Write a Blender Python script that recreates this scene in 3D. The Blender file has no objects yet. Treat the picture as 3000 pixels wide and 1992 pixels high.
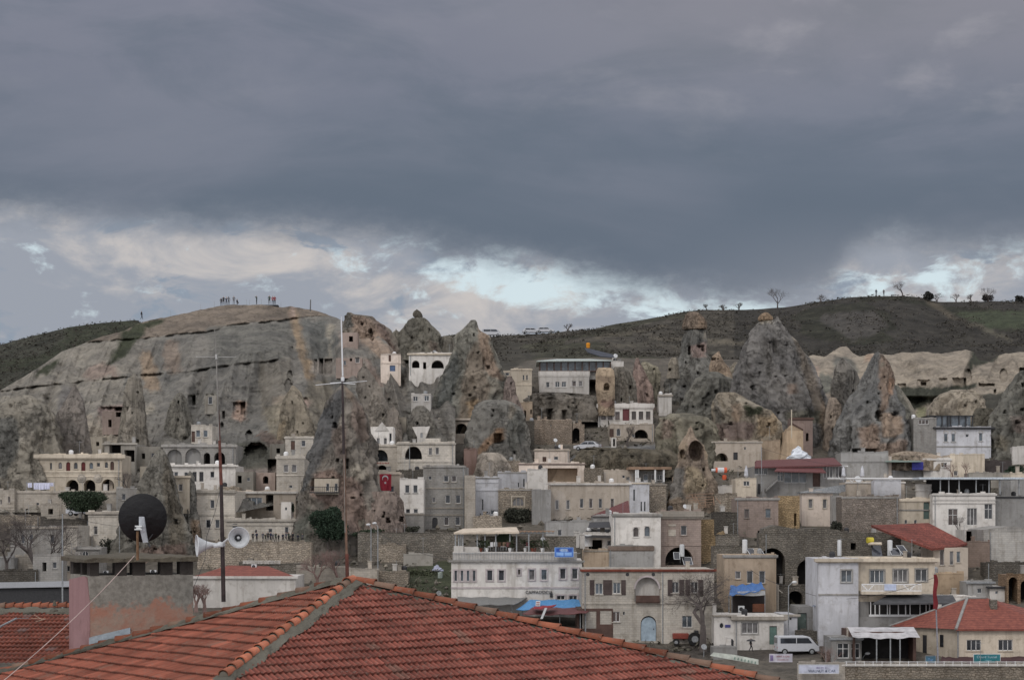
import bpy, math, random
import numpy as np
from mathutils import Vector, Matrix
random.seed(7); RS=np.random.RandomState(11)
S=bpy.context.scene; COL=S.collection
F=5600.0; CZ=18.0
def P(px,py,Y): return Vector(((px-1500)/F*Y, Y, CZ+(1500-py)/F*Y))
_dp=[860,900,1000,1100,1200,1300,1400,1500,1600,1700,1800,1900,1992]
_dy=[412,400,376,352,330,308,288,268,250,232,215,200,185]
def dep(py): return float(np.interp(py,_dp,_dy))
_mp=[860,900,1000,1100,1200,1290,1400,1500]; _my=[376,372,352,333,315,298,279,262]
# ---------------------------------------------------------------- noise
def _h(ix,iy,iz):
    h=(ix.astype(np.int64)*374761393+iy.astype(np.int64)*668265263+iz.astype(np.int64)*2147483647)&0xffffffff
    h=((h^(h>>13))*1274126177)&0xffffffff
    h=(h^(h>>16))&0xffffffff
    return h/4294967295.0
def vn(x,y,z):
    x,y,z=np.broadcast_arrays(np.asarray(x,float),np.asarray(y,float),np.asarray(z,float))
    xi,yi,zi=np.floor(x),np.floor(y),np.floor(z); fx,fy,fz=x-xi,y-yi,z-zi
    fx=fx*fx*(3-2*fx);fy=fy*fy*(3-2*fy);fz=fz*fz*(3-2*fz); r=0
    for a in (0,1):
        for b in (0,1):
            for c in (0,1):
                r=r+_h(xi+a,yi+b,zi+c)*((fx if a else 1-fx)*(fy if b else 1-fy)*(fz if c else 1-fz))
    return r*2-1
def fbm(x,y,z,o=4,g=.5):
    r=0;a=1.0;t=0
    for i in range(o):
        r=r+a*vn(x*2**i+i*17.3,y*2**i+i*9.1,z*2**i+i*5.7);t+=a;a*=g
    return r/t
def sst(x,a,b):
    t=np.clip((x-a)/(b-a),0,1);return t*t*(3-2*t)
# ---------------------------------------------------------------- materials
MT={}
class NT:
    def __init__(s,nt): s.n=nt.nodes;s.l=nt.links
    def new(s,t,**k):
        n=s.n.new(t)
        for a,b in k.items(): setattr(n,a,b)
        return n
    def put(s,sock,v):
        if hasattr(v,'is_output') or isinstance(v,bpy.types.NodeSocket): s.l.new(v,sock)
        else:
            if sock.type=='RGBA' and len(v)==3: v=(*v,1)
            sock.default_value=v
    def m(s,op,a,b=None,c=None,clamp=False):
        n=s.new('ShaderNodeMath',operation=op,use_clamp=clamp); s.put(n.inputs[0],a)
        if b is not None: s.put(n.inputs[1],b)
        if c is not None: s.put(n.inputs[2],c)
        return n.outputs[0]
    def mix(s,f,a,b,bt='MIX'):
        n=s.new('ShaderNodeMix',data_type='RGBA',blend_type=bt); s.put(n.inputs[0],f);s.put(n.inputs[6],a);s.put(n.inputs[7],b)
        return n.outputs[2]
    def noise(s,vec,sc,det=4,rough=.55,dist=0):
        n=s.new('ShaderNodeTexNoise'); 
        if vec is not None: s.l.new(vec,n.inputs['Vector'])
        n.inputs['Scale'].default_value=sc;n.inputs['Detail'].default_value=det;n.inputs['Roughness'].default_value=rough;n.inputs['Distortion'].default_value=dist
        return n.outputs[0]
    def mr(s,v,a,b,c=0.,d=1.,sm=True):
        n=s.new('ShaderNodeMapRange');
        if sm: n.interpolation_type='SMOOTHSTEP'
        s.put(n.inputs[0],v)
        for i,q in enumerate((a,b,c,d)): n.inputs[i+1].default_value=q
        return n.outputs[0]
    def comb(s,x,y,z):
        n=s.new('ShaderNodeCombineXYZ')
        for i,q in enumerate((x,y,z)): s.put(n.inputs[i],q)
        return n.outputs[0]
def newmat(name):
    m=bpy.data.materials.new(name);m.use_nodes=True;t=NT(m.node_tree);b=t.n['Principled BSDF'];return m,t,b
def mat(key,col,rough=.85,var=.25,kind='plain',metal=0,bump=.15,spec=.3):
    """procedural material: kind plain|plaster|stone|rubble|block|metal"""
    if key in MT: return MT[key]
    m,t,b=newmat(key); MT[key]=m
    geo=t.new('ShaderNodeNewGeometry');pos=geo.outputs['Position']
    sp=t.new('ShaderNodeSeparateXYZ');t.l.new(pos,sp.inputs[0]);x,y,z=sp.outputs
    b.inputs['Roughness'].default_value=rough;b.inputs['Metallic'].default_value=metal
    b.inputs['Specular IOR Level'].default_value=spec
    c=tuple(col)
    lo=tuple(q*(1-var) for q in c);hi=tuple(min(.9,q*(1+var*.6)) for q in c)
    if kind=='metal' or kind=='plain':
        n=t.noise(pos,1.3 if kind=='plain' else 6,6,.6)
        cc=t.mix(t.mr(n,.3,.7),lo,hi); t.put(b.inputs['Base Color'],cc);h=n
    else:
        st=t.comb(t.m('MULTIPLY',x,1.6),t.m('MULTIPLY',y,1.6),t.m('MULTIPLY',z,.16))
        streak=t.noise(st,1.,5,.65)
        big=t.noise(pos,.16,5,.6)
        cc=t.mix(t.mr(big,.3,.7),lo,hi)
        dirt=tuple(q*r for q,r in zip(c,(.50,.47,.43)))
        cc=t.mix(t.m('MULTIPLY',t.mr(streak,.47,.75),.7),cc,dirt)
        f=t.noise(pos,1.1,6,.7)
        cc=t.mix(t.m('MULTIPLY',t.mr(f,.5,.7),.6),cc,dirt)
        pt=t.noise(pos,.42,3,.5);cc=t.mix(t.m('MULTIPLY',t.mr(pt,.54,.57),.35),cc,tuple(q*.74 for q in c));cc=t.mix(t.m('MULTIPLY',t.mr(pt,.40,.37),.30),cc,tuple(min(.8,q*1.22) for q in c))
        oi=t.new('ShaderNodeObjectInfo');bri=t.mr(oi.outputs['Random'],0,1,.76,1.16,False);cc=t.mix(1.,cc,t.comb(bri,t.m('MULTIPLY',bri,.995),t.m('MULTIPLY',bri,.98)),'MULTIPLY')
        h=f
        if kind in('stone','block','rubble'):
            br=t.new('ShaderNodeTexBrick')
            w={'stone':(.5,.25),'block':(.55,.22),'rubble':(.38,.24)}[kind]
            xy=t.m('ADD',x,t.m('MULTIPLY',y,.8))
            if kind=='rubble':
                nn=t.noise(pos,2.2,2); xy=t.m('ADD',xy,t.m('MULTIPLY',nn,.9)); zz=t.m('ADD',z,t.m('MULTIPLY',t.noise(pos,1.7,2),.6))
            else: zz=z
            t.l.new(t.comb(xy,zz,0),br.inputs['Vector']);br.inputs['Scale'].default_value=1
            br.inputs['Brick Width'].default_value=w[0];br.inputs['Row Height'].default_value=w[1]
            br.inputs['Mortar Size'].default_value=.03 if kind!='rubble' else .05
            br.inputs['Mortar Smooth'].default_value=.5
            br.inputs['Color1'].default_value=(.72,.72,.72,1) if kind=='rubble' else (.90,.90,.90,1);br.inputs['Color2'].default_value=(1.15,1.12,1.08,1) if kind=='rubble' else (1.06,1.05,1.03,1)
            br.inputs['Mortar'].default_value=(.5,.48,.45,1) if kind=='rubble' else (.84,.83,.81,1)
            cc=t.mix(1.,cc,br.outputs[0],'MULTIPLY')
            h=t.m('ADD',f,t.m('MULTIPLY',br.outputs[1],-.6))
        t.put(b.inputs['Base Color'],cc)
    if bump:
        bp=t.new('ShaderNodeBump');bp.inputs['Strength'].default_value=bump*2;bp.inputs['Distance'].default_value=.12
        t.l.new(h,bp.inputs['Height']);t.l.new(bp.outputs[0],b.inputs['Normal'])
    return m
def vcmat(key,rough=.92,ns=1.,bump=.6,dist=.9,strata=.35,speck=.5,streak=.75,cracks=0):
    """rock / earth whose colour comes from the mesh colour attribute, broken up by noise"""
    if key in MT: return MT[key]
    m,t,b=newmat(key);MT[key]=m
    geo=t.new('ShaderNodeNewGeometry');pos=geo.outputs['Position']
    sp=t.new('ShaderNodeSeparateXYZ');t.l.new(pos,sp.inputs[0]);x,y,z=sp.outputs
    at=t.new('ShaderNodeAttribute',attribute_name='Col')
    a=t.noise(pos,.22*ns,6,.62); c=t.mix(1.,at.outputs[0],t.mix(t.mr(a,.3,.7),(.74,.74,.75),(1.22,1.2,1.17)),'MULTIPLY')
    st=t.noise(t.comb(t.m('MULTIPLY',x,.05),t.m('MULTIPLY',y,.05),t.m('MULTIPLY',z,1.5)),1.*ns,4,.6,.6)
    c=t.mix(strata,c,t.mix(t.mr(st,.35,.65),(.6,.6,.6),(1.35,1.33,1.28)),'MULTIPLY') if strata else c
    fl=t.noise(t.comb(t.m('MULTIPLY',x,.9),t.m('MULTIPLY',y,.9),t.m('MULTIPLY',z,.12)),1.*ns,5,.65)
    c=t.mix(t.m('MULTIPLY',t.mr(fl,.47,.66),streak),c,t.mix(1.,c,(.55,.56,.56),'MULTIPLY'))
    f=t.noise(pos,1.9*ns,7,.72)
    c=t.mix(t.m('MULTIPLY',t.mr(f,.5,.68),speck),c,t.mix(1.,c,(.42,.42,.43),'MULTIPLY'))
    g=t.noise(pos,3.1*ns,4,.7)
    c=t.mix(t.m('MULTIPLY',t.mr(g,.6,.72),speck),c,t.mix(1.,c,(1.7,1.65,1.55),'MULTIPLY'))
    hh=t.m('ADD',t.m('MULTIPLY',f,1.),t.m('MULTIPLY',a,1.4))
    if cracks:
        vo=t.new('ShaderNodeTexVoronoi',feature='DISTANCE_TO_EDGE');wn=t.m('MULTIPLY',a,5.);wf=t.m('MULTIPLY',f,1.2)
        t.l.new(t.comb(t.m('ADD',t.m('MULTIPLY',x,.30),wn),t.m('ADD',t.m('MULTIPLY',y,.30),wf),t.m('ADD',t.m('MULTIPLY',z,.10),t.m('MULTIPLY',a,1.5))),vo.inputs['Vector']);vo.inputs['Scale'].default_value=1
        ck=t.mr(vo.outputs[0],.0,.055,1.,0.);ck=t.m('MULTIPLY',ck,t.mr(g,.38,.55))
        c=t.mix(t.m('MULTIPLY',ck,cracks),c,t.mix(1.,c,(.38,.37,.36),'MULTIPLY'));hh=t.m('ADD',hh,t.m('MULTIPLY',ck,-.6))
    t.put(b.inputs['Base Color'],c);b.inputs['Roughness'].default_value=rough;b.inputs['Specular IOR Level'].default_value=.15
    bp=t.new('ShaderNodeBump');bp.inputs['Strength'].default_value=bump;bp.inputs['Distance'].default_value=dist
    t.l.new(hh,bp.inputs['Height']);t.l.new(bp.outputs[0],b.inputs['Normal'])
    return m
def glass(key,col,rough=.12):
    if key in MT: return MT[key]
    m,t,b=newmat(key);MT[key]=m
    geo=t.new('ShaderNodeNewGeometry')
    n=t.noise(geo.outputs['Position'],.9,3)
    t.put(b.inputs['Base Color'],t.mix(t.mr(n,.4,.6),tuple(q*.6 for q in col),tuple(q*1.5 for q in col)))
    b.inputs['Roughness'].default_value=rough;b.inputs['Specular IOR Level'].default_value=.5
    return m
# ---------------------------------------------------------------- objects
def tag(o,label=None,cat=None,group=None,kind=None):
    if label:o['label']=label
    if cat:o['category']=cat
    if group:o['group']=group
    if kind:o['kind']=kind
    return o
def thing(name,label,cat,loc,rz=0,group=None):
    o=bpy.data.objects.new(name,None);COL.objects.link(o);o.location=loc;o.rotation_euler=(0,0,rz);o.empty_display_size=.3
    return tag(o,label,cat,group)
class M:
    def __init__(s): s.v=[];s.f=[];s.k=[]
    def add(s,vs,fs):
        o=len(s.v);s.k.append((o,len(s.f)));s.v+= [tuple(v) for v in vs];s.f+=[tuple(o+i for i in f) for f in fs];return s
    def box(s,x0,x1,y0,y1,z0,z1):
        return s.add([(x0,y0,z0),(x1,y0,z0),(x1,y1,z0),(x0,y1,z0),(x0,y0,z1),(x1,y0,z1),(x1,y1,z1),(x0,y1,z1)],
          [(0,3,2,1),(4,5,6,7),(0,1,5,4),(1,2,6,5),(2,3,7,6),(3,0,4,7)])
    def pb(s,x0,x1,y0,y1,Y,d=.2,Y2=None):
        """box whose front face fills pixel rect x0..x1,y0..y1 at depth Y"""
        a=P(x0,y1,Y);b=P(x1,y0,Y);return s.box(a.x,b.x,Y,Y+d,a.z,b.z)
    def quad(s,a,b,c,d): return s.add([a,b,c,d],[(0,1,2,3)])
    def slab(s,pts,off):
        """polygon pts extruded by vector off"""
        n=len(pts);off=Vector(off);q=[Vector(p) for p in pts]+[Vector(p)+off for p in pts]
        return s.add(q,[tuple(range(n)),tuple(range(2*n-1,n-1,-1))]+[(i,i+n,(i+1)%n+n,(i+1)%n) for i in range(n)])
    def tube(s,p0,p1,r0,r1=None,n=6,cap=True):
        p0=Vector(p0);p1=Vector(p1);r1=r0 if r1 is None else r1;d=(p1-p0)
        if d.length<1e-6:return s
        d.normalize();a=d.orthogonal().normalized();b=d.cross(a);vs=[]
        for p,r in((p0,r0),(p1,r1)):
            for i in range(n):
                t=2*math.pi*i/n;vs.append(p+(a*math.cos(t)+b*math.sin(t))*r)
        fs=[(i,(i+1)%n,(i+1)%n+n,i+n) for i in range(n)]
        if cap: fs+=[tuple(range(n-1,-1,-1)),tuple(range(n,2*n))]
        return s.add(vs,fs)
    def path(s,pts,r,n=5):
        for a,b in zip(pts,pts[1:]): s.tube(a,b,r,r,n)
        return s
    def lathe(s,prof,c=(0,0,0),ax=(0,0,1),n=24):
        """prof: list (r,h) along axis"""
        ax=Vector(ax).normalized();a=ax.orthogonal().normalized();b=ax.cross(a);c=Vector(c);vs=[];fs=[]
        for r,h in prof:
            for i in range(n):
                t=2*math.pi*i/n;vs.append(c+ax*h+(a*math.cos(t)+b*math.sin(t))*max(r,1e-4))
        for j in range(len(prof)-1):
            for i in range(n): fs.append((j*n+i,j*n+(i+1)%n,(j+1)*n+(i+1)%n,(j+1)*n+i))
        return s.add(vs,fs)
    def build(s,name,mt,parent=None,org=None,smooth=False,bev=0):
        if name in('post','pillar','mortar_joint','shutter_pair') and len(s.k)>1:
            k=s.k+[(len(s.v),len(s.f))];o=None
            for (a,b),(c,d) in zip(k,k[1:]):
                q=M();q.v=s.v[a:c];q.f=[tuple(i-a for i in f) for f in s.f[b:d]];q.k=[(0,0)];o=q.build(name,mt,parent,org,smooth,bev)
            return o
        me=bpy.data.meshes.new(name)
        if org is not None: o3=Vector(org);vs=[tuple(Vector(v)-o3) for v in s.v]
        else: vs=s.v
        me.from_pydata(vs,[],s.f);me.update()
        if smooth: me.polygons.foreach_set('use_smooth',[True]*len(me.polygons))
        o=bpy.data.objects.new(name,me);COL.objects.link(o)
        if mt is not None: me.materials.append(mt)
        if parent is not None:o.parent=parent
        elif org is not None:o.location=org
        if bev:
            b=o.modifiers.new('b','BEVEL');b.width=bev;b.segments=2;b.limit_method='ANGLE'
        return o
def wpart(root,name,m,mt,smooth=False,bev=0):
    """part whose verts are world coords, root unrotated"""
    return m.build(name,mt,root,org=root.location,smooth=smooth,bev=bev)
def solo(name,label,cat,m,mt,org,group=None,smooth=False,kind=None):
    o=m.build(name,mt,None,org=org,smooth=smooth);return tag(o,label,cat,group,kind)
def npmesh(name,V,Fq,mt,col=None,smooth=True,org=None):
    V=np.asarray(V,np.float32)
    if org is not None: V=V-np.array(org,np.float32)
    Fq=np.asarray(Fq,np.int32);n=Fq.shape[1]
    me=bpy.data.meshes.new(name);me.vertices.add(len(V));me.vertices.foreach_set('co',V.ravel())
    me.loops.add(Fq.size);me.loops.foreach_set('vertex_index',Fq.ravel());me.polygons.add(len(Fq))
    me.polygons.foreach_set('loop_start',np.arange(0,Fq.size,n,dtype=np.int32))
    me.update(calc_edges=True)
    me.polygons.foreach_set('use_smooth',np.full(len(Fq),smooth))
    if col is not None:
        c=np.ones((len(V),4),np.float32);c[:,:3]=col
        a=me.color_attributes.new('Col','FLOAT_COLOR','POINT');a.data.foreach_set('color',c.ravel())
    me.materials.append(mt);me.validate()
    o=bpy.data.objects.new(name,me);COL.objects.link(o)
    if org is not None:o.location=org
    return o
def grid_faces(nr,nc,keep=None):
    i=np.arange(nr*nc).reshape(nr,nc)
    f=np.stack([i[:-1,:-1],i[:-1,1:],i[1:,1:],i[1:,:-1]],-1).reshape(-1,4)
    return f if keep is None else f[keep.reshape(-1)]
def inpoly(x,y,poly):
    r=np.zeros(x.shape,bool);n=len(poly)
    for i in range(n):
        x0,y0=poly[i];x1,y1=poly[(i+1)%n]
        if y0==y1: continue
        c=((y0>y)!=(y1>y))&(x<(x1-x0)*(y-y0)/(y1-y0)+x0);r^=c
    return r
def paint(C,x,y,paints,jit=5):
    offs=[(math.cos(k*2.4)*(2+k*1.1),math.sin(k*2.4)*(2+k*1.1)) for k in range(6)]
    JX=[x+jit*fbm(x*.05,y*.05,3.3,3)*2.6+jit*.5*fbm(x*.2,y*.2,3.3+k,2)+ox*jit/5 for k,(ox,oy) in enumerate(offs)];JY=[y+jit*fbm(x*.05,y*.05,9.3,3)*2.6+jit*.5*fbm(x*.2,y*.2,8.3+k,2)+oy*jit/5 for k,(ox,oy) in enumerate(offs)]
    tex=1+.22*fbm(x*.08,y*.08,6.6,3)
    for poly,c in paints:
        xs=[p[0] for p in poly];ys=[p[1] for p in poly]
        a=sum(inpoly(u_,v_,poly).astype(float) for u_,v_ in zip(JX,JY))/6
        if not a.any(): continue
        a=(a*(1. if max(c)<.08 else .85))[...,None];C[:]=C*(1-a)+np.array(c)*tex[...,None]*a
    return C
def textmesh(txt,h,name,mt,parent,loc,extr=.01,yaw=0,align='CENTER'):
    cu=bpy.data.curves.new('t','FONT');cu.body=txt;cu.size=h*1.35;cu.extrude=extr;cu.align_x=align
    ob=bpy.data.objects.new('t',cu);COL.objects.link(ob);dg=bpy.context.evaluated_depsgraph_get();dg.update()
    me=bpy.data.meshes.new_from_object(ob.evaluated_get(dg));bpy.data.objects.remove(ob)
    me.name=name;me.materials.clear();me.materials.append(mt)
    o=bpy.data.objects.new(name,me);COL.objects.link(o)
    if parent is not None:o.parent=parent
    o.location=loc;o.rotation_euler=(math.pi/2,0,yaw);return o
# ---------------------------------------------------------------- camera, world, sun
cam=bpy.data.cameras.new('camera');co=bpy.data.objects.new('camera',cam);COL.objects.link(co);S.camera=co
co.location=(0,0,CZ);co.rotation_euler=(math.pi/2,0,0)
cam.sensor_width=36;cam.lens=36*F/3000;cam.shift_y=(1500-996)/3000;cam.clip_end=4000;cam.clip_start=.5
S.render.resolution_x=1024;S.render.resolution_y=679
S.view_settings.view_transform='Standard';S.view_settings.look='None';S.view_settings.exposure=.12;S.view_settings.gamma=1
SUN_EL,SUN_AZ=math.radians(38),math.radians(205)   # behind the camera, a little to the left
w=bpy.data.worlds.new('World');S.world=w;w.use_nodes=True
t=NT(w.node_tree);bg=t.n['Background']
tc=t.new('ShaderNodeTexCoord');sp=t.new('ShaderNodeSeparateXYZ');t.l.new(tc.outputs['Generated'],sp.inputs[0]);X,Y_,Z=sp.outputs
yy=t.m('MAXIMUM',Y_,.12);u=t.m('DIVIDE',X,yy);v=t.m('DIVIDE',Z,yy)
def warp(sc,amp,sx=1.,sy=1.,seed=0,det=5,rough=.58):
    return t.m('MULTIPLY',t.m('SUBTRACT',t.noise(t.comb(t.m('MULTIPLY',u,sx),t.m('MULTIPLY',v,sy),float(seed)),sc,det,rough),.5),amp)
# cloud deck lower edge
fc=t.new('ShaderNodeFloatCurve');cv=fc.mapping.curves[0]
pts=[(0,645),(200,652),(400,668),(800,688),(1050,700),(1300,745),(1640,800),(1850,850),(2050,880),(2250,885),(2400,860),(2500,755),(2620,715),(2780,740),(3000,735)]
for i,(px,py) in enumerate(pts):
    q=((px/3000.)*.8+.1,(1500-py)/5600.*2.5)
    if i<2: cv.points[i].location=q
    else: cv.points.new(*q)
fc.mapping.update()
un=t.m('MULTIPLY_ADD',u,.8/(3000/5600),.5,clamp=True);t.l.new(un,fc.inputs['Value'])
edge=t.m('DIVIDE',fc.outputs[0],2.5)
w1=warp(1.,.016,9,26,1);w2=warp(1.,.022,34,62,2,7,.68)
d=t.m('ADD',t.m('SUBTRACT',v,edge),t.m('ADD',w1,w2))       # >0 inside the dark deck
deck=t.mr(d,-.010,.012)
# dark deck colours
hgt=t.mr(v,.13,.27)
c=t.mix(hgt,(.140,.170,.218),(.190,.202,.255))
c=t.mix(t.mr(t.m('ADD',v,warp(1.,.12,5,18,5)),.15,.23),(.121,.150,.194),c)
c=t.mix(t.m('MULTIPLY',t.mr(t.noise(t.comb(t.m('MULTIPLY',u,4.),t.m('MULTIPLY',v,13.),7.),1.,5,.55,.4),.42,.68),.55),c,(.203,.217,.268))
c=t.mix(t.m('MULTIPLY',t.mr(t.noise(t.comb(t.m('MULTIPLY',u,9.),t.m('MULTIPLY',v,22.),3.),1.,7,.6,.5),.42,.7),.5),c,(.115,.145,.188))
c=t.mix(t.m('MULTIPLY',t.m('MULTIPLY',t.mr(v,.2,.27),t.mr(u,-.1,.15)),.35),c,(.295,.28,.295))
lip=t.m('MULTIPLY',t.mr(d,.02,.0),.35)
c=t.mix(t.m('MULTIPLY',t.m('MULTIPLY',t.mr(t.noise(t.comb(t.m('MULTIPLY',u,16.),t.m('MULTIPLY',v,34.),9.),1.,6,.55,.15),.5,.75),t.mr(v,.17,.24)),t.m('MULTIPLY_ADD',t.mr(u,-.05,.15),.45,.12)),c,(.33,.325,.36))
c=t.mix(lip,c,(.29,.31,.35))
c=t.mix(t.m('MULTIPLY',t.m('MULTIPLY',t.mr(u,.04,.2),t.mr(v,.165,.105)),.7),c,(.25,.265,.305))
# clear sky and low clouds under the deck
sky=t.new('ShaderNodeTexSky',sky_type='NISHITA');sky.sun_disc=False;sky.sun_elevation=SUN_EL;sky.sun_rotation=SUN_AZ
skyc=t.mix(1.,sky.outputs[0],(.12,.12,.12),'MULTIPLY')
gap=t.mix(.85,skyc,(.60,.69,.72))
n1=t.noise(t.comb(t.m('MULTIPLY',u,14.),t.m('MULTIPLY',v,32.),11.),1.,6,.6,.5)
n2=t.noise(t.comb(t.m('MULTIPLY',u,30.),t.m('MULTIPLY',v,55.),21.),1.,6,.62,.3)
n3=t.noise(t.comb(t.m('MULTIPLY',u,20.),t.m('MULTIPLY',v,42.),31.),1.,5,.6,.6)
lowc=t.mix(t.mr(n1,.44,.70),(.30,.325,.375),(.53,.50,.485))
lowc=t.mix(t.mr(n3,.56,.66),lowc,(.255,.30,.365))
# clear gap sits just under the deck, right of centre
band=t.m('MULTIPLY',t.m('MULTIPLY',t.mr(d,-.034,-.012),t.mr(u,-.10,-.03)),t.mr(u,.06,.16,1.,.62))
cl=t.mr(t.m('ADD',t.m('MULTIPLY',band,.46),t.m('MULTIPLY',t.m('SUBTRACT',n2,.5),2.4)),.20,.62)
low=t.mix(cl,lowc,gap)
front=t.mix(deck,low,c)
# sky brightened overhead and behind the camera to light the town
back=t.mr(t.m('ADD',t.m('MULTIPLY',Y_,-1.),t.m('MULTIPLY',Z,1.2)),-.5,.8)
bc=t.mix(t.mr(t.noise(tc.outputs['Generated'],2.2,4),.3,.7),(.78,.80,.88),(1.1,1.08,1.08))
tot=t.mix(back,front,bc)
t.put(bg.inputs[0],tot);bg.inputs[1].default_value=1.0
sun=bpy.data.lights.new('sun','SUN');sun.energy=.75;sun.angle=math.radians(14);sun.color=(1,.95,.88)
so=bpy.data.objects.new('sun',sun);COL.objects.link(so)
az=SUN_AZ;dirv=Vector((math.sin(az)*math.cos(SUN_EL),math.cos(az)*math.cos(SUN_EL),math.sin(SUN_EL)))
so.rotation_euler=dirv.to_track_quat('Z','Y').to_euler();so.location=dirv*300
# ---------------------------------------------------------------- terrain
SKX=[-1500,0,100,200,300,400,480,560,700,900,1150,1300,1450,1600,1660,1740,1820,1900,2000,2060,2235,2300,2350,2430,2500,2560,2650,2700,2740,2800,2900,3000,4500]
SKY_=[1150,1013,985,960,948,940,930,930,960,985,1000,990,989,978,970,962,945,930,912,905,903,899,893,880,871,868,869,874,884,883,882,885,900]
def sky_py(px): return np.interp(px,SKX,SKY_)
NY=[4,60,150,185,200,215,232,250,268,288,308];NZ=[0,0,.5,1.8,3.7,6.5,9.7,13.5,18,23.1,29]
FY=[320,340,352,376,400,430,500,560,700]
KP=[-1500,400,500,1130,1200,1700,2290,2360,4500]
def far(k,sk):
    if k<=1: return [1290,1310,1300,1270,1210,1150,sk,sk+25,sk+90]
    if k in(2,3): return [1290,1310,1310,1280,1200,1120,1010,1030,1080]
    if k in(4,5,6): return [1245,1155,1100,1062,1042,1022,sk,sk+25,sk+90]
    return [1252,1250,1245,1190,1050,1020,sk,sk+25,sk+90]
def build_terrain():
    px=np.arange(-1500,4501,6.);Ys=np.concatenate([np.arange(4,150,6),np.arange(150,420,1.3),np.arange(420,520,1.6),np.arange(520,701,12)])
    sk=sky_py(px)
    tab=np.zeros((9,len(FY),len(px)))
    for k in range(9):
        f=far(k,sk)
        for j,q in enumerate(f): tab[k,j]=q
    PYF=np.zeros((len(FY),len(px)))
    for i,x in enumerate(px):
        for j in range(len(FY)): PYF[j,i]=np.interp(x,KP,tab[:,j,i])
    PX,YY=np.meshgrid(px,Ys)
    Z=np.zeros_like(PX)
    for i in range(len(px)):
        zf=[CZ+(1500-PYF[j,i])/F*FY[j] for j in range(len(FY))]
        Z[:,i]=np.interp(Ys,NY+FY,NZ+zf)
    Xw=(PX-1500)/F*YY
    amp=np.interp(YY,[4,100,190,300,420,480,520,700],[.05,.1,.5,.9,1.6,.8,.5,2])
    Z+=amp*fbm(Xw*.05,YY*.05,1.,5)*1.2
    fold=np.interp(YY,[380,430,480,500],[0,2.2,1.4,0]);Z+=fold*(1-np.abs(fbm(Xw*.03,YY*.015,5.,3)*2.2))*(PX>1300)
    PYv=1500-(Z-CZ)/YY*F
    C=np.ones(PX.shape+(3,))*np.array([.125,.112,.095])
    n=fbm(Xw*.09,YY*.09,2.,4);C*= (1+.3*n)[...,None]
    hill=(YY>385)|((PX>2350)&(YY>382))
    C[hill]=np.array([.044,.041,.036])
    lh=hill&(PX<1150);C[lh]=np.array([.050,.051,.040])
    md=hill&(PX>1150)&(PX<2150);C[md]=np.array([.066,.060,.050])
    gr=fbm(Xw*.05,YY*.03,7.,3)>.12
    C[hill&gr]=C[hill&gr]*np.array([.80,.86,.74]);C[hill]*=(1+.5*fbm(Xw*.5,YY*.35,4.,3))[hill][:,None]
    tr=np.abs(((PYv+fbm(Xw*.02,YY*.02,1.,2)*14)%17)-8)<1.8
    k=md&tr&(PX>1500);C[k]*=1.35
    C=paint(C,PX,PYv,[([(2790,915),(3200,905),(3200,968),(2900,960),(2830,935)],(.056,.066,.042)),
       ([(2700,872),(2740,882),(2790,920),(2840,955),(2880,965),(2780,930),(2730,900)],(.10,.085,.065)),
       ([(2820,938),(2860,945),(2950,985),(2970,1000),(2940,990),(2850,955)],(.12,.11,.085)),
       ([(2120,998),(2180,1006),(2185,1012),(2120,1006)],(.15,.13,.1)),
       ([(1900,985),(2180,1000),(2180,1008),(1900,995)],(.13,.115,.09)),
       ([(1740,985),(1950,950),(1960,957),(1745,994)],(.12,.105,.08)),
       ([(1760,1015),(1900,1000),(1900,1007),(1770,1023)],(.11,.1,.08)),
       ([(1280,1030),(1340,1010),(1500,1000),(1580,1040),(1500,1080),(1400,1100)],(.062,.058,.048)),
       ([(2400,940),(2420,920),(2560,910),(2600,960),(2500,1000)],(.075,.07,.064)),
       ],4)
    road=inpoly(PX,PYv,[(1660,1352),(1702,1318),(1790,1308),(1990,1298),(1990,1312),(1790,1322),(1740,1332),(1690,1360)])
    C[road]=np.array([.17,.17,.17])
    rd2=inpoly(PX,PYv,[(1960,1902),(2150,1880),(2420,1850),(2430,1915),(2250,1935),(1960,1925)]);C[rd2]=np.array([.10,.088,.078])
    gg=inpoly(PX,PYv,[(1130,1670),(1320,1640),(1330,1760),(1180,1730)]);C[gg]=np.array([.055,.062,.038])
    V=np.stack([Xw,YY,Z],-1).reshape(-1,3)
    nr,nc=PX.shape;f=grid_faces(nr,nc)
    o=npmesh('terrain',V,f,vcmat('earth_material',ns=1.3,strata=0,speck=.6,bump=.6,dist=.5),C.reshape(-1,3))
    tag(o,kind='structure')
    return Ys,px,Z
TY,TPX,TZ=build_terrain()
def ground_z(px,Y):
    j=int(np.clip(np.searchsorted(TY,Y),1,len(TY)-1));i=int(np.clip((px+1500)/6,0,len(TPX)-2));return float(TZ[j,i])
def ground_pt(px,Y): return Vector(((px-1500)/F*Y,Y,ground_z(px,Y)))
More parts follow.
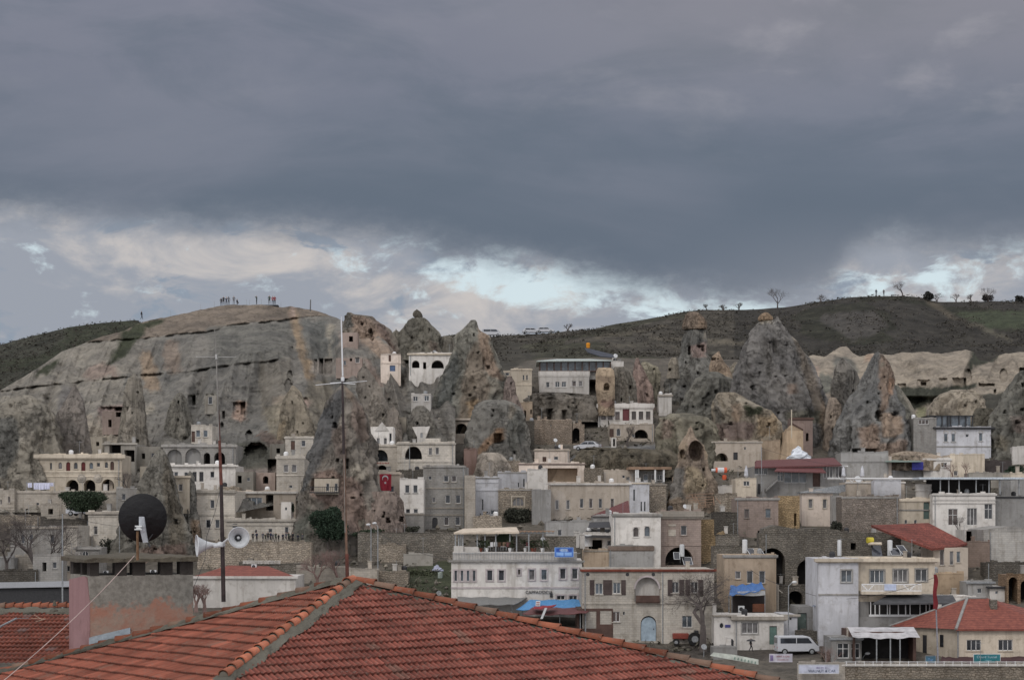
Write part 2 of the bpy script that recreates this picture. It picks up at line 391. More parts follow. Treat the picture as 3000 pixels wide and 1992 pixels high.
# ---------------------------------------------------------------- cliff (relief with its own real depth)
B1X=[-100,225,300,367,423,472,485,550,600,639,657,741,830,869,932,1010];B1Y=[1040,1004,999,993,991,985,983,975,972,966,954,944,937,930,925,930]
B2X=[-300,20,120,240,350,450,540,639,665,708,774,815,900];B2Y=[1165,1143,1130,1117,1105,1095,1090,1073,1070,1064,1060,1053,1048]
TEX=[-700,-300,0,20,60,100,140,180,250,300,340,362,380,400,440,480,560,600,640,680,780,812,830,850,870,890,910,960,1000,1012,1060,1090,1130,1165,1180,1230,1260,1320,1335]
TEY=[1350,1250,1144,1132,1110,1085,1058,1030,1004,986,976,970,960,950,938,931,914,905,896,893,893,899,902,897,900,905,906,922,937,944,960,970,1000,1040,1075,1088,1092,1110,1150]
def top_py(px): return np.interp(px,TEX,TEY)
CARV=[ # cx,cy,w,h,depth,shape
 (1028,993,12,16,2,'r'),(941,1074,14,46,4,'r'),(962,1074,22,44,2,'r'),(925,1074,10,40,1.5,'r'),(1012,1062,7,13,1,'r'),(1047,1055,12,14,1,'r'),
 (1110,1154,23,32,3,'r'),(1090,985,12,26,2.5,'e'),(561,1173,22,30,1.6,'r'),(568,1173,9,26,2.5,'r'),(615,1175,26,40,.5,'r'),(616,1173,12,22,1.5,'r'),
 (701,1200,38,44,1.4,'r'),(712,1196,16,36,2.2,'r'),(893,1184,28,40,.9,'e'),(330,1222,70,60,1.6,'r'),(350,1200,22,16,2.2,'r'),
 (527,1276,11,15,2,'r'),(383,1281,10,16,2,'r'),(730,1275,20,28,2.5,'e'),(750,1322,66,52,7,'e'),(797,1372,24,52,5,'r'),(700,1403,13,24,2.5,'r'),(778,1403,18,20,2.5,'a'),
 (22,1315,14,26,2,'e'),(68,1420,30,40,2,'e'),(117,1308,10,10,1.5,'e'),(140,1256,26,12,2,'e'),(849,1100,14,30,1.6,'e'),(845,1130,22,40,2,'e'),
 (655,1215,9,22,2,'r'),(650,1245,10,16,2,'e'),(1199,1279,10,26,2.5,'r'),(1141,1175,8,20,1.2,'e'),(855,1020,9,10,1,'e'),(80,1395,20,60,2.5,'e'),(812,1330,10,14,2,'r')]
def mdepth(px,py,carve=True):
    px,py=np.broadcast_arrays(np.asarray(px,float),np.asarray(py,float))
    D=np.interp(py,_mp,_my)
    D=D+7*fbm(px*.0055,py*.004,1.5,2)+np.interp(px,[-400,0,300,500,700,900,1100,1330],[6,6,2,-1,-2,0,3,2])
    lean=np.clip((820-px)/500,-.5,.7)*.5;fl=1-np.abs(fbm((px+lean*(py-900))*.016,py*.0025,4.,3)*2.6); D=D-(6.2-4.2*(1-sst(px,380,600)))*fl*sst(py,915,1040)
    D=D-1.7*(1-np.abs(fbm((px+lean*(py-900))*.042,py*.004,8.,3)*2.4))*sst(py,950,1060)
    D=D+1.1*fbm(px*.05,py*.07,2.,4)
    D=D+.45*fbm(px*.02,py*.16,6.,2)*sst(py,1080,1180)
    D=D+1.3*fbm(px*.035,py*.03,14.,5)*sst(py,1090,1210)+.7*fbm(px*.12,py*.1,15.,3)*sst(py,1090,1250)
    # lower left: separate humps
    D=D-5*np.exp(-((px-90)/120)**2-((py-1260)/90)**2)+3.5*np.exp(-((px-140-.6*(py-1180))/14)**2)*sst(py,1150,1170)*sst(1300-py,0,50)
    D=D-4*np.exp(-((px-200)/45)**2-((py-1230)/70)**2)
    for bx,by,lo,hi in((B1X,B1Y,225,960),(B2X,B2Y,10,830)):
        c=np.interp(px,bx,by)+2.5*fbm(px*.05,0,bx[0]*.1,3)
        m=sst(px,lo-20,lo+5)*(1-sst(px,hi-25,hi+5))*np.clip(.6+1.5*fbm(px*.035,3.,by[2]*.1,3),.3,1)
        dd=py-c
        D=D+m*(1.5*np.exp(-((dd-3)/2.6)**2)-1.3*np.exp(-((dd+5)/6.)**2)*(dd<0)-.0)
    if carve:
        for cx,cy,w,h,dp,s in CARV:
            if s=='r': m=(np.abs(px-cx)<w/2)&(np.abs(py-cy)<h/2)
            else: m=(((px-cx)/(w/2))**2+((py-cy)/(h/2))**2+.3*fbm(px*.2,py*.2,cx,2))<1
            D=D+dp*m
    return D
def build_cliff():
    px=np.arange(-700,1336,2.);n=270
    tp=top_py(px);bt=np.full_like(px,1500.)+np.interp(px,[-700,700,1000,1336],[0,0,-60,-130])
    tpj=tp+2.2*fbm(px*.06,0,3,4)
    tt=np.linspace(0,1,n)[:,None]
    PY=bt[None]*(1-tt)+tpj[None]*tt;PX=np.broadcast_to(px,PY.shape)
    D=mdepth(PX,PY)
    Xw=(PX-1500)/F*D;Z=CZ+(1500-PY)/F*D
    # plateau rows going back
    rows=[(2,.15),(6,.2),(14,0),(30,-2),(60,-9)]
    Xa=[Xw];Ya=[D];Za=[Z]
    for dy,dz in rows:
        Yr=D[-1]+dy+0*px;Ya.append(Yr[None]);Xa.append(((px-1500)/F*Yr)[None]);Za.append((Z[-1]+dz*1.0)[None])
    Xw=np.concatenate(Xa);D2=np.concatenate(Ya);Z=np.concatenate(Za)
    PXX=np.broadcast_to(px,Xw.shape);PYY=np.concatenate([PY]+[PY[-1:]]*len(rows))
    C=np.ones(Xw.shape+(3,))*np.array([.188,.180,.164])
    a=fbm(PXX*.012,PYY*.010,1.,4);C+=a[...,None]*np.array([.040,.033,.026])
    # lighter, warmer left flank; tan cap
    lf=(1-sst(PXX,330,520))[...,None];C=C*(1-lf)+np.array([.245,.228,.198])*lf*(1+.15*a[...,None])
    cap=PYY<np.interp(PXX,B1X,B1Y);C[cap&(PXX>215)]=np.array([.190,.160,.132])*(1+.18*a[cap&(PXX>215)])[...,None]
    T=(.30,.225,.15);PK=(.29,.225,.195);GY=(.145,.148,.140);LT=(.33,.30,.245);GR=(.050,.056,.036);WR=(.30,.25,.195)
    C=paint(C,PXX,PYY,[
     ([(848,905),(870,905),(880,960),(905,1010),(925,1060),(915,1120),(895,1100),(880,1040),(860,985),(850,940)],T),
     ([(855,895),(870,900),(868,932),(848,930)],PK),
     ([(415,1030),(440,1035),(460,1090),(470,1150),(425,1140),(412,1090)],(.28,.215,.155)),
     ([(480,1000),(525,1000),(530,1090),(478,1085)],(.24,.195,.16)),
     ([(245,1090),(300,1065),(340,1070),(350,1100),(250,1112)],(.26,.205,.175)),
     ([(760,1040),(860,1000),(850,1200),(800,1290),(760,1200)],(.185,.170,.145)),
     ([(800,1170),(860,1150),(880,1250),(870,1330),(840,1300),(820,1260)],WR),
     ([(770,1190),(850,1180),(860,1290),(790,1290)],(.24,.215,.165)),
     ([(900,1120),(960,1110),(1000,1200),(900,1290),(870,1280),(890,1200)],(.195,.175,.14)),
     ([(880,940),(960,940),(1000,1000),(960,1060),(900,1050)],GY),
     ([(600,960),(850,945),(860,1050),(640,1068)],(.155,.152,.138)),
     ([(960,955),(985,950),(978,985),(960,1000)],LT),([(975,990),(968,1040),(958,1060),(964,1010)],LT),
     ([(190,1260),(260,1220),(390,1190),(400,1300),(380,1350),(210,1340)],(.34,.30,.245)),
     ([(285,1190),(370,1185),(372,1260),(300,1262)],(.33,.25,.225)),
     ([(370,1100),(410,1110),(420,1240),(372,1230)],GY),
     ([(420,1200),(455,1180),(450,1205),(425,1215)],LT),([(215,1110),(226,1130),(238,1200),(228,1200)],LT),
     ([(110,1330),(140,1290),(165,1310),(170,1350),(130,1380)],(.27,.225,.195)),
     ([(180,1120),(240,1150),(240,1240),(170,1330),(110,1320),(170,1200)],(.155,.148,.142)),
     ([(0,1200),(60,1190),(100,1250),(60,1400),(0,1400),(-300,1400),(-300,1250)],(.15,.15,.138)),
     ([(690,1175),(722,1175),(722,1228),(680,1228)],(.36,.255,.20)),([(885,1165),(905,1165),(905,1190),(893,1210),(884,1190)],(.42,.31,.27)),
     ([(600,1155),(630,1155),(630,1205),(600,1205)],(.24,.23,.20)),
     ([(915,1050),(985,1050),(985,1100),(915,1100)],(.26,.235,.21)),([(1000,968),(1050,968),(1050,1020),(1000,1020)],(.30,.255,.225)),
     ([(982,1046),(1062,1046),(1040,1100),(1000,1100)],(.29,.255,.225)),
     ([(1050,965),(1110,985),(1150,1030),(1165,1060),(1110,1050),(1060,1000)],(.33,.255,.20)),
     ([(1060,1040),(1080,1050),(1140,1160),(1120,1200),(1090,1120)],(.27,.215,.185)),
     ([(1140,1080),(1180,1090),(1200,1180),(1150,1260),(1100,1220)],(.195,.18,.16)),
     ([(700,1370),(800,1350),(860,1400),(850,1440),(700,1440)],(.21,.175,.155)),
     ([(640,1300),(790,1290),(800,1370),(680,1380)],(.085,.085,.07)),
     ([(765,1262),(830,1285),(836,1305),(790,1310),(765,1290)],(.165,.125,.105)),
     # grass gully and patches growing on the cliff shoulder
     ([(362,970),(400,948),(430,940),(480,931),(470,950),(425,965),(400,1005),(360,1045),(305,1072),(330,1030),(352,1000)],GR),
     ([(103,1102),(120,1080),(150,1065),(175,1048),(165,1075),(140,1095),(105,1105)],GR),
     ([(1150,1095),(1330,1110),(1330,1300),(1260,1250),(1210,1110)],(.165,.155,.14)),
     ],5)
    C=np.clip(C,.01,.8)
    V=np.stack([Xw,D2,Z],-1).reshape(-1,3)
    o=npmesh('cliff',V,grid_faces(*Xw.shape)[:,::1],vcmat('cliff_material',strata=.10,speck=.35,streak=.4,dist=.8,cracks=.45),C.reshape(-1,3));tag(o,kind='structure')
build_cliff()
# pale cliff on the right
PTX=[2290,2380,2420,2440,2462,2478,2500,2520,2560,2600,2640,2700,2760,2830,2850,2870,2900,2930,2960,3050,3500];PTY=[1065,1042,1046,1030,1016,1014,1036,1044,1034,1042,1034,1032,1036,1026,1030,1056,1060,1040,1034,1030,1030]
PC=[(2642,1138,24,26,1.2,'a'),(2705,1127,38,28,1.0,'a'),(2705,1124,15,9,2.5,'r'),(2762,1124,24,32,1.,'r'),(2810,1122,40,30,2.2,'r'),(2835,1110,24,60,1.5,'e'),(2890,1128,46,8,2,'r'),(2914,1147,7,12,2,'r'),(2995,1086,16,16,3,'r'),(2940,1100,22,40,1.6,'e'),(2756,1000,1,1,0,'e')]
def pdepth(px,py):
    D=np.interp(py,[1010,1060,1160,1260,1330],[374,362,346,330,318])+3*fbm(px*.01,py*.01,3.,3)+1.2*fbm(px*.035,py*.03,4.,3)
    D=D-2.2*(1-np.abs(fbm((px+.3*py)*.02,py*.006,7.,2)*2.4))
    D=D+5*sst(py,1158,1172)*(1-sst(py,1190,1250))*sst(px,2630,2660)*(1-sst(px,2740+(1240-py)*1.1,2770+(1240-py)*1.1))
    for cx,cy,w,h,dp,s in PC:
        m=((np.abs(px-cx)<w/2)&(np.abs(py-cy)<h/2)) if s!='e' else ((((px-cx)/(w/2))**2+((py-cy)/(h/2))**2)<1)
        D=D+dp*m
    return D
def build_pale():
    px=np.arange(2290,3501,2.2);n=150;tp=np.interp(px,PTX,PTY)+3*fbm(px*.07,0,3,3);tt=np.linspace(0,1,n)[:,None]
    PY=1320*(1-tt)+tp[None]*tt;PX=np.broadcast_to(px,PY.shape);D=pdepth(PX,PY);Xw=(PX-1500)/F*D;Z=CZ+(1500-PY)/F*D
    Xa=[Xw];Ya=[D];Za=[Z]
    for dy,dz in((3,.3),(10,.6),(26,1.5)):
        Yr=D[-1]+dy;Ya.append(Yr[None]);Xa.append(((px-1500)/F*Yr)[None]);Za.append((Z[-1]+dz)[None])
    Xw=np.concatenate(Xa);D=np.concatenate(Ya);Z=np.concatenate(Za);PXX=np.broadcast_to(px,Xw.shape);PYY=np.concatenate([PY]+[PY[-1:]]*3)
    a=fbm(PXX*.015,PYY*.02,2.,4);C=np.ones(Xw.shape+(3,))*np.array([.315,.275,.225])*(1+.22*a[...,None])
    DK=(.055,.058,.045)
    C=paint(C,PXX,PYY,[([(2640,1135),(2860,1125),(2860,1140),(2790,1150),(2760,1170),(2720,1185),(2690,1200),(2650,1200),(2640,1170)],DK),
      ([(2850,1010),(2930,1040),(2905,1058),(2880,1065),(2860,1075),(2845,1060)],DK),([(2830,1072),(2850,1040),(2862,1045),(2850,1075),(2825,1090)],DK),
      ([(2850,1165),(2960,1140),(3100,1150),(3100,1320),(2880,1300),(2860,1240)],(.075,.072,.06)),
      ([(2445,1045),(2500,1050),(2520,1085),(2500,1110),(2440,1100)],(.15,.15,.135)),([(2405,1090),(2440,1100),(2445,1150),(2400,1150)],(.12,.125,.11)),
      ([(2460,1110),(2520,1100),(2500,1180),(2450,1180)],(.33,.26,.225)),
      ([(2800,1175),(2820,1150),(2840,1200),(2815,1210)],(.2,.175,.15)),([(2800,1205),(2870,1195),(2880,1260),(2790,1250)],(.13,.11,.09)),
      ([(2380,1080),(2400,1070),(2400,1110),(2380,1120)],(.36,.28,.225)),([(2540,1034),(2570,1040),(2560,1065),(2535,1060)],(.38,.28,.21)),
      ([(2680,1200),(2740,1190),(2720,1220),(2690,1225)],(.22,.22,.13)),
      ([(2300,1050),(2380,1060),(2395,1075),(2300,1120)],(.33,.285,.23)),
      ([(2290,1300),(2290,1150),(2420,1160),(2600,1200),(2700,1260),(2700,1320)],(.19,.175,.15)),
      ],4)
    o=npmesh('pale_cliff',np.stack([Xw,D,Z],-1).reshape(-1,3),grid_faces(*Xw.shape),vcmat('cliff_material'),np.clip(C,.01,.8).reshape(-1,3));tag(o,kind='structure')
build_pale()
# ---------------------------------------------------------------- rock cones
def rock(name,label,rows,Y,base,paints=(),carves=(),amp=1.,seed=0,squash=.85,cap=None,group='rock cones above the town',flute=1.,nth=150,jit=4):
    rows=sorted(rows);pys=[r[0] for r in rows];L=[r[1] for r in rows];R=[r[2] for r in rows];s=Y/F
    py=np.arange(pys[0],pys[-1]+.1,1.8)
    xl=np.interp(py,pys,L);xr=np.interp(py,pys,R);xc=(xl+xr)/2;rr=(xr-xl)/2
    th=np.linspace(0,2*np.pi,nth,endpoint=False)
    TH,PYg=np.meshgrid(th,py);XC=np.broadcast_to(xc[:,None],TH.shape);RR=np.broadcast_to(rr[:,None],TH.shape)
    cx,sy=np.cos(TH),np.sin(TH)
    Rm=RR*s;mx=cx*Rm;my=sy*Rm;mz=-(PYg)*s
    rid=lambda f,fz,k:1-np.abs(fbm(mx*f+seed+k,my*f,mz*fz+k,3)*2.6)
    crag=(1.3*(rid(.16,.02,0.)-.5)+1.1*(rid(.42,.05,5.)-.5)+.45*(rid(.9,.35,9.)-.5)+.3*fbm(mx*1.1,my*1.1,mz*.9+seed,2)*2)*np.clip(Rm/5,.25,1)/s*(.35 if flute<.4 else (.7 if flute<.65 else 1.))
    n=fbm(cx*1.6+seed,sy*1.6,PYg*.012+seed*3,4)*.12*flute+fbm(cx*4+seed,sy*4,PYg*.03,3)*.08+(.5-np.abs(fbm(cx*2.6+seed,sy*2.6,PYg*.006+seed,3)*2.5))*.20*flute
    ed=np.clip(1-np.abs(cx)**6*.7,0,1)
    rad=RR*(1+n*amp*ed)+crag*np.clip(ed+.35,0,1)+amp*1.2*fbm(cx*RR*.10,sy*RR*.10,PYg*.09+seed,4)+amp*.9*fbm(cx*RR*.35,sy*RR*.35,PYg*.3+seed,2)
    px=XC+rad*cx; dy=rad*s*squash*(-sy) 
    fr=sy>0.05
    if label and 'smooth' not in label and 'house' not in name:
        rk=random.Random(int(seed*7)+1);carves=list(carves)
        for _ in range(int(min(6,(pys[-1]-pys[0])*max(rr)/3000.))):
            q=rk.uniform(.12,.85);yy_=pys[0]+(pys[-1]-pys[0])*q;xa=np.interp(yy_,pys,L);xb=np.interp(yy_,pys,R);carves.append((xa+(xb-xa)*rk.uniform(.2,.8),yy_,rk.uniform(3,7),rk.uniform(4,10),rk.uniform(.8,1.6),rk.choice('re')))
    for c in carves:
        m=fr&((np.abs(px-c[0])<c[2]/2)&(np.abs(PYg-c[1])<c[3]/2) if len(c)<6 or c[5]=='r' else ((((px-c[0])/(c[2]/2))**2+((PYg-c[1])/(c[3]/2))**2)<1))
        dy=dy+m*c[4]
    Xw=(px-1500)*s;Yw=Y+dy;Zw=CZ+(1500-PYg)*s
    # correct perspective so the outline keeps its place
    Zw=np.broadcast_to(Zw,Xw.shape).copy()
    C=np.ones(TH.shape+(3,))*np.array(base)*np.array([1.46,1.40,1.32] if max(base)<.17 else [1.16,1.15,1.14]);a=fbm(cx*2+seed,sy*2,PYg*.02,4);C*=(1+.25*a)[...,None];C*=np.clip(1+.10*crag*s,.75,1.3)[...,None]
    if paints:
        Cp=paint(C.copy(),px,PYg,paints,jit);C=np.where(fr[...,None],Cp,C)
    V=np.stack([Xw,Yw,Zw],-1).reshape(-1,3)
    nr,nc=TH.shape;i=np.arange(nr*nc).reshape(nr,nc);j=np.roll(i,-1,1)
    f=np.stack([i[:-1],j[:-1],j[1:],i[1:]],-1).reshape(-1,4)
    # closing ring at top
    top=np.array([[i[0,k],i[0,(k+1)%nc],len(V),len(V)] for k in range(0)],int)
    V=np.concatenate([V,[[ (xc[0]-1500)*s,Y,CZ+(1500-py[0]+1.2)*s]]]);C=np.concatenate([C.reshape(-1,3),C.reshape(-1,3)[:1]])
    o3=P(xc[-1],pys[-1],Y)
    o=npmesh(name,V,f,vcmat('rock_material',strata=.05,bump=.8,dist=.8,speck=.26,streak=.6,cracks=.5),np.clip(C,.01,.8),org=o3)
    if label: tag(o,label,'rock',group)
    # cap fan as separate tris joined through bmesh-free trick
    me=o.data
    import bmesh
    b=bmesh.new();b.from_mesh(me);b.verts.ensure_lookup_table();tv=b.verts[len(V)-1]
    for k in range(nc):
        try:
            q=b.faces.new((b.verts[i[0,k]],tv,b.verts[i[0,(k+1)%nc]]));q.smooth=True
        except ValueError: pass
    b.to_mesh(me);b.free()
    return o
G1=(.155,.153,.143);G2=(.135,.136,.135);G3=(.125,.128,.130);WM=(.31,.235,.175);PKc=(.28,.215,.185);LTc=(.34,.305,.25)
A_=rock('fairy_chimney','dark conical rock with a small boulder cap on its tip, against the sky',[(932,1208,1248),(940,1200,1262),(960,1188,1275),(985,1172,1292),(1010,1160,1300),(1030,1152,1308),(1060,1140,1320)],372,(.125,.122,.108),seed=1,paints=[([(1255,1000),(1285,1010),(1290,1045),(1270,1040)],(.22,.18,.15))])
cp=rock('cap_boulder',None,[(907,1217,1226),(912,1210,1233),(920,1206,1238),(927,1208,1240),(933,1214,1240)],372,(.085,.08,.07),seed=2,flute=.6);cp.parent=A_;cp.location=cp.location-A_.location
rock('fairy_chimney','low grey rock knob left of the boulder capped cone',[(965,1158,1162),(975,1150,1174),(990,1142,1185),(1020,1138,1190),(1060,1130,1200)],374,(.15,.145,.13),seed=3)
rock('fairy_chimney','low grey rock shoulder right of the boulder capped cone',[(985,1300,1322),(1000,1292,1335),(1030,1285,1340),(1060,1280,1345)],372,(.15,.145,.13),seed=33)
rock('ruined_rock_castle','broken tan rock crag with a jagged top where the cliff ends',[(916,1017,1026),(921,1016,1034),(928,1014,1088),(940,1012,1100),(955,1008,1122),(980,1004,1146),(1010,1000,1158),(1040,992,1168),(1080,980,1180),(1120,970,1190)],356,(.185,.165,.14),seed=4,flute=.7,
  paints=[([(1035,925),(1090,935),(1150,1000),(1160,1060),(1110,1040),(1060,990),(1030,960)],(.34,.255,.2)),([(1012,918),(1030,918),(1040,960),(1010,975)],(.12,.12,.11)),([(1090,930),(1130,960),(1165,1040),(1150,1030),(1110,970)],(.2,.15,.13))],
  carves=[(1028,993,13,17,2),(1090,983,12,30,2.2,'e')])
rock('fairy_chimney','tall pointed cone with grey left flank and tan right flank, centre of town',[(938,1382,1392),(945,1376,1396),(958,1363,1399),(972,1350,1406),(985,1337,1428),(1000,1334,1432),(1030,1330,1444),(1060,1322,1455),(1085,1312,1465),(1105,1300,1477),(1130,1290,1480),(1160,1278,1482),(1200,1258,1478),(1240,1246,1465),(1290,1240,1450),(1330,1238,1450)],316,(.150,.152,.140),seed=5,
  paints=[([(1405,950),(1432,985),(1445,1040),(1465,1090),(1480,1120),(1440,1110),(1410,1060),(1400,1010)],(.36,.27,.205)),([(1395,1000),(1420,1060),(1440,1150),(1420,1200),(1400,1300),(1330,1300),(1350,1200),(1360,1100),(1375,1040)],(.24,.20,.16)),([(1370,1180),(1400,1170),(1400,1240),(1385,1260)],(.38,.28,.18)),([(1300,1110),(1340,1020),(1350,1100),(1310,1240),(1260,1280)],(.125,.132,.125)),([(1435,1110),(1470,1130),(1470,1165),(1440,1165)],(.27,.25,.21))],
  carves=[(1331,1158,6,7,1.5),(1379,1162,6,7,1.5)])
rock('rock_spur','narrow pinkish rock spur between the cream tower and the tall cone',[(1103,1489,1497),(1120,1482,1506),(1150,1476,1512),(1200,1470,1530),(1240,1465,1540)],312,(.20,.165,.15),seed=6)
rock('rounded_rock','big rounded grey rock with an orange hollow and a dark balcony',[(1172,1425,1480),(1180,1408,1505),(1190,1395,1520),(1205,1385,1535),(1240,1372,1548),(1280,1365,1552),(1320,1360,1556),(1360,1360,1562),(1400,1360,1566),(1440,1360,1566)],296,(.185,.18,.165),seed=7,flute=.5,
  paints=[([(1500,1190),(1530,1210),(1548,1290),(1500,1330),(1480,1260)],(.16,.16,.145)),([(1425,1290),(1450,1262),(1475,1255),(1478,1285),(1450,1300),(1420,1330),(1395,1330)],(.36,.235,.15)),([(1359,1315),(1400,1315),(1395,1380),(1359,1385)],(.27,.19,.165)),([(1495,1185),(1515,1200),(1500,1230),(1488,1230)],LTc)],
  carves=[(1460,1286,24,30,2.2),(1574,1200,1,1,0)])
rock('rounded_rock','smooth pale rock hump below the big rounded rock',[(1326,1415,1460),(1332,1402,1472),(1350,1395,1488),(1380,1390,1500),(1400,1388,1520),(1430,1388,1530)],285,(.30,.27,.235),seed=8,flute=.5)
rock('fairy_chimney','broad tall cone with a pointed tip and a balcony house cut in its foot',[(1126,1001,1008),(1140,985,1022),(1160,975,1040),(1190,960,1064),(1230,946,1080),(1280,930,1090),(1330,915,1096),(1380,902,1104),(1430,888,1110),(1480,876,1122),(1540,868,1136),(1600,864,1150),(1650,862,1156)],252,(.150,.142,.132),seed=9,
  paints=[([(1006,1125),(1040,1155),(1042,1180),(1015,1170)],(.28,.22,.17)),([(1040,1160),(1070,1200),(1090,1290),(1060,1300),(1030,1240)],(.21,.165,.14)),([(925,1200),(960,1190),(1000,1130),(1010,1180),(990,1260),(950,1350),(900,1440),(880,1440)],(.125,.128,.132)),([(930,1385),(985,1372),(1010,1400),(1060,1400),(1070,1450),(1100,1560),(990,1550),(960,1470),(915,1450)],(.27,.20,.17)),([(1030,1375),(1055,1362),(1078,1375),(1080,1400),(1050,1410)],(.38,.345,.29)),([(865,1540),(915,1480),(925,1590),(880,1640)],(.17,.175,.15)),([(975,1260),(1020,1240),(1030,1340),(990,1340)],(.19,.155,.135))],
  carves=[(984,1246,10,16,1.5),(996,1350,10,10,1.5),(1024,1360,9,30,1.2),(1063,1450,5,5,1),(956,1420,66,36,2.0)])
rock('rock_outcrop','low pinkish rock mass at the right foot of the broad cone',[(1440,1090,1160),(1470,1080,1180),(1500,1060,1180),(1560,1040,1190),(1620,1030,1200)],249,(.25,.205,.18),seed=10,flute=.6,carves=[(1177,1520,10,14,1.5),(1140,1524,10,14,1.5)],paints=[([(1030,1500),(1070,1480),(1080,1600),(1040,1610)],(.26,.24,.2))])
rock('fairy_chimney','dark grey spire rising behind the black satellite dish',[(1316,459,478),(1322,452,484),(1340,440,492),(1370,425,500),(1410,408,508),(1450,396,518),(1500,378,528),(1560,355,545),(1620,335,560),(1690,320,570)],246,(.135,.134,.125),seed=11,paints=[([(490,1330),(510,1410),(540,1500),(560,1620),(510,1640),(500,1500),(480,1400)],(.165,.145,.115)),([(430,1600),(560,1590),(560,1650),(430,1650)],(.27,.2,.17))],carves=[(521,1528,7,14,1.2)])
rock('fairy_chimney','slim grey rock fin right of the small cream facade',[(1380,552,560),(1392,545,568),(1420,538,575),(1470,532,578),(1500,530,582),(1540,528,590),(1600,530,595),(1640,530,600)],250,(.145,.146,.14),seed=12,paints=[([(565,1520),(590,1530),(590,1600),(560,1600)],(.29,.215,.155))])
Fh=rock('fairy_chimney','tall narrow hoodoo with a blocky dark cap and a pink carved face',[(968,2003,2068),(985,1994,2068),(1005,1986,2068),(1040,1980,2070),(1060,1975,2080),(1100,1960,2108),(1140,1948,2128),(1180,1938,2145),(1220,1928,2150),(1270,1925,2155)],338,(.140,.143,.140),seed=13,
  paints=[([(2020,1015),(2070,1005),(2070,1050),(2025,1052)],(.33,.25,.225)),([(2062,968),(2070,970),(2070,1000),(2062,995)],LTc),([(2045,1000),(2060,990),(2070,1010)],G3)],carves=[(2018,1028,7,24,2),(2050,1016,18,8,1.5),(2058,1025,7,10,1.5),(2090,1150,8,12,1.5),(1993,1176,5,7,1)])
cp=rock('cap_block',None,[(915,2020,2044),(922,2012,2052),(935,2006,2064),(950,2002,2069),(960,2000,2068),(967,2004,2066)],338,(.15,.125,.105),seed=14,flute=.7,paints=[([(1985,935),(2005,935),(2005,955),(1985,955)],WM),([(2040,925),(2060,930),(2070,960),(2045,965)],(.26,.195,.145))]);cp.parent=Fh;cp.location=cp.location-Fh.location
rock('rock_spire','slender pinkish spire left of the tall hoodoo',[(1049,1864,1869),(1065,1861,1875),(1090,1857,1887),(1130,1850,1905),(1180,1845,1915),(1220,1845,1920)],330,(.27,.205,.18),seed=15)
rock('rock_outcrop','pale ribbed rock slope right of the slender spire',[(1060,1880,1895),(1075,1876,1925),(1095,1872,1936),(1120,1870,1932),(1160,1868,1930),(1220,1860,1935)],334,(.27,.25,.195),seed=16)
rock('rock_house','small grey rock house with one opening left of the hoodoo',[(1048,1966,1982),(1056,1962,1986),(1066,1956,1989),(1090,1955,1990),(1110,1950,1992)],330,(.25,.225,.185),seed=17,flute=.3,carves=[(1962,1083,7,8,1.5)])
rock('rock_outcrop','tan jagged rock with a cut wall right of the hoodoo',[(1030,2104,2108),(1045,2086,2112),(1060,2080,2120),(1080,2078,2140),(1110,2080,2150),(1150,2090,2155),(1180,2100,2160)],326,(.34,.265,.20),seed=18,flute=.6,paints=[([(2130,1100),(2152,1105),(2150,1150),(2138,1140)],LTc)],carves=[(2090,1052,12,8,1.5)])
rock('rock_outcrop','pale rounded rock between the hoodoo and the largest cone',[(1062,2150,2162),(1072,2142,2172),(1090,2135,2180),(1120,2130,2185),(1160,2130,2190)],330,LTc,seed=19)
rock('rock_outcrop','dark grey rubbly rock mass below the hoodoo',[(1090,2060,2100),(1110,2040,2140),(1150,2020,2150),(1200,1990,2140),(1250,1960,2120),(1300,1940,2110)],324,(.12,.122,.115),seed=20,carves=[(2092,1150,9,12,1.5,'e')])
Gc=rock('fairy_chimney','largest grey cone with two small tips, right of centre',[(928,2274,2279),(936,2270,2284),(942,2224,2288),(950,2212,2292),(970,2200,2308),(1000,2190,2332),(1030,2181,2350),(1060,2175,2364),(1090,2165,2376),(1120,2157,2390),(1160,2152,2406),(1200,2150,2416),(1250,2150,2426),(1300,2148,2432),(1360,2146,2440)],313,(.140,.140,.142),seed=21,
  paints=[([(2320,985),(2345,1010),(2375,1080),(2390,1120),(2415,1210),(2425,1300),(2395,1290),(2370,1180),(2345,1080)],(.195,.165,.135)),([(2225,942),(2262,942),(2262,950),(2222,952)],LTc),([(2322,985),(2335,990),(2340,1010),(2328,1000)],LTc),([(2290,1130),(2320,1130),(2318,1160),(2295,1160)],(.22,.17,.14)),([(2285,1210),(2440,1200),(2440,1250),(2290,1240)],(.13,.125,.10)),([(2395,1170),(2410,1180),(2405,1280),(2395,1250)],WM)],
  carves=[(2250,1008,6,6,1.2),(2216,1097,6,10,1.2),(2198,1139,6,14,1.2),(2298,1013,4,12,.8)])
cp=rock('cap_boulder',None,[(916,2238,2250),(921,2230,2257),(928,2224,2263),(936,2222,2266),(942,2226,2262)],313,(.25,.185,.13),seed=22,flute=.5);cp.parent=Gc;cp.location=cp.location-Gc.location
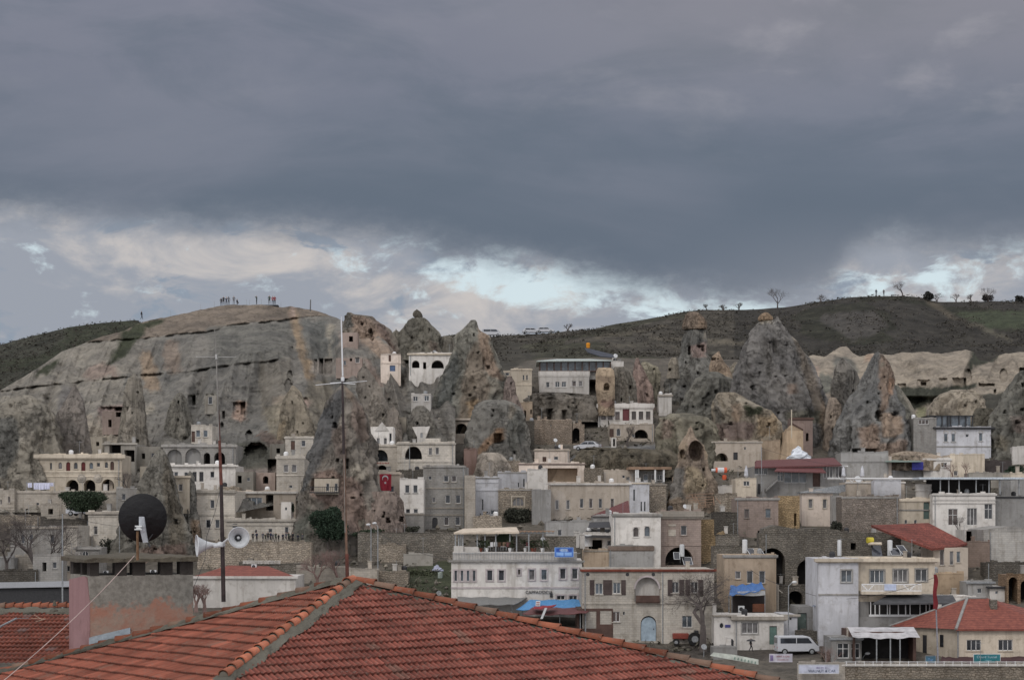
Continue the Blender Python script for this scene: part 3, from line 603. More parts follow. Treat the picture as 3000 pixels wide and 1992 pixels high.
rock('rock_outcrop','big pale tan boulder leaning before the largest cone',[(1150,2105,2155),(1158,2096,2168),(1172,2091,2190),(1190,2090,2225),(1205,2089,2262),(1235,2090,2280),(1270,2085,2290),(1320,2080,2300),(1360,2080,2300)],300,(.25,.22,.175),seed=23,flute=.6,
  paints=[([(2150,1165),(2200,1170),(2250,1190),(2200,1195),(2160,1200)],LTc),([(2140,1190),(2165,1180),(2160,1240),(2140,1240)],WM),([(2170,1190),(2230,1195),(2225,1220),(2180,1225)],(.055,.06,.04)),([(2210,1225),(2270,1215),(2265,1280),(2210,1285)],(.36,.28,.19)),([(2090,1240),(2200,1240),(2200,1285),(2090,1300)],(.25,.195,.175)),([(2090,1150),(2110,1200),(2115,1240),(2095,1240)],(.19,.18,.16))])
rock('fairy_chimney','grey pointed cone with a tan scar down its right side',[(1030,2568,2576),(1040,2558,2592),(1060,2547,2607),(1090,2532,2620),(1110,2522,2622),(1140,2508,2618),(1170,2490,2625),(1200,2478,2640),(1240,2462,2650),(1280,2448,2655),(1330,2432,2656),(1390,2420,2656)],302,(.133,.138,.142),seed=24,
  paints=[([(2576,1035),(2600,1045),(2622,1090),(2615,1150),(2600,1160),(2590,1200),(2562,1215),(2570,1130),(2572,1080)],(.29,.215,.165)),([(2600,1110),(2618,1110),(2610,1160),(2598,1155)],(.42,.28,.2)),([(2568,1212),(2600,1208),(2630,1220),(2638,1260),(2615,1285),(2570,1285),(2560,1260)],(.36,.275,.21)),([(2505,1260),(2550,1245),(2560,1300),(2640,1290),(2640,1360),(2560,1360),(2500,1320)],(.33,.25,.20)),([(2575,1070),(2590,1060),(2588,1085)],LTc)],
  carves=[(2558,1222,20,34,2.5,'e'),(2612,1215,12,14,1.5,'e'),(2518,1322,70,10,2.5)])
rock('rock_slope','smooth grey-green rock ramp right of the scarred cone',[(1128,2612,2628),(1150,2606,2645),(1175,2604,2662),(1200,2602,2675),(1240,2600,2692),(1290,2600,2702),(1340,2600,2710)],306,(.20,.195,.17),seed=25,flute=.5,paints=[([(2640,1145),(2665,1175),(2700,1250),(2690,1250),(2655,1190)],LTc)])
rock('fairy_chimney','dark cone at the right edge with a pale carved front',[(1085,2990,3040),(1100,2975,3055),(1130,2958,3075),(1180,2935,3090),(1230,2912,3110),(1280,2896,3125),(1340,2888,3140),(1400,2884,3140)],302,(.118,.12,.112),seed=26,paints=[([(2945,1225),(2990,1220),(3010,1240),(2990,1275),(2950,1265)],(.27,.225,.2)),([(2905,1270),(2940,1290),(2930,1320),(2900,1310)],(.2,.18,.14))],carves=[(2958,1240,7,12,1.5),(2988,1130,9,12,1.2),(2933,1208,6,10,1.),(2983,1202,16,8,1.5,'e')])
rock('rock_outcrop','greenish weathered rock under the dark hoodoo base',[(1212,1955,2040),(1225,1935,2080),(1260,1925,2100),(1300,1922,2110),(1340,1920,2110),(1390,1925,2110)],296,(.155,.15,.125),seed=27,flute=.7,paints=[([(1931,1230),(1962,1235),(1966,1283),(1940,1283)],(.31,.245,.205))],carves=[(1943,1234,4,7,1),(2060,1320,1,1,0)])
Ir=rock('arch_rock','eroded tan rock with an open hollow arch near its tip',[(1248,2019,2027),(1258,2014,2031),(1275,2008,2038),(1292,1994,2052),(1305,1986,2068),(1330,1984,2074),(1360,1980,2080),(1390,1975,2086),(1420,1965,2092),(1460,1955,2096),(1500,1948,2098),(1530,1945,2098)],270,(.27,.22,.175),seed=28,flute=.7,
  paints=[([(1948,1370),(2004,1368),(1998,1460),(1940,1460)],(.19,.185,.175)),([(2006,1368),(2045,1372),(2072,1420),(2065,1438),(2004,1446)],(.44,.36,.25)),([(2010,1295),(2055,1290),(2062,1345),(2012,1345)],(.2,.15,.125)),([(2056,1300),(2074,1310),(2074,1345),(2060,1350)],(.4,.32,.23)),([(1984,1300),(2010,1290),(2004,1350),(1985,1350)],(.33,.265,.2))],
  carves=[(2036,1322,42,60,3.4,'e'),(1999,1330,14,26,1.2,'e')])
rock('rock_rubble','tan crumbled rocks beside the grey tower house',[(1322,2640,2680),(1328,2620,2720),(1338,2610,2750),(1350,2605,2760),(1380,2600,2770)],290,(.30,.25,.2),seed=29,flute=.8)
rock('rock_outcrop','dark low rock ridge above the street of the shuttered hotel',[(1150,1580,1640),(1158,1560,1730),(1175,1540,1760),(1200,1530,1770),(1240,1520,1780)],322,(.17,.155,.135),seed=30,flute=.8,carves=[(1610,1215,14,26,2),(1650,1220,14,26,2)])
rock('carved_rock_house','tan rock block with an arched window cut in its face',[(1078,1752,1790),(1084,1748,1797),(1100,1745,1800),(1140,1745,1800),(1180,1750,1800),(1220,1750,1800)],318,(.40,.32,.235),seed=31,flute=.15,amp=.5,squash=.7,carves=[(1776,1134,17,20,1.2,'e'),(1776,1138,17,12,1.2)],paints=[([(1745,1105),(1790,1100),(1790,1120),(1748,1122)],(.26,.2,.15)),([(1755,1175),(1800,1170),(1800,1195),(1755,1195)],(.3,.2,.165))])
rock('rock_outcrop','grey crumbling rock right of the carved tan block',[(1075,1800,1830),(1090,1795,1850),(1130,1795,1862),(1180,1795,1865),(1230,1790,1870)],322,(.195,.18,.155),seed=32)
rock('rock_cluster','grey rock lumps left of the arcaded cream mansion',[(1300,95,120),(1330,90,150),(1370,80,150),(1410,75,150),(1450,70,150)],270,(.21,.2,.18),seed=34)
rock('rock_outcrop','brownish rock mound above the stone vault',[(1310,1720,1760),(1320,1700,1960),(1335,1690,1980),(1350,1680,1985),(1400,1680,1985)],290,(.10,.092,.075),seed=35,flute=.6)
# ---------------------------------------------------------------- spurs and pinnacles standing against the foot of the cliff
sp_=lambda label,rows,Y,base,**k:rock('rock_spur',label,rows,Y,base,**dict(dict(group='rock spurs along the foot of the cliff',squash=.7),**k))
sp_('broad folded rock hump at the far left foot of the cliff',[(1158,55,85),(1172,20,120),(1200,-20,150),(1250,-50,172),(1310,-70,180),(1400,-80,185),(1480,-80,185)],272,(.22,.205,.175),seed=51,flute=.7,paints=[([(0,1230),(60,1220),(90,1300),(40,1400),(0,1400)],(.15,.15,.14))])
sp_('dark smooth leaning rock slab above the cream mansion',[(1128,216,224),(1145,205,232),(1180,185,246),(1220,160,256),(1270,140,262),(1320,130,266),(1390,125,270),(1440,120,275)],277,(.165,.155,.148),seed=52,flute=.45)
sp_('crumbled pinnacle column on the cliff above the open annex',[(1096,388,398),(1110,376,410),(1150,366,418),(1200,360,424),(1250,352,430),(1300,345,438),(1360,338,446)],290,(.20,.185,.16),seed=53,flute=1.3,paints=[([(372,1200),(395,1190),(400,1290),(375,1300)],(.33,.30,.26))])
sp_('folded buttress left of the cave front house',[(1150,520,532),(1180,500,548),(1230,486,560),(1290,474,566),(1350,468,575)],299,(.19,.182,.16),seed=54,flute=1.1)
sp_('broad warm buttress left of the broad pointed cone',[(1130,852,864),(1150,838,880),(1190,822,900),(1240,812,915),(1300,800,925),(1370,795,930)],294,(.23,.205,.165),seed=55,flute=1.2,paints=[([(815,1240),(840,1230),(835,1300),(815,1300)],(.34,.28,.2))])
sp_('sloping grey ramp spur rising right of the broad pointed cone',[(1066,1062,1072),(1090,1050,1088),(1140,1044,1120),(1200,1050,1150),(1260,1060,1172),(1320,1065,1180)],300,(.215,.195,.17),seed=56,flute=1.)
sp_('rounded grey buttress below the white cliff balcony house',[(1188,1222,1244),(1205,1206,1262),(1240,1196,1276),(1290,1190,1285),(1340,1190,1290)],299,(.19,.18,.16),seed=57,flute=.9)
sp_('small broken rock tooth beside the arched loggia',[(1186,1148,1156),(1205,1138,1166),(1250,1130,1178),(1310,1126,1184)],297,(.23,.205,.18),seed=58,flute=1.)
sp_('low brownish cave roof rock above the big cave mouth',[(1262,776,800),(1275,750,830),(1292,735,842),(1306,730,846)],300,(.17,.135,.115),seed=59,flute=.6)
sp_('split rock needle on the pale cliff, left of the scarred cone',[(1050,2462,2474),(1065,2452,2490),(1090,2446,2512),(1130,2440,2520),(1180,2440,2520),(1240,2438,2522)],318,(.19,.18,.165),seed=60,flute=1.2)
sp_('crumbling tan rock shoulder right of the largest cone',[(1165,2432,2448),(1185,2426,2462),(1230,2420,2470),(1290,2415,2476),(1350,2412,2480)],305,(.28,.235,.195),seed=61,flute=1.)
sp_('pale folded rock mound left of the lilac house terrace',[(1142,2790,2850),(1155,2760,2868),(1180,2735,2876),(1210,2722,2880),(1250,2715,2884)],322,(.31,.275,.225),seed=62,flute=.9)
sp_('dark rubble mound behind the grey tower house',[(1196,2860,2900),(1215,2850,2925),(1250,2846,2940),(1300,2842,2950)],312,(.12,.115,.098),seed=63,flute=.9)
# ---------------------------------------------------------------- building materials
W_=lambda:mat('white_plaster',(.60,.575,.55),kind='plaster',var=.12)
WB=lambda:mat('bluish_whitewash',(.50,.505,.54),kind='plaster',var=.14)
CR=lambda:mat('cream_plaster',(.55,.485,.40),kind='plaster',var=.12)
CP=lambda:mat('pinkish_cream_plaster',(.60,.52,.46),kind='plaster',var=.1)
ST=lambda:mat('cut_stone',(.40,.365,.325),kind='stone',var=.15)
SW=lambda:mat('pale_cut_stone',(.52,.485,.44),kind='stone',var=.12)
GS=lambda:mat('grey_cut_stone',(.335,.325,.315),kind='stone',var=.15)
BG=lambda:mat('beige_plaster',(.43,.375,.32),kind='plaster',var=.12)
GY_=lambda:mat('grey_render',(.30,.295,.29),kind='plaster',var=.15)
PK_=lambda:mat('pinkish_stone',(.31,.25,.225),kind='stone',var=.15)
TN=lambda:mat('tan_plaster',(.39,.31,.235),kind='plaster',var=.15)
YR=lambda:mat('yellow_rubble',(.44,.33,.20),kind='rubble',var=.2)
GR_=lambda:mat('grey_rubble',(.20,.185,.165),kind='rubble',var=.25)
BR=lambda:mat('brown_brick',(.215,.165,.14),kind='stone',var=.15)
CC=lambda:mat('concrete',(.36,.34,.31),kind='plaster',var=.15)
DK=lambda:mat('painted_room_shade',(.022,.020,.020),var=.3)  # near-black colour painted for shade inside rooms, arches and a canopied terrace
DKM=lambda:mat('dark_metal',(.035,.035,.038),rough=.5,kind='metal')
WHM=lambda:mat('white_painted_metal',(.7,.7,.7),rough=.4,kind='metal',var=.08)
GYM=lambda:mat('grey_metal',(.28,.29,.30),rough=.45,kind='metal',metal=.3)
WOOD=lambda:mat('brown_wood',(.085,.05,.04),rough=.7)
WOODL=lambda:mat('weathered_wood',(.27,.18,.125),rough=.8)
RED=lambda:mat('maroon_sheet',(.125,.045,.045),rough=.6,kind='metal')
TILE=lambda:mat('red_roof_tile',(.20,.06,.042),kind='stone',var=.2)
WFR=lambda:mat('white_frame',(.62,.61,.60),rough=.5)
GL=[lambda:glass('dark_glass',(.03,.033,.038)),lambda:glass('curtained_glass',(.10,.095,.095),.2),lambda:glass('blue_grey_glass',(.07,.085,.10),.15),lambda:glass('brown_glass',(.065,.05,.045),.2)]
def arcpts(x0,x1,z0,z1,kind,n=10):
    """outline of an opening, counter-clockwise seen from the front"""
    if kind in('round','point'):
        w=(x1-x0)/2;xm=(x0+x1)/2
        h=min(w,(z1-z0)*.9) if kind=='round' else min(w*1.15,(z1-z0)*.9)
        pts=[(x0,z0),(x1,z0)]
        for i in range(n+1):
            a=math.pi*i/n
            cx=math.cos(a);sz=math.sin(a)
            if kind=='point': sz=sz**1.25*(1) if abs(cx)>.02 else 1;cx=math.copysign(abs(cx)**.85,cx) if abs(cx)>1e-6 else 0
            pts.append((xm+w*cx,z1-h+h*sz))
        return pts,h
    if kind=='circ':
        xm=(x0+x1)/2;zm=(z0+z1)/2
        return [(xm+(x1-x0)/2*math.cos(t),zm+(z1-z0)/2*math.sin(t)) for t in [2*math.pi*i/14 for i in range(14)]],0
    return [(x0,z0),(x1,z0),(x1,z1),(x0,z1)],0
def facade(m,x0,x1,z0,z1,ops,y=0,outline=None):
    """front wall with real openings; ops: (x0,x1,z0,z1,kind,depth)"""
    xs=sorted({x0,x1}|{o[0] for o in ops}|{o[1] for o in ops});zs=sorted({z0,z1}|{o[2] for o in ops}|{o[3] for o in ops})
    for a,b in zip(xs,xs[1:]):
        for c,d in zip(zs,zs[1:]):
            mx,mz=(a+b)/2,(c+d)/2
            if any(o[0]<mx<o[1] and o[2]<mz<o[3] for o in ops) or b-a<1e-5 or d-c<1e-5: continue
            m.quad((a,y,c),(b,y,c),(b,y,d),(a,y,d))
    for ox0,ox1,oz0,oz1,k,dp in ops:
        pts,h=arcpts(ox0,ox1,oz0,oz1,k)
        if k in('round','point'):
            ar=pts[2:];mid=len(ar)//2
            for i in range(mid): m.add([(ox1,y,oz1),(ar[i][0],y,ar[i][1]),(ar[i+1][0],y,ar[i+1][1])],[(0,2,1)])
            for i in range(mid,len(ar)-1): m.add([(ox0,y,oz1),(ar[i][0],y,ar[i][1]),(ar[i+1][0],y,ar[i+1][1])],[(0,2,1)])
        if k=='circ':
            n=len(pts)
            for i in range(n):
                a=pts[i];b=pts[(i+1)%n];q=i*4//n if False else 0
                cxx=ox1 if (a[0]+b[0])/2>(ox0+ox1)/2 else ox0;czz=oz1 if (a[1]+b[1])/2>(oz0+oz1)/2 else oz0
                m.add([(cxx,y,czz),(a[0],y,a[1]),(b[0],y,b[1])],[(0,1,2)])
            for (cx,cz,p,q) in(((ox0+ox1)/2,oz1,ox0,ox1),): pass
        n=len(pts)
        for i in range(n):
            a=pts[i];b=pts[(i+1)%n]
            m.quad((a[0],y,a[1]),(a[0],y+dp,a[1]),(b[0],y+dp,b[1]),(b[0],y,b[1]))
KIND={'w':'rect','a':'round','d':'rect','D':'round','o':'rect','O':'round','P':'point','c':'circ','s':'rect','p':'point'}
BL={};BN=[0]
def B(name,label,x0,x1,yt,yb,mt,wins=(),Y=None,yaw=None,dp=9,cor=None,sc=(),trim=None,fr=None,cat='house',group='stone and plaster houses of the hill town',ext=2.5,par=0,surr=0,key=None,sill=True,curt=None):
    mt=mt() if callable(mt) else mt;mid=(x0+x1)/2
    if Y is None: Y=float(np.interp(yb,_mp,_my))-4 if mid<1330 and yb<1482 else dep(yb)
    if (mid>=1330 or yb>=1482) and Y>dep(yb)-.4: Y=dep(yb)-.4
    BN[0]+=1;Y-=(BN[0]*.137)%.9 if Y==dep(yb) or Y==dep(yb)-.4 else (BN[0]%7)*.021
    if mid<1330 and yb<1482 and x0>-100:
        gx,gy=np.meshgrid(np.linspace(x0-3,x1+3,24),np.linspace(yt+2,yb,12));Y=min(Y,float(mdepth(gx,gy,False).min())-.25)
    s=Y/F;yaw=random.uniform(-5,5) if yaw is None else yaw;ya=math.radians(yaw);k=1/math.cos(ya)
    root=thing(name,label,cat,P(mid,yb,Y),ya,group)
    w=(x1-x0)*s*k/2;H=(yb-yt)*s;E=ext
    def LX(px): return (px-mid)*s*k
    def LZ(py): return (yb-py)*s
    ops=[]
    for q in wins:
        kd,cx,cy,ww,hh=q[:5]
        dpt={'w':.22,'a':.22,'d':.2,'D':.25,'o':2.4,'O':2.4,'P':2.4,'c':.25,'s':.3,'p':.22}[kd]
        if kd=='O' and len(q)>5 and q[5] in(W_,GY_): dpt=.75
        ops.append((LX(cx-ww/2),LX(cx+ww/2),LZ(cy+hh/2),LZ(cy-hh/2),KIND[kd],dpt))
    m=M();facade(m,-w,w,-E,H,ops)
    m.quad((-w,0,H),(w,0,H),(w,dp,H),(-w,dp,H));m.quad((w,0,-E),(w,dp,-E),(w,dp,H),(w,0,H));m.quad((-w,dp,-E),(-w,0,-E),(-w,0,H),(-w,dp,H));m.quad((w,dp,-E),(-w,dp,-E),(-w,dp,H),(w,dp,H))
    m.build('wall',mt,root)
    for q,o in zip(wins,ops):
        kd=q[0];ex=q[5] if len(q)>5 else None
        pts,h=arcpts(*o[:5]);d=o[5];n=len(pts);ww=o[1]-o[0];hh=o[3]-o[2];cx=(o[0]+o[1])/2;cz=(o[2]+o[3])/2
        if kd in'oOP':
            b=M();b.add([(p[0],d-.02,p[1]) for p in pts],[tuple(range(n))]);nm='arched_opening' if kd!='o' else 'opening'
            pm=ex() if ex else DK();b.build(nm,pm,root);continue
        if kd in'dD':
            b=M();f=.94;b.slab([(cx+(p[0]-cx)*f,.1,o[2]+(p[1]-o[2])*f) for p in pts],(0,.06,0))
            dr=b.build('door',ex() if ex else WOOD(),root)
            hb=M();hb.box(cx+ww*.3,cx+ww*.36,.05,.1,o[2]+hh*.45,o[2]+hh*.5);hb.build('handle',DKM(),dr)
            g=M();g.add([(p[0],d-.01,p[1]) for p in pts],[tuple(range(n))]);g.build('door_frame',DKM(),root);continue
        # glazed window: frame > pane (+ sill)
        tck=min(.06,ww*.09);f=M();inner=[(cx+(p[0]-cx)*(1-2*tck/ww),cz+(p[1]-cz)*(1-2*tck/hh)) for p in pts]
        for i in range(n):
            a,b2,c,e=pts[i],pts[(i+1)%n],inner[(i+1)%n],inner[i]
            f.quad((a[0],.1,a[1]),(b2[0],.1,b2[1]),(c[0],.1,c[1]),(e[0],.1,e[1]));f.quad((e[0],.1,e[1]),(c[0],.1,c[1]),(c[0],.2,c[1]),(e[0],.2,e[1]))
        if ww>.74 and kd!='s':
            nb=1 if ww<1.3 else 2
            for j in range(nb):
                xx=o[0]+ww*(j+1)/(nb+1);f.box(xx-.03,xx+.03,.1,.17,o[2],o[3]-(h*.15))
            if hh>1.3 and kd in'wa' and nb==1: f.box(o[0],o[1],.11,.17,o[2]+hh*.62-.025,o[2]+hh*.62+.025)
        fm=(fr or WFR)() if ex is None or isinstance(ex,int) else ex()
        wo=f.build('window',fm,root)
        g=M();g.add([(p[0],.19,p[1]) for p in pts],[tuple(range(n))])
        gi=ex if isinstance(ex,int) else (curt if curt is not None else random.choice([0,0,1,2,3]))
        g.build('pane',GL[gi](),wo)
        if sill and kd in'wa' and hh>.6:
            g=M();g.box(o[0]-.1,o[1]+.1,-.10,.05,o[2]-.1,o[2]);g.build('sill',(trim or (lambda:mt))(),wo)
        if surr:
            g=M();r=surr*s
            for (a,b2,c,e) in((o[0]-r,o[0],o[2]-r,o[3]+r),(o[1],o[1]+r,o[2]-r,o[3]+r),(o[0],o[1],o[3],o[3]+r),(o[0],o[1],o[2]-r,o[2]-.1)): g.box(a,b2,-.07,0.002,c,e)
            g.build('surround',(trim or ST)(),wo)
    if cor:
        h,pr,cm=cor;c=M();c.box(-w-pr,w+pr,-pr,.25,H-h*s,H+.04);c.box(-w-pr*.6,w+pr*.6,-pr*.55,.2,H-h*s*1.35,H-h*s);c.build('cornice',cm(),root)
    if par:
        c=M();c.box(-w,w,0,.25,H+.001,H+par*s);c.box(-w,-w+.25,.251,dp,H+.001,H+par*s);c.box(w-.25,w,.251,dp,H+.001,H+par*s);c.build('parapet',mt,root)
    if sc:
        c=M()
        for z in sc: c.box(-w-.03,w+.03,-.09,.01,LZ(z)-.09,LZ(z)+.09)
        c.build('string_course',(trim or (lambda:mt))(),root)
    root['_s']=s
    BL[key or label]=(root,LX,LZ,s,w,H)
    return root,LX,LZ,s,w,H
def g_(xs,cy,w,h,k='w',*e): return [(k,x,cy,w,h)+e for x in xs]
# ---------------------------------------------------------------- left part of the town
r,LX,LZ,s,w,H=B('arcaded_mansion','cream mansion with arched windows, two red doors and a big arcade below',112,356,1332,1439,CR,
  g_([177,222,267],1364,12,20,'a')+g_([200,244],1366,12,26,'D',lambda:mat('dark_red_door',(.10,.025,.025)))+[('w',288,1361,10,12),('a',311,1362,10,18,0),('D',328,1364,11,25)]+[('a',150,1365,6,20)]+
  [('O',212,1421,36,32),('O',262,1422,34,34),('O',315,1421,36,36)],cor=(10,.5,CR),sc=(1381,1395),dp=8,yaw=2,cat='mansion',fr=CR)
for cx in(239,287):
    m=M();m.lathe([(.01,-.16),(.25,-.14),(.28,-.08),(.55,-.12),(.62,-.06),(.62,.02)],(LX(cx),0,LZ(1401)),(0,1,0),18);m.build('rosette',ST(),r,smooth=True)
B('open_concrete_annex','unfinished concrete frame annex with two dark open bays beside the mansion',306,396,1299,1375,CC,[('o',337,1315,34,24),('o',379,1335,30,34)],cor=(3,.3,CC),yaw=1)
B('arcade_house','pale stone arcade with two dark arches at the left edge',-40,68,1362,1432,SW,[('O',11,1408,19,45),('O',52,1407,26,42)],cor=(5,.15,SW))
B('stone_house','small grey stone house with a low tower below the left arcade',-40,43,1436,1505,ST,[('a',27,1463,7,18),('s',3,1470,4,14),('w',12,1512,8,10)],sc=(1484,1492))
B('rubble_house','long weathered stone wall house below the white laundry',43,178,1440,1502,ST,[('o',81,1500,12,20,DK),('s',110,1476,8,8),('O',186,1497,1,1)][:2],cor=(4,.15,ST),group='stone and plaster houses of the hill town')
B('stone_house','stone house with a dark arched gateway behind the bare trees',120,206,1478,1520,ST,[('O',186,1500,22,32),('o',148,1498,14,16)])
B('cave_front_house','white walled cave front with brown door and two pale windows high on the cliff',560,622,1247,1296,SW,[('w',580,1270,13,20,2),('w',602,1270,13,20,2),('d',566,1279,10,32)],dp=5,yaw=-3)
B('arcade_house','grey stone arcade with three wide arches over a terrace',478,690,1303,1361,GS,[('O',511,1338,44,44,GY_),('O',566,1336,46,46,GY_),('O',606,1343,19,34),('O',643,1342,32,36)],cor=(6,.25,GS),yaw=1)
for q in range(2): pass
B('terrace_house','long pale house with balcony doors under the grey arcade',482,690,1363,1428,W_,[('w',516,1388,12,12,0),('d',570,1396,12,28,DKM),('d',590,1396,12,28,DKM),('w',622,1390,12,18),('w',545,1390,10,14,0)],cor=(4,.4,W_),yaw=1,Y=279)
B('carved_facade','small cream carved facade with one window between two grey rocks',503,555,1394,1448,CR,[('w',529,1428,12,20,1)],cor=(5,.2,CR),Y=249,dp=4,yaw=0)
B('stone_house','tall cream block house with three dark windows behind the rusty mast',571,688,1438,1580,SW,[('w',622,1476,12,24,0),('w',610,1534,14,24,0),('w',637,1534,13,24,0)],cor=(6,.3,SW),sc=(1447,1508),Y=258,yaw=-2)
B('terrace_house','open terrace house with grey door, dark curtain and cream pillars',688,866,1440,1515,BG,[('d',698,1478,26,42,GYM),('w',744,1470,48,26,2),('o',790,1472,22,46),('o',862,1475,1,1)][:3],cor=(5,.3,W_),Y=261,yaw=0)
B('long_low_house','long low pale house with four small dark openings above the terrace wall',664,868,1522,1588,SW,[('w',688,1540,16,13,0),('a',750,1556,8,10,3),('w',792,1554,11,12,0),('w',840,1553,11,20,0)],cor=(5,.25,SW),sc=(1538,),yaw=0)
B('garden_hut','tiny white hut with a half dome beside a dark cypress',823,853,1470,1506,W_,[('w',838,1490,6,9,0)],Y=255,dp=2.5,yaw=0)
r,LX,LZ,s,w,H=B('terrace_house','small pale house with brown door perched left of the broad cone',835,918,1281,1333,SW,[('d',858,1307,12,32),('w',889,1299,12,18,0)],cor=(3,.15,SW),Y=285)
r,LX,LZ,s,w,H=B('stone_house','pale block stone house with paired windows hidden half behind the broad cone',810,892,1337,1440,SW,[('w',838,1372,14,22,1),('w',862,1372,14,22,1),('w',852,1425,10,8,0)],cor=(6,.15,SW),sc=(1392,),Y=272)
# facade sunk in the broad cone with its balcony
r,LX,LZ,s,w,H=B('cone_balcony_house','pale facade with two dark doors and a dark railed balcony cut into the broad cone',921,990,1402,1442,CR,[('w',960,1427,9,22,0),('w',985,1427,9,22,0)],Y=246.2,dp=4,yaw=0,ext=.3)
m=M()
for i in range(15):
    x=LX(910+6*i);m.box(x-.03,x+.03,-1.0,-.95,LZ(1442),LZ(1426))
m.box(LX(910),LX(995),-1.02,-.93,LZ(1427),LZ(1425.4));m.box(LX(910),LX(995),-1.02,.1,LZ(1444),LZ(1441));m.build('balcony',DKM(),r)
B('pediment_house','white house with a pointed pediment and two tall windows',1086,1152,1250,1303,W_,[('w',1108,1292,9,18,1),('w',1129,1292,9,18,1),('w',1144,1284,7,30,0)],Y=287,dp=5,yaw=0)
r,LX,LZ,s,w,H=BL['white house with a pointed pediment and two tall windows']
m=M();m.slab([(LX(1098),-.1,LZ(1262)),(LX(1140),-.1,LZ(1262)),(LX(1119),-.1,LZ(1236))],(0,.8,0));m.build('pediment',W_(),r)
r,LX,LZ,s,w,H=B('arched_terrace_house','stone house with a wide arched loggia above the flag',1089,1164,1305,1390,ST,[('O',1113,1334,46,34,GL[2]),('O',1119,1369,28,14)],cor=(3,.15,ST),Y=281,dp=6,yaw=0)
for i,(c0,h_) in enumerate(((1100,1356),)):
    m=M()
    for j in range(9): m.box(LX(1100+j*4.6),LX(1102.6+j*4.6),-.05,.0,LZ(1358.5),LZ(1354+(j%3)*.6))
    m.build('wall_lettering',mat('faded_red_paint',(.25,.06,.05)),r)
B('arched_terrace_house','long pale stone house with a big pointed arch and two small windows',1164,1332,1298,1386,SW,[('P',1211,1326,50,38),('w',1261,1322,10,20,1),('w',1281,1321,10,20,1),('w',1254,1366,14,8,0)],cor=(4,.2,SW),sc=(1352,),Y=281,yaw=1)
r,LX,LZ,s,w,H=B('carved_facade','white trapezoid plaster front with a tiny door under the cliff',1222,1246,1249,1292,W_,[('d',1235,1275,7,14,GYM)],Y=300,dp=3,yaw=0)
m=M();m.slab([(LX(1207),-.05,LZ(1250)),(LX(1222),-.05,LZ(1250)),(LX(1222),-.05,LZ(1280))],(0,2,0));m.slab([(LX(1246),-.05,LZ(1250)),(LX(1260),-.05,LZ(1248)),(LX(1246),-.05,LZ(1284))],(0,2,0));m.build('side_wall',W_(),r)
B('flag_house','beige house with two shuttered windows behind the red flag',1086,1172,1385,1484,BG,[('w',1115,1436,13,24,2),('w',1148,1436,13,24,2)],cor=(4,.2,BG),Y=262,yaw=0)
B('tower_house','tall white house with two rows of paired dark windows',1171,1241,1404,1545,W_,g_([1193,1217],1432,13,23,'w',0)+g_([1195,1218],1502,13,23,'w',0),sc=(1523,),trim=GS,Y=256,yaw=-2)
B('stone_house','large grey cut stone house of three storeys right of the white tower house',1240,1362,1366,1548,GS,[('w',1260,1400,9,10,0)]+g_([1307,1330],1402,14,18,'w')+[('w',1271,1464,9,15,1)]+g_([1312,1342],1462,14,24,'w')+[('D',1274,1531,16,32,DKM)]+g_([1308,1341],1526,14,24,'w'),cor=(3,.15,GS),sc=(1430,1488,1508),trim=ST,Y=260,yaw=-2)
B('long_low_house','grey plastered base house with two small square windows',1098,1241,1505,1572,GS,[('w',1103,1521,11,17,3),('w',1141,1519,11,15,0)],Y=253.5,cor=(3,.1,ST),yaw=0)
B('carved_facade','beige carved rock front with a barred window and a dark cave mouth',1290,1374,1226,1275,BG,[('w',1315,1257,16,27,0),('O',1352,1255,34,30)],cor=(5,.4,BG),Y=308,dp=6)
B('pink_wall_house','small plain pink wall under the orange hollow',1359,1396,1318,1382,mat_p:=lambda:mat('pink_plaster',(.30,.205,.18),kind='plaster'),[],Y=286,dp=4)
# cliff-top houses
B('cream_house','small cream house with a blue door on the cliff edge',1116,1174,1040,1088,CP,[('d',1142,1049,7,20),('d',1150,1079,16,17,lambda:mat('blue_door',(.09,.13,.22)))],Y=329,sc=(1063,),dp=5)
B('arcade_house','white terrace house with two arches and rolled reed awnings on its roof',1198,1332,1036,1092,W_,[('O',1218,1067,22,22),('o',1244,1071,9,20),('O',1282,1067,36,24)],cor=(4,.3,CR),Y=329,dp=7,yaw=2)
B('cliff_balcony_house','white balcony house hanging on the cliff, centre left',1205,1262,1156,1183,W_,[('w',1217,1168,14,14,0),('w',1250,1167,14,16,2)],Y=311,dp=4)
B('white_wall_house','narrow white curved wall peeping out left of the tall pointed cone',1287,1302,1098,1140,W_,[('o',1296,1130,6,16)],Y=318,dp=3)
B('cream_tower_house','cream tower house with two tiny windows beside the tall pointed cone',1498,1558,1082,1182,CR,[('w',1534,1106,5,15,0),('w',1544,1106,5,15,0),('c',1549,1161,7,7)],sc=(1127,),cor=(2,.15,CR),yaw=3)
B('cream_house','low cream wing with one dark window left of the cream tower',1474,1500,1086,1125,CR,[('w',1486,1096,12,9,0)],Y=338,dp=4)
B('tan_pillar_house','tan carved doorway front below the cream tower',1520,1560,1180,1236,TN,[('O',1537,1213,9,22),('O',1556,1206,5,14)],Y=318,dp=4)
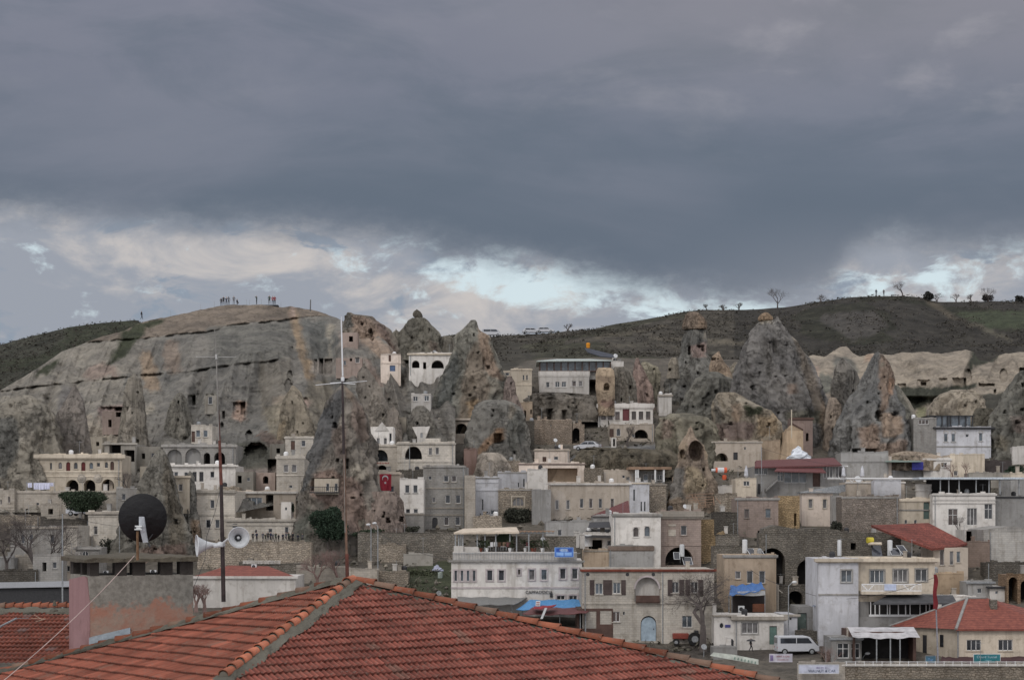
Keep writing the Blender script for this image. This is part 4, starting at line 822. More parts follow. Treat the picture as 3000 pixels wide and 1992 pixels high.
# hotel with the glazed roof floor
r,LX,LZ,s,w,H=B('hilltop_hotel','pale hilltop hotel with a glazed upper floor and flat hipped roof',1580,1726,1088,1158,W_,[('w',1605,1127,10,16,0),('w',1633,1126,13,16,2),('w',1652,1126,13,16,2),('w',1682,1124,12,16),('w',1701,1124,12,16)],cor=(12,.15,W_),Y=338,dp=13,yaw=0,cat='hotel')
m=M();x0,x1=LX(1582),LX(1788);z0,z1=H,LZ(1058)
for i in range(11):
    x=x0+(x1-x0)*i/10;m.box(x-.09,x+.09,.2,.35,z0,z1)
m.box(x0,x1,.15,.4,z0,z0+.15);m.box(x0,x0+.15,.4,11,z0,z1);m.box(x1-.15,x1,.4,11,z0,z1);m.build('window_frame',WOOD(),r)
m=M();m.quad((x0,.38,z0),(x1,.38,z0),(x1,.38,z1),(x0,.38,z1));m.quad((x0+.2,.38,z0),(x0+.2,11,z0),(x0+.2,11,z1),(x0+.2,.38,z1));m.quad((x1-.2,.38,z0),(x1-.2,11,z0),(x1-.2,11,z1),(x1-.2,.38,z1));m.quad((x0,11,z0),(x1,11,z0),(x1,11,z1),(x0,11,z1));m.build('pane',GL[2](),r)
m=M();a=[(LX(1572),-.8,z1),(LX(1792),-.8,z1+.1),(LX(1792),12,z1),(LX(1572),12,z1)];b=[(LX(1634),4,LZ(1046)),(LX(1732),4,LZ(1046)),(LX(1732),7,LZ(1046)),(LX(1634),7,LZ(1046))]
m.add(a+b,[(0,1,5,4),(1,2,6,5),(2,3,7,6),(3,0,4,7),(4,5,6,7)]);m.add([(p[0],p[1],p[2]-.15) for p in a],[(3,2,1,0)])
for i in range(4): m.quad(a[i],a[(i+1)%4],(a[(i+1)%4][0],a[(i+1)%4][1],a[(i+1)%4][2]-.15),(a[i][0],a[i][1],a[i][2]-.15))
m.build('roof',mat('pale_green_sheet_roof',(.42,.46,.44),rough=.5,kind='metal'),r)
m=M();m.box(LX(1726),LX(1790),1.0,10,LZ(1110),H);m.build('annex',GS(),r)
B('white_box_house','small plain white box house right of the hilltop hotel',1790,1827,1059,1092,W_,[],dp=5,Y=342)
# ---------------------------------------------------------------- centre
shut=lambda:mat('brown_shutter_wood',(.075,.055,.052),rough=.7)
B('shuttered_hotel','white long hotel with seven brown framed windows and a red door',1752,1913,1184,1243,W_,g_([1768,1788,1809],1218,13,24,'w',3)+[('d',1834,1214,20,36,lambda:mat('dull_red_door',(.12,.04,.045)))]+g_([1857,1878,1899],1217,13,24,'w',3),cor=(10,.25,W_),Y=318,yaw=0,cat='hotel',fr=shut)
B('terrace_house','dark arched ground floor under the shuttered hotel',1786,1916,1245,1292,BG,[('d',1792,1268,12,24),('a',1812,1266,12,22,0),('O',1878,1271,42,26),('w',1856,1276,8,10,0)],Y=313,yaw=0)
B('garden_gate_house','tiny whitewashed gate hut with a narrow dark door below the hotel',1791,1806,1282,1310,W_,[('o',1799,1296,6,22)],Y=306,dp=2,yaw=0)
B('white_house','small white house with one brown window left of the shuttered hotel',1688,1744,1194,1232,W_,[('w',1729,1209,10,18,3),('w',1703,1208,8,16,3)],Y=322,dp=5)
B('plaster_pillar','peeling white plaster pillar building beside the hoodoo base',1930,1968,1157,1216,W_,[],cor=(4,.2,ST),Y=328,dp=3,yaw=0)
B('stone_box_house','windowless tan stone box building beside the mountain road',1562,1676,1232,1300,mat_t:=lambda:mat('tan_cut_stone',(.36,.30,.25),kind='rubble',var=.15),[('s',1614,1246,3,6,0)],Y=309,dp=7,yaw=-2)
B('stone_arch_house','small stone building with a tall dark arch right of the stone box',1678,1712,1244,1300,mat_t,[('O',1688,1276,20,46)],Y=310,dp=5,yaw=0)
B('vaulted_house','low grey vaulted house with a dark round arch below the hotel road',1650,1694,1186,1225,GS,[('O',1669,1206,32,28)],Y=323,dp=5)
B('tan_chimney_house','bright tan wall block on the slope under the hilltop hotel',1634,1656,1178,1204,TN,[],Y=326,dp=3,yaw=0)
B('white_house','little white house with small window and a porch above the terraces',1566,1668,1318,1360,CP,[('w',1629,1342,13,10,0),('d',1595,1345,11,14)],cor=(3,.15,BG),Y=297,dp=6,yaw=-2)
r,LX,LZ,s,w,H=B('white_terrace_house','large pinkish white house with a broad cut arch over a tan inner wall',1520,1713,1358,1412,CP,[('o',1643,1391,98,40,TN)],cor=(3,.15,PK_),Y=281,dp=8,yaw=0)
m=M();m.quad((LX(1615),2.2,LZ(1410)),(LX(1692),2.2,LZ(1410)),(LX(1692),2.2,LZ(1372)),(LX(1636),2.2,LZ(1372)));m.build('inner_wall',TN(),r)
B('white_house','smooth white wall descending left of the beige block house',1545,1604,1376,1462,W_,[],Y=278,dp=6,yaw=0)
B('white_house','long whitewashed house with two slit windows in the middle of the town',1458,1548,1384,1438,WB,[('s',1519,1420,4,14,0),('s',1535,1414,5,24,0)],cor=(2,.1,GS),Y=279,dp=6)
B('white_house','plain white rendered house with a tall slit window left of the stone vault',1388,1460,1399,1512,WB,[('s',1414,1478,4,32,0),('w',1448,1500,22,12,2)],cor=(2,.15,GS),sc=(1413,1436),Y=270,dp=8)
B('stone_vault_house','rough stone house with a pale horseshoe arch above a round bush',1460,1560,1434,1515,mat_v:=lambda:mat('weathered_stone',(.33,.29,.245),kind='rubble',var=.2),[('a',1518,1469,34,26,1)],cor=(2,.1,GS),Y=266,dp=7,trim=CR,surr=4,sill=False,fr=CR)
B('beige_block_house','long beige block house with six narrow windows and a white capped parapet',1612,1844,1416,1522,BG,g_([1632,1664],1478,10,27,'w',1)+g_([1704,1731,1759,1794],1474,10,27,'w'),cor=(4,.3,W_),Y=265,dp=8,yaw=0)
B('white_chapel_like_house','white house with tall slit windows at the end of the beige block house',1842,1902,1414,1500,WB,[('s',1858,1450,6,34,0),('s',1879,1483,5,28,0),('s',1889,1483,5,28,0)],cor=(3,.2,CR),Y=263,dp=8,yaw=0)
B('stone_house','weathered stone end house between white slit window house and the arch rock',1902,1952,1419,1496,mat_v,[('o',1954,1450,1,1)][:0],cor=(2,.15,ST),Y=266,dp=6)
B('terrace_restaurant','tan terrace restaurant wall with wooden canopy above the beige block house',1764,1958,1347,1382,TN,[],Y=288,dp=6,yaw=0,cat='restaurant')
B('terrace_house','crumbling tan wall with small chimneys below the tan restaurant',1768,1872,1378,1416,BG,[('w',1827,1396,8,8,0),('w',1840,1402,10,10,1)],Y=280,dp=5,yaw=0)
r,LX,LZ,s,w,H=B('terrace_house','glazed terrace room with brown roof and white posts beside the arch rock',1864,1948,1382,1412,GY_,[('w',1892,1398,14,18,2),('w',1932,1398,16,16,0),('w',1914,1398,12,18,1)],Y=279,dp=5,yaw=0)
m=M();m.box(LX(1840),LX(1965),-1.8,4,LZ(1376),LZ(1368));m.build('roof',WOODL(),r)
m=M();[m.box(LX(x)-.12,LX(x)+.12,-1.7,-1.5,LZ(1412),LZ(1376)) for x in(1861,1867,1917,1942)];m.build('post',WHM(),r)
B('white_house','white house with two arched windows left of the pinkish stone house',1796,1936,1506,1664,W_,[('a',1863,1558,16,28),('a',1896,1556,16,30)],cor=(6,.2,GS),Y=241,dp=9,yaw=0,fr=GY_,surr=1.5,trim=W_)
r,LX,LZ,s,w,H=B('stone_house','pinkish stone house with one deep window and a heavy cornice',1936,2054,1498,1655,PK_,[('w',2003,1553,17,28,0),('O',1990,1629,82,54)],cor=(16,.35,ST),sc=(1596,),Y=240,dp=9,yaw=0,surr=3,trim=PK_)
m=M()
for j,(a,b) in enumerate(((1535,1541),(1551,1570))):
    m.box(LX(1958),LX(1980),-.06,0,LZ(b),LZ(a))
m.build('relief_panel',ST(),r)
r,LX,LZ,s,w,H=B('ruined_wall','stepped yellow rubble ruin right of the pinkish stone house',2052,2092,1521,1625,YR,[],Y=242,dp=1.2,yaw=0,cat='ruin')
m=M();m.slab([(LX(2092),0,LZ(1625)),(LX(2140),0,LZ(1618)),(LX(2132),0,LZ(1575)),(LX(2120),0,LZ(1555)),(LX(2106),0,LZ(1560)),(LX(2092),0,LZ(1572))],(0,1.,0));m.build('broken_wall',YR(),r)
B('terrace_house','beige flat topped house with peeling tan patches above the shuttered house',1711,1784,1612,1668,TN,[],cor=(3,.1,ST),Y=238,dp=6,yaw=0)
B('terrace_house','blank grey rendered wall between tan terrace and white house',1784,1914,1600,1668,GY_,[],cor=(10,.12,BR),Y=237.5,dp=6,yaw=0)
# hotel with the black lettering
r,LX,LZ,s,w,H=B('corner_hotel','white three storey hotel with black lettering and a cluttered roof terrace',1322,1705,1642,1800,W_,
  g_([1335,1353.5,1371,1389],1686,8,31,'w',2)+g_([1435,1469],1685,17,31,'w',0)+[('w',1521,1675,8,16,3)]+g_([1558,1594],1683,17,31,'w')+g_([1649,1684],1680,17,31,'w',0)+g_([1643,1679],1750,24,13,'w',0),
  cor=(4,.3,GS),sc=(1721,),trim=(mat_k:=lambda:mat('pinkish_trim',(.42,.37,.37))),surr=4,Y=228,dp=12,yaw=-1.2,cat='hotel')
textmesh('CAPPADOCIA',.36*1.0,'lettering',DKM(),r,(LX(1579),-.12,LZ(1738)),.03)
m=M();m.box(LX(1611),LX(1619),-.12,-.02,LZ(1748),LZ(1737));m.build('lettering_box',DKM(),r)  # small dark box at the right end of the lettering
m=M();z0=H+.001;z1=LZ(1616);m.box(LX(1326),LX(1690),.3,.5,z0,z1);m.box(LX(1326),LX(1330),.5,11,z0,z1);m.build('parapet',W_(),r)
m=M()
for i in range(46):
    x=LX(1328+8*i);m.box(x-.02,x+.02,.1,.14,z0,LZ(1618))
m.box(LX(1326),LX(1700),.08,.16,LZ(1621),LZ(1619.5));m.box(LX(1326),LX(1700),.08,.16,LZ(1640),LZ(1638.8));m.build('railing',GYM(),r)
m=M();m.box(LX(1328),LX(1356),.8,3,z1-.2,LZ(1600));m.box(LX(1356),LX(1400),1.2,1.4,z1-.3,LZ(1602));m.build('roof_wall',W_(),r)
m=M()
for x in(1330,1340,1352,1395,1418,1450,1492,1512,1548,1590): m.box(LX(x)-.07,LX(x)+.07,3,3.14,z1-.3,LZ(1561))
for x in(1340,1450,1548,1590): m.box(LX(x)-.07,LX(x)+.07,8,8.14,z1-.3,LZ(1561))
m.box(LX(1328),LX(1625),2.9,3.05,LZ(1563),LZ(1560));m.build('post',GYM(),r)
m=M();m.quad((LX(1326),2.4,LZ(1560)),(LX(1520),2.4,LZ(1558)),(LX(1508),9.5,LZ(1545)),(LX(1345),9.5,LZ(1550)));m.quad((LX(1326),2.4,LZ(1560)-.2),(LX(1520),2.4,LZ(1558)-.2),(LX(1520),2.4,LZ(1558)),(LX(1326),2.4,LZ(1560)));m.build('terrace_awning',mat('beige_canvas',(.55,.47,.38),rough=.9),r)
m=M()
for i in range(9): m.box(LX(1522+12*i),LX(1526+12*i),2.4,9,LZ(1558)-.05,LZ(1558)+.05)
for i in range(4): m.box(LX(1520),LX(1625),2.6+1.9*i,2.75+1.9*i,LZ(1557),LZ(1556))
m.build('pergola_beam',WOODL(),r)
m=M();m.box(LX(1400),LX(1690),7,7.2,z0,LZ(1572));m.build('terrace_back_wall',GR_(),r)
for (x,w2,c,nm) in((1460,40,lambda:mat('green_plant',(.03,.045,.025)),'potted_plant'),):
    m=M();m.lathe([(.2,0),(.8,.3),(1.0,.9),(.5,1.5),(.05,1.7)],(LX(1475),6,LZ(1600)));m.build(nm,c(),r,smooth=True)
# shuttered white house below
def shutters(r,LX,LZ,xs,y0,y1,ww):
    for x in xs:
        m=M();m.box(LX(x),LX(x+ww),-.08,-.01,LZ(y1),LZ(y0))
        for i in range(9):
            z=LZ(y1)+(LZ(y0)-LZ(y1))*(i+.5)/9;m.box(LX(x+ww*.12),LX(x+ww*.88),-.11,-.08,z-.04,z+.04)
        m.build('shutter',shut(),r)
r,LX,LZ,s,w,H=B('shuttered_house','white cut stone house with brown shutters and an arched balcony niche',1706,1936,1668,1870,SW,
  [('w',1755,1724,22,32,2),('w',1807,1722,22,32,2),('O',1896,1724,74,76,W_),('w',1805,1806,22,30,3),('D',1900,1840,46,74,lambda:mat('pale_blue_door',(.30,.37,.43))),('s',1828,1796,6,10,0)],cor=(5,.25,TILE),sc=(1767,),Y=221,dp=9,yaw=0,fr=WFR,sill=True)
shutters(r,LX,LZ,(1728,1767,1780,1820),1698,1742,13)
m=M()
for i in range(13):
    a0=math.pi*i/13;a1=math.pi*(i+1)/13;R0,R1=39,34
    for q in((a0,a1),):
        p=[(LX(1896+R0*math.cos(a0)),-.1,LZ(1724-R0*math.sin(a0))),(LX(1896+R0*math.cos(a1)),-.1,LZ(1724-R0*math.sin(a1))),(LX(1896+R1*math.cos(a1)),-.1,LZ(1724-R1*math.sin(a1))),(LX(1896+R1*math.cos(a0)),-.1,LZ(1724-R1*math.sin(a0)))];m.slab(p,(0,.1,0))
m.build('arch_moulding',mat_k(),r)
m=M();m.box(LX(1862),LX(1932),-.5,-.42,LZ(1763),LZ(1743));m.box(LX(1862),LX(1932),-.5,.0,LZ(1765),LZ(1762));m.build('balcony',WOOD(),r)
m=M();m.box(LX(1877),LX(1915),1.6,1.9,LZ(1742),LZ(1712));m.build('balcony_window',GL[2](),r)
for x in(1722,1838,1914):
    m=M();m.lathe([(.01,-.04),(.18,-.03),(.2,.02)],(LX(x),0,LZ(1682)),(0,1,0),10);m.build('vent_hole',DKM(),r)
r,LX,LZ,s,w,H=B('shuttered_house','white stone house with wide brown shutters behind the big bare tree',1936,2092,1668,1870,SW,[('w',1978,1720,22,32,0),('w',2034,1720,22,32,0),('w',2013,1820,30,34,2)],cor=(5,.25,TILE),sc=(1767,),Y=221.5,dp=9,yaw=0)
shutters(r,LX,LZ,(1956,1990,2008,2046),1697,1744,14)
# ---------------------------------------------------------------- right part of the town
B('grey_house','pale grey walled rock house with a dark doorway and a dark arch',2086,2232,1294,1358,BG,[('O',2114,1339,38,24),('d',2155,1336,13,22,DKM),('w',2183,1313,5,8,0)],cor=(3,.15,ST),Y=292,dp=6,yaw=2)
B('brick_block_house','tan block wall with a faint grid of bricks right of the dark doorway',2230,2286,1291,1345,TN,[],Y=294,dp=5,yaw=0)
r,LX,LZ,s,w,H=B('gabled_cave_house','tan gabled cave house with a flagpole in front',2305,2353,1262,1346,mat_o:=lambda:mat('orange_tan_plaster',(.44,.335,.235),kind='plaster'),[],Y=292,dp=6,yaw=0)
m=M();m.slab([(LX(2286),0,LZ(1346)),(LX(2305),0,LZ(1346)),(LX(2305),0,LZ(1256))],(0,2,0));m.slab([(LX(2305),.01,LZ(1262)),(LX(2353),.01,LZ(1262)),(LX(2322),.01,LZ(1241))],(0,2,0));m.build('gable',mat_o(),r)
m=M();m.slab([(LX(2318),-.1,LZ(1243)),(LX(2353),-.1,LZ(1261)),(LX(2353),-.1,LZ(1257)),(LX(2320),-.1,LZ(1238))],(0,2.2,0));m.build('roof_edge',WOOD(),r)
B('rock_shelter','brown framed pinkish rock shelter behind the gabled cave house',2318,2381,1224,1300,mat_z:=lambda:mat('pink_brown_plaster',(.25,.19,.17),kind='plaster'),[('O',2365,1280,8,24)],cor=(5,.2,WOOD),Y=301,dp=4,yaw=0)
r,LX,LZ,s,w,H=B('terrace_restaurant','grey terrace restaurant with a long maroon sheet roof and glazed front',2210,2482,1366,1460,GY_,[('w',2230,1380,40,20,0),('w',2330,1396,66,36,2),('w',2286,1394,18,30,2),('d',2392,1400,22,50),('w',2426,1383,28,36,1),('w',2462,1384,30,36,1),('d',2224,1432,8,30,DKM)],Y=276,dp=9,yaw=0,cat='restaurant',fr=WFR,sill=False)
m=M();z=LZ(1368);m.add([(LX(2208),-1.2,z),(LX(2462),-1.2,z+.3),(LX(2462),-1.2,z+.1),(LX(2208),-1.2,z-.2),(LX(2232),6,LZ(1345)),(LX(2464),6,LZ(1337)),(LX(2464),8,LZ(1340)),(LX(2232),8,LZ(1348))],[(3,2,1,0),(0,1,5,4),(4,5,6,7),(0,4,7,3),(1,2,6,5),(2,3,7,6)]);m.build('roof',RED(),r)
m=M();m.add([(LX(2262),-2.4,LZ(1380)),(LX(2412),-2.4,LZ(1384)),(LX(2405),-1,LZ(1371)),(LX(2275),-1,LZ(1370)),(LX(2262),-2.4,LZ(1383)),(LX(2412),-2.4,LZ(1387))],[(0,1,2,3),(4,5,1,0)]);m.build('porch_roof',RED(),r)
m=M();m.slab([(LX(2240),-1.5,LZ(1440)),(LX(2275),-1.5,LZ(1408)),(LX(2275),-1.5,LZ(1402)),(LX(2240),-1.5,LZ(1432))],(0,1.4,0));m.build('stair_wall',GY_(),r)
m=M()
for i in range(14): x=LX(2424+4.2*i);m.box(x-.03,x+.03,-.6,-.55,LZ(1402),LZ(1397))
m.box(LX(2422),LX(2482),-.62,-.5,LZ(1403),LZ(1400));m.box(LX(2422),LX(2482),-.62,-.5,LZ(1367),LZ(1364));m.build('railing',WHM(),r)
B('concrete_house','blank grey concrete box house below the scarred cone',2464,2602,1326,1400,GY_,[],sc=(1352,),Y=288,dp=7,yaw=-3)
B('cream_house','narrow cream wall house with blue tarpaulin under its eaves',2586,2612,1336,1400,CP,[],Y=287,dp=5,yaw=0)
r,LX,LZ,s,w,H=B('market_shed','dark open shed with a green roof beside the blue tarpaulin',2608,2706,1354,1400,GY_,[('o',2640,1366,62,22)],Y=289,dp=5,yaw=0,cat='shed')
B('white_house','small white framed house with a dark door and white lattice balcony',2706,2784,1344,1402,W_,[('o',2726,1363,18,25),('w',2766,1362,17,14,0)],cor=(4,.2,W_),Y=288,dp=5,yaw=0)
B('cream_house','low cream walls right of the white lattice house',2784,2885,1332,1400,CR,[('w',2800,1386,12,14,1)],Y=290,dp=5)
B('grey_tower_house','grey windowless tower house with a glazed roof canopy',2676,2744,1226,1340,GS,[('w',2706,1236,30,14,3)],Y=302,dp=7,yaw=3)
r,LX,LZ,s,w,H=B('lilac_house','lilac white house with arched lintels over tall windows',2742,2904,1252,1338,WB,[('w',2771,1282,12,24,2),('w',2793,1282,12,24,2),('w',2834,1276,10,9,0),('w',2874,1280,11,24,2)],cor=(4,.5,DKM),sc=(1308,),trim=GS,Y=300,dp=8,yaw=2)
for x in(2771,2793,2874):
    m=M()
    for i in range(6):
        a0=math.pi*i/6;a1=math.pi*(i+1)/6
        m.slab([(LX(x+8*math.cos(a0)),-.1,LZ(1268-7*math.sin(a0))),(LX(x+8*math.cos(a1)),-.1,LZ(1268-7*math.sin(a1))),(LX(x+5*math.cos(a1)),-.1,LZ(1268-5*math.sin(a1))),(LX(x+5*math.cos(a0)),-.1,LZ(1268-5*math.sin(a0)))],(0,.12,0))
    m.build('arched_lintel',W_(),r)
m=M()
for x in(2745,2765,2782,2790,2815,2835,2855): m.box(LX(x)-.08,LX(x)+.08,1,1.16,H,LZ(1217))
m.box(LX(2725),LX(2862),.8,6,LZ(1218),LZ(1216));m.build('roof_canopy',DKM(),r)
m=M();m.box(LX(2748),LX(2850),1.2,1.25,H,LZ(1218));m.build('canopy_glass',GL[2](),r)
B('white_house','white wall house at the right edge below the dark cone',2966,3060,1310,1350,W_,[],Y=296,dp=5)
B('dark_shed','long dark shed with flat roof right of the cream walls',2852,2964,1352,1384,mat_b:=lambda:mat('dark_brown_boards',(.06,.05,.048)),[],Y=290,dp=5,yaw=0,cat='shed')
B('terrace_house','cream terrace wall with a pigeon hole door behind the pinkish square house',2155,2216,1402,1460,CR,[('w',2187,1416,18,14,0),('d',2222,1440,1,1)][:1],Y=272,dp=5,yaw=0)
B('white_wall_house','low white parapet house under the orange barrels',2088,2160,1424,1448,W_,[],Y=276,dp=5,yaw=0)
B('stone_house','square pinkish stone house with two shuttered windows',2157,2280,1459,1566,PK_,[('w',2188,1504,14,26,3),('w',2250,1503,15,26,2),('o',2225,1558,10,8)],cor=(5,.2,GS),Y=257,dp=8,yaw=-2,fr=GY_)
B('ruined_wall','yellow rubble wall between pinkish house and little cream house',2279,2343,1452,1548,YR,[('o',2330,1522,7,36,GY_)],Y=259,dp=1.5,yaw=3,cat='ruin')
r,LX,LZ,s,w,H=B('cream_house','little bright cream house with two windows and a sagging sheet roof',2349,2440,1446,1518,CP,[('w',2375,1475,11,26,1),('w',2416,1475,11,26,1)],Y=262,dp=6,yaw=-4,surr=2,trim=CR)
m=M();m.slab([(LX(2344),-.5,LZ(1444)),(LX(2462),-.5,LZ(1444)),(LX(2462),-.5,LZ(1439)),(LX(2344),-.5,LZ(1440))],(0,6,0));m.slab([(LX(2350),1,LZ(1440)),(LX(2478),1,LZ(1440)),(LX(2478),1,LZ(1418))],(0,5,0));m.build('roof',GYM(),r)
B('grey_house','narrow grey blue lean-to against the little cream house',2440,2468,1452,1540,GY_,[('o',2456,1496,10,26)],Y=263,dp=5,yaw=0)
B('block_wall_house','tall grey brown block wall below the terrace canopy',2467,2634,1455,1570,lambda:mat('grey_brown_block',(.235,.205,.185),kind='rubble',var=.2),[],Y=259,dp=6,yaw=0,cor=(4,.1,GS))
B('cream_house','cream and grey parapet house with satellite dishes on its roof',2480,2650,1412,1462,BG,[],Y=268,dp=6,yaw=0,cor=(3,.15,W_))
r,LX,LZ,s,w,H=B('round_corner_house','white house with a rounded corner tower and green arched door',2634,2735,1462,1560,CR,[('D',2714,1494,17,52,lambda:mat('green_grey_door',(.09,.13,.12))),('a',2654,1528,8,12,0),('a',2682,1528,8,12,0)],cor=(6,.2,CR),sc=(1494,),trim=GS,Y=259,dp=8,yaw=0)
m=M();m.lathe([(1.05,LZ(1462)),(1.05,LZ(1440)),(1.15,LZ(1438)),(1.15,LZ(1434)),(1.05,LZ(1433)),(1.1,LZ(1418)),(.02,LZ(1417))],(LX(2711),1.2,0),(0,0,1),20);m.build('corner_tower',W_(),r,smooth=False)
r,LX,LZ,s,w,H=B('terrace_house','white two storey terrace house under the long white canopy',2733,2916,1447,1570,W_,[('w',2792,1514,28,48,3),('w',2848,1513,30,50,1),('w',2896,1497,24,46,0)],cor=(4,.2,W_),sc=(1464,1474),Y=257,dp=8,yaw=0,sill=False)
m=M()
for x in(2757,2782,2812,2862,2900,2932,2988): m.box(LX(x)-.07,LX(x)+.07,.4,.55,H,LZ(1404))
m.build('post',GYM(),r)
m=M();m.box(LX(2690),LX(3010),-.4,7,LZ(1403.5),LZ(1398));m.build('canopy_roof',mat('pale_blue_sheet',(.50,.55,.60),rough=.5,kind='metal'),r)
m=M();m.box(LX(2738),LX(2930),5,5.2,H,LZ(1404));m.build('terrace_back',DK(),r)
B('grey_block_house','grey block end house right of the white terrace house',2914,3020,1455,1545,GY_,[],Y=256,dp=7,yaw=0,cor=(3,.2,DKM))
B('stone_house','brown brick wall between the old red roof and the white gable',2822,2900,1588,1665,BR,[],Y=240,dp=6,yaw=0)
r,LX,LZ,s,w,H=B('white_gable_house','big blank whitewashed gable at the right edge',2895,3060,1556,1652,lambda:mat('white_blockwork',(.50,.485,.465),kind='stone',var=.08),[],Y=238,dp=9,yaw=0)
m=M();m.slab([(LX(2895),0,LZ(1652)),(LX(2895),0,LZ(1556)),(LX(2880),0,LZ(1552)),(LX(2884),0,LZ(1600))],(0,6,0));m.slab([(LX(2880),-.02,LZ(1557)),(LX(2880),-.02,LZ(1551)),(LX(2950),-.02,LZ(1541)),(LX(3060),-.02,LZ(1552)),(LX(3060),-.02,LZ(1557))],(0,9.1,0));m.build('roof_edge',GS(),r)
B('balcony_house','dark recessed balcony house above the brown brick wall',2826,2884,1552,1592,W_,[('o',2856,1571,50,32)],Y=246,dp=5,yaw=0)
r,LX,LZ,s,w,H=B('old_roof_house','beige house with narrow windows under a rusty red corrugated roof',2734,2836,1604,1700,BG,[('w',2760,1632,13,46,3),('w',2788,1634,11,40,1),('w',2808,1631,11,32,2)],Y=240,dp=7,yaw=0)
m=M();pp=[P(2552,1538,238),P(2720,1531,244),P(2834,1590,237),P(2800,1600,233),P(2730,1606,229.5),P(2622,1566,230)]
m.add([tuple(p-r.location) for p in pp]+[tuple(p-r.location-Vector((0,0,.25))) for p in pp],[(0,5,4,3,2,1),(6,7,8,9,10,11)]+[(i,(i+1)%6,(i+1)%6+6,i+6) for i in range(6)]);m.build('roof',mat('rusty_red_roof',(.20,.058,.045),kind='rubble',var=.35),r)
B('tan_house','plain tan orange house right of the big white balcony house',2736,2824,1680,1745,mat_o,[],Y=231,dp=7,yaw=0)
# ruin with the two great arches
r,LX,LZ,s,w,H=B('arched_ruin','long grey rubble ruin with two great dark arches',2236,2466,1562,1744,GR_,[('O',2262,1690,76,170),('O',2368,1700,66,124)],Y=236,dp=6,yaw=0,cat='ruin')
m=M();m.slab([(LX(2236),.02,H-.05),(LX(2466),.02,H-.05),(LX(2460),.02,LZ(1552)),(LX(2400),.02,LZ(1546)),(LX(2340),.02,LZ(1550)),(LX(2270),.02,LZ(1538)),(LX(2240),.02,LZ(1548))],(0,4,0));m.build('rubble_top',GR_(),r)
B('rubble_wall','dark rubble slope wall below the big yellow ruin',2090,2236,1600,1700,GR_,[],Y=240,dp=3,yaw=0,cat='wall')
B('beige_house','beige flat house with two dark windows behind the blue tarpaulin',2122,2274,1626,1790,TN,[('w',2197,1690,18,36,0),('w',2233,1690,18,36,0),('w',2162,1684,16,22,1)],cor=(6,.2,GS),Y=224,dp=8,yaw=0)
B('stone_house','white and stone side wall right of the brown balcony panel',2243,2282,1712,1790,SW,[],Y=219,dp=5,yaw=0)
r,LX,LZ,s,w,H=B('street_house','small white street house with a green door and a triple window',2152,2296,1806,1893,W_,[('w',2197,1839,48,32),('d',2265,1860,22,54,lambda:mat('green_door',(.10,.16,.14)))],cor=(9,.4,ST),Y=202,dp=8,yaw=-1,surr=2,trim=GS)
B('street_house','narrow stained white annex right of the green door',2296,2336,1800,1880,WB,[('s',2316,1812,7,8,0)],cor=(5,.3,ST),Y=204,dp=6,yaw=2)
r,LX,LZ,s,w,H=B('street_house','white street wall with a round window and small blue plaque',2092,2153,1802,1890,W_,[('c',2114,1832,13,17,0)],cor=(3,.2,ST),Y=204,dp=6,yaw=0)
m=M();m.box(LX(2124),LX(2140),-.08,-.01,LZ(1837),LZ(1829));m.build('plaque',mat('violet_blue_enamel',(.08,.08,.25)),r)
B('garage_shed','grey shed with a green double door behind the street lamp',2334,2382,1776,1860,GY_,[('d',2350,1820,27,50,lambda:mat('dull_green_door',(.085,.11,.10)))],Y=211,dp=5,yaw=0,cat='shed')
B('garage_shed','dark grey lean-to wall with a blue sheet roof',2382,2424,1774,1850,GY_,[],Y=213,dp=4,yaw=0,cat='shed')
# large white balcony house
B('white_wing_house','bluish white left wing of the big balcony house, with one curtained window',2398,2515,1637,1884,WB,[('w',2480,1687,32,36,2)],cor=(8,.45,CR),Y=205.3,dp=9,yaw=0,surr=3,trim=GS,sc=(1741,))
r,LX,LZ,s,w,H=B('balcony_house','big cream house with a white railed balcony and covered terrace below',2514,2738,1636,1884,CR,[('w',2570,1688,42,38,2),('w',2638,1686,42,38,1),('w',2699,1684,34,36,0)],cor=(9,.45,CR),Y=205,dp=11,yaw=-1,surr=3,trim=GS,sc=(1741,))
m=M();m.box(LX(2505),LX(2738),-.25,.0,LZ(1868),LZ(1836));m.build('lower_wall',GY_(),r)
m=M();m.box(LX(2518),LX(2692),-1.4,.5,LZ(1739),LZ(1730));m.build('balcony_slab',CR(),r)
m=M();m.box(LX(2518),LX(2692),-1.4,-1.3,LZ(1711),LZ(1708));m.box(LX(2518),LX(2692),-1.38,-1.34,LZ(1730),LZ(1727))
for i in range(44): x=LX(2519+4*i);m.box(x-.02,x+.02,-1.38,-1.34,LZ(1728),LZ(1710))
for x in(2535,2655):
    m.slab([(LX(x),-1.4,LZ(1728)),(LX(x+4),-1.4,LZ(1728)),(LX(x-14),-1.4,LZ(1710)),(LX(x-18),-1.4,LZ(1710))],(0,.04,0));m.slab([(LX(x),-1.4,LZ(1728)),(LX(x+4),-1.4,LZ(1728)),(LX(x+22),-1.4,LZ(1710)),(LX(x+18),-1.4,LZ(1710))],(0,.04,0))
m.build('balcony_railing',WHM(),r)
m=M();m.box(LX(2584),LX(2618),-1.5,-1.42,LZ(1727),LZ(1709));m.build('blue_white_banner',mat('pale_blue_banner',(.50,.56,.72)),r)
m=M();m.box(LX(2545),LX(2742),-.12,-.02,LZ(1800),LZ(1762));m.build('terrace_room',DK(),r)
m=M()
for x in(2550,2563,2576,2599,2606,2631,2652,2665,2694,2712,2722,2741): m.box(LX(x)-.05,LX(x)+.05,-.22,-.13,LZ(1800),LZ(1762))
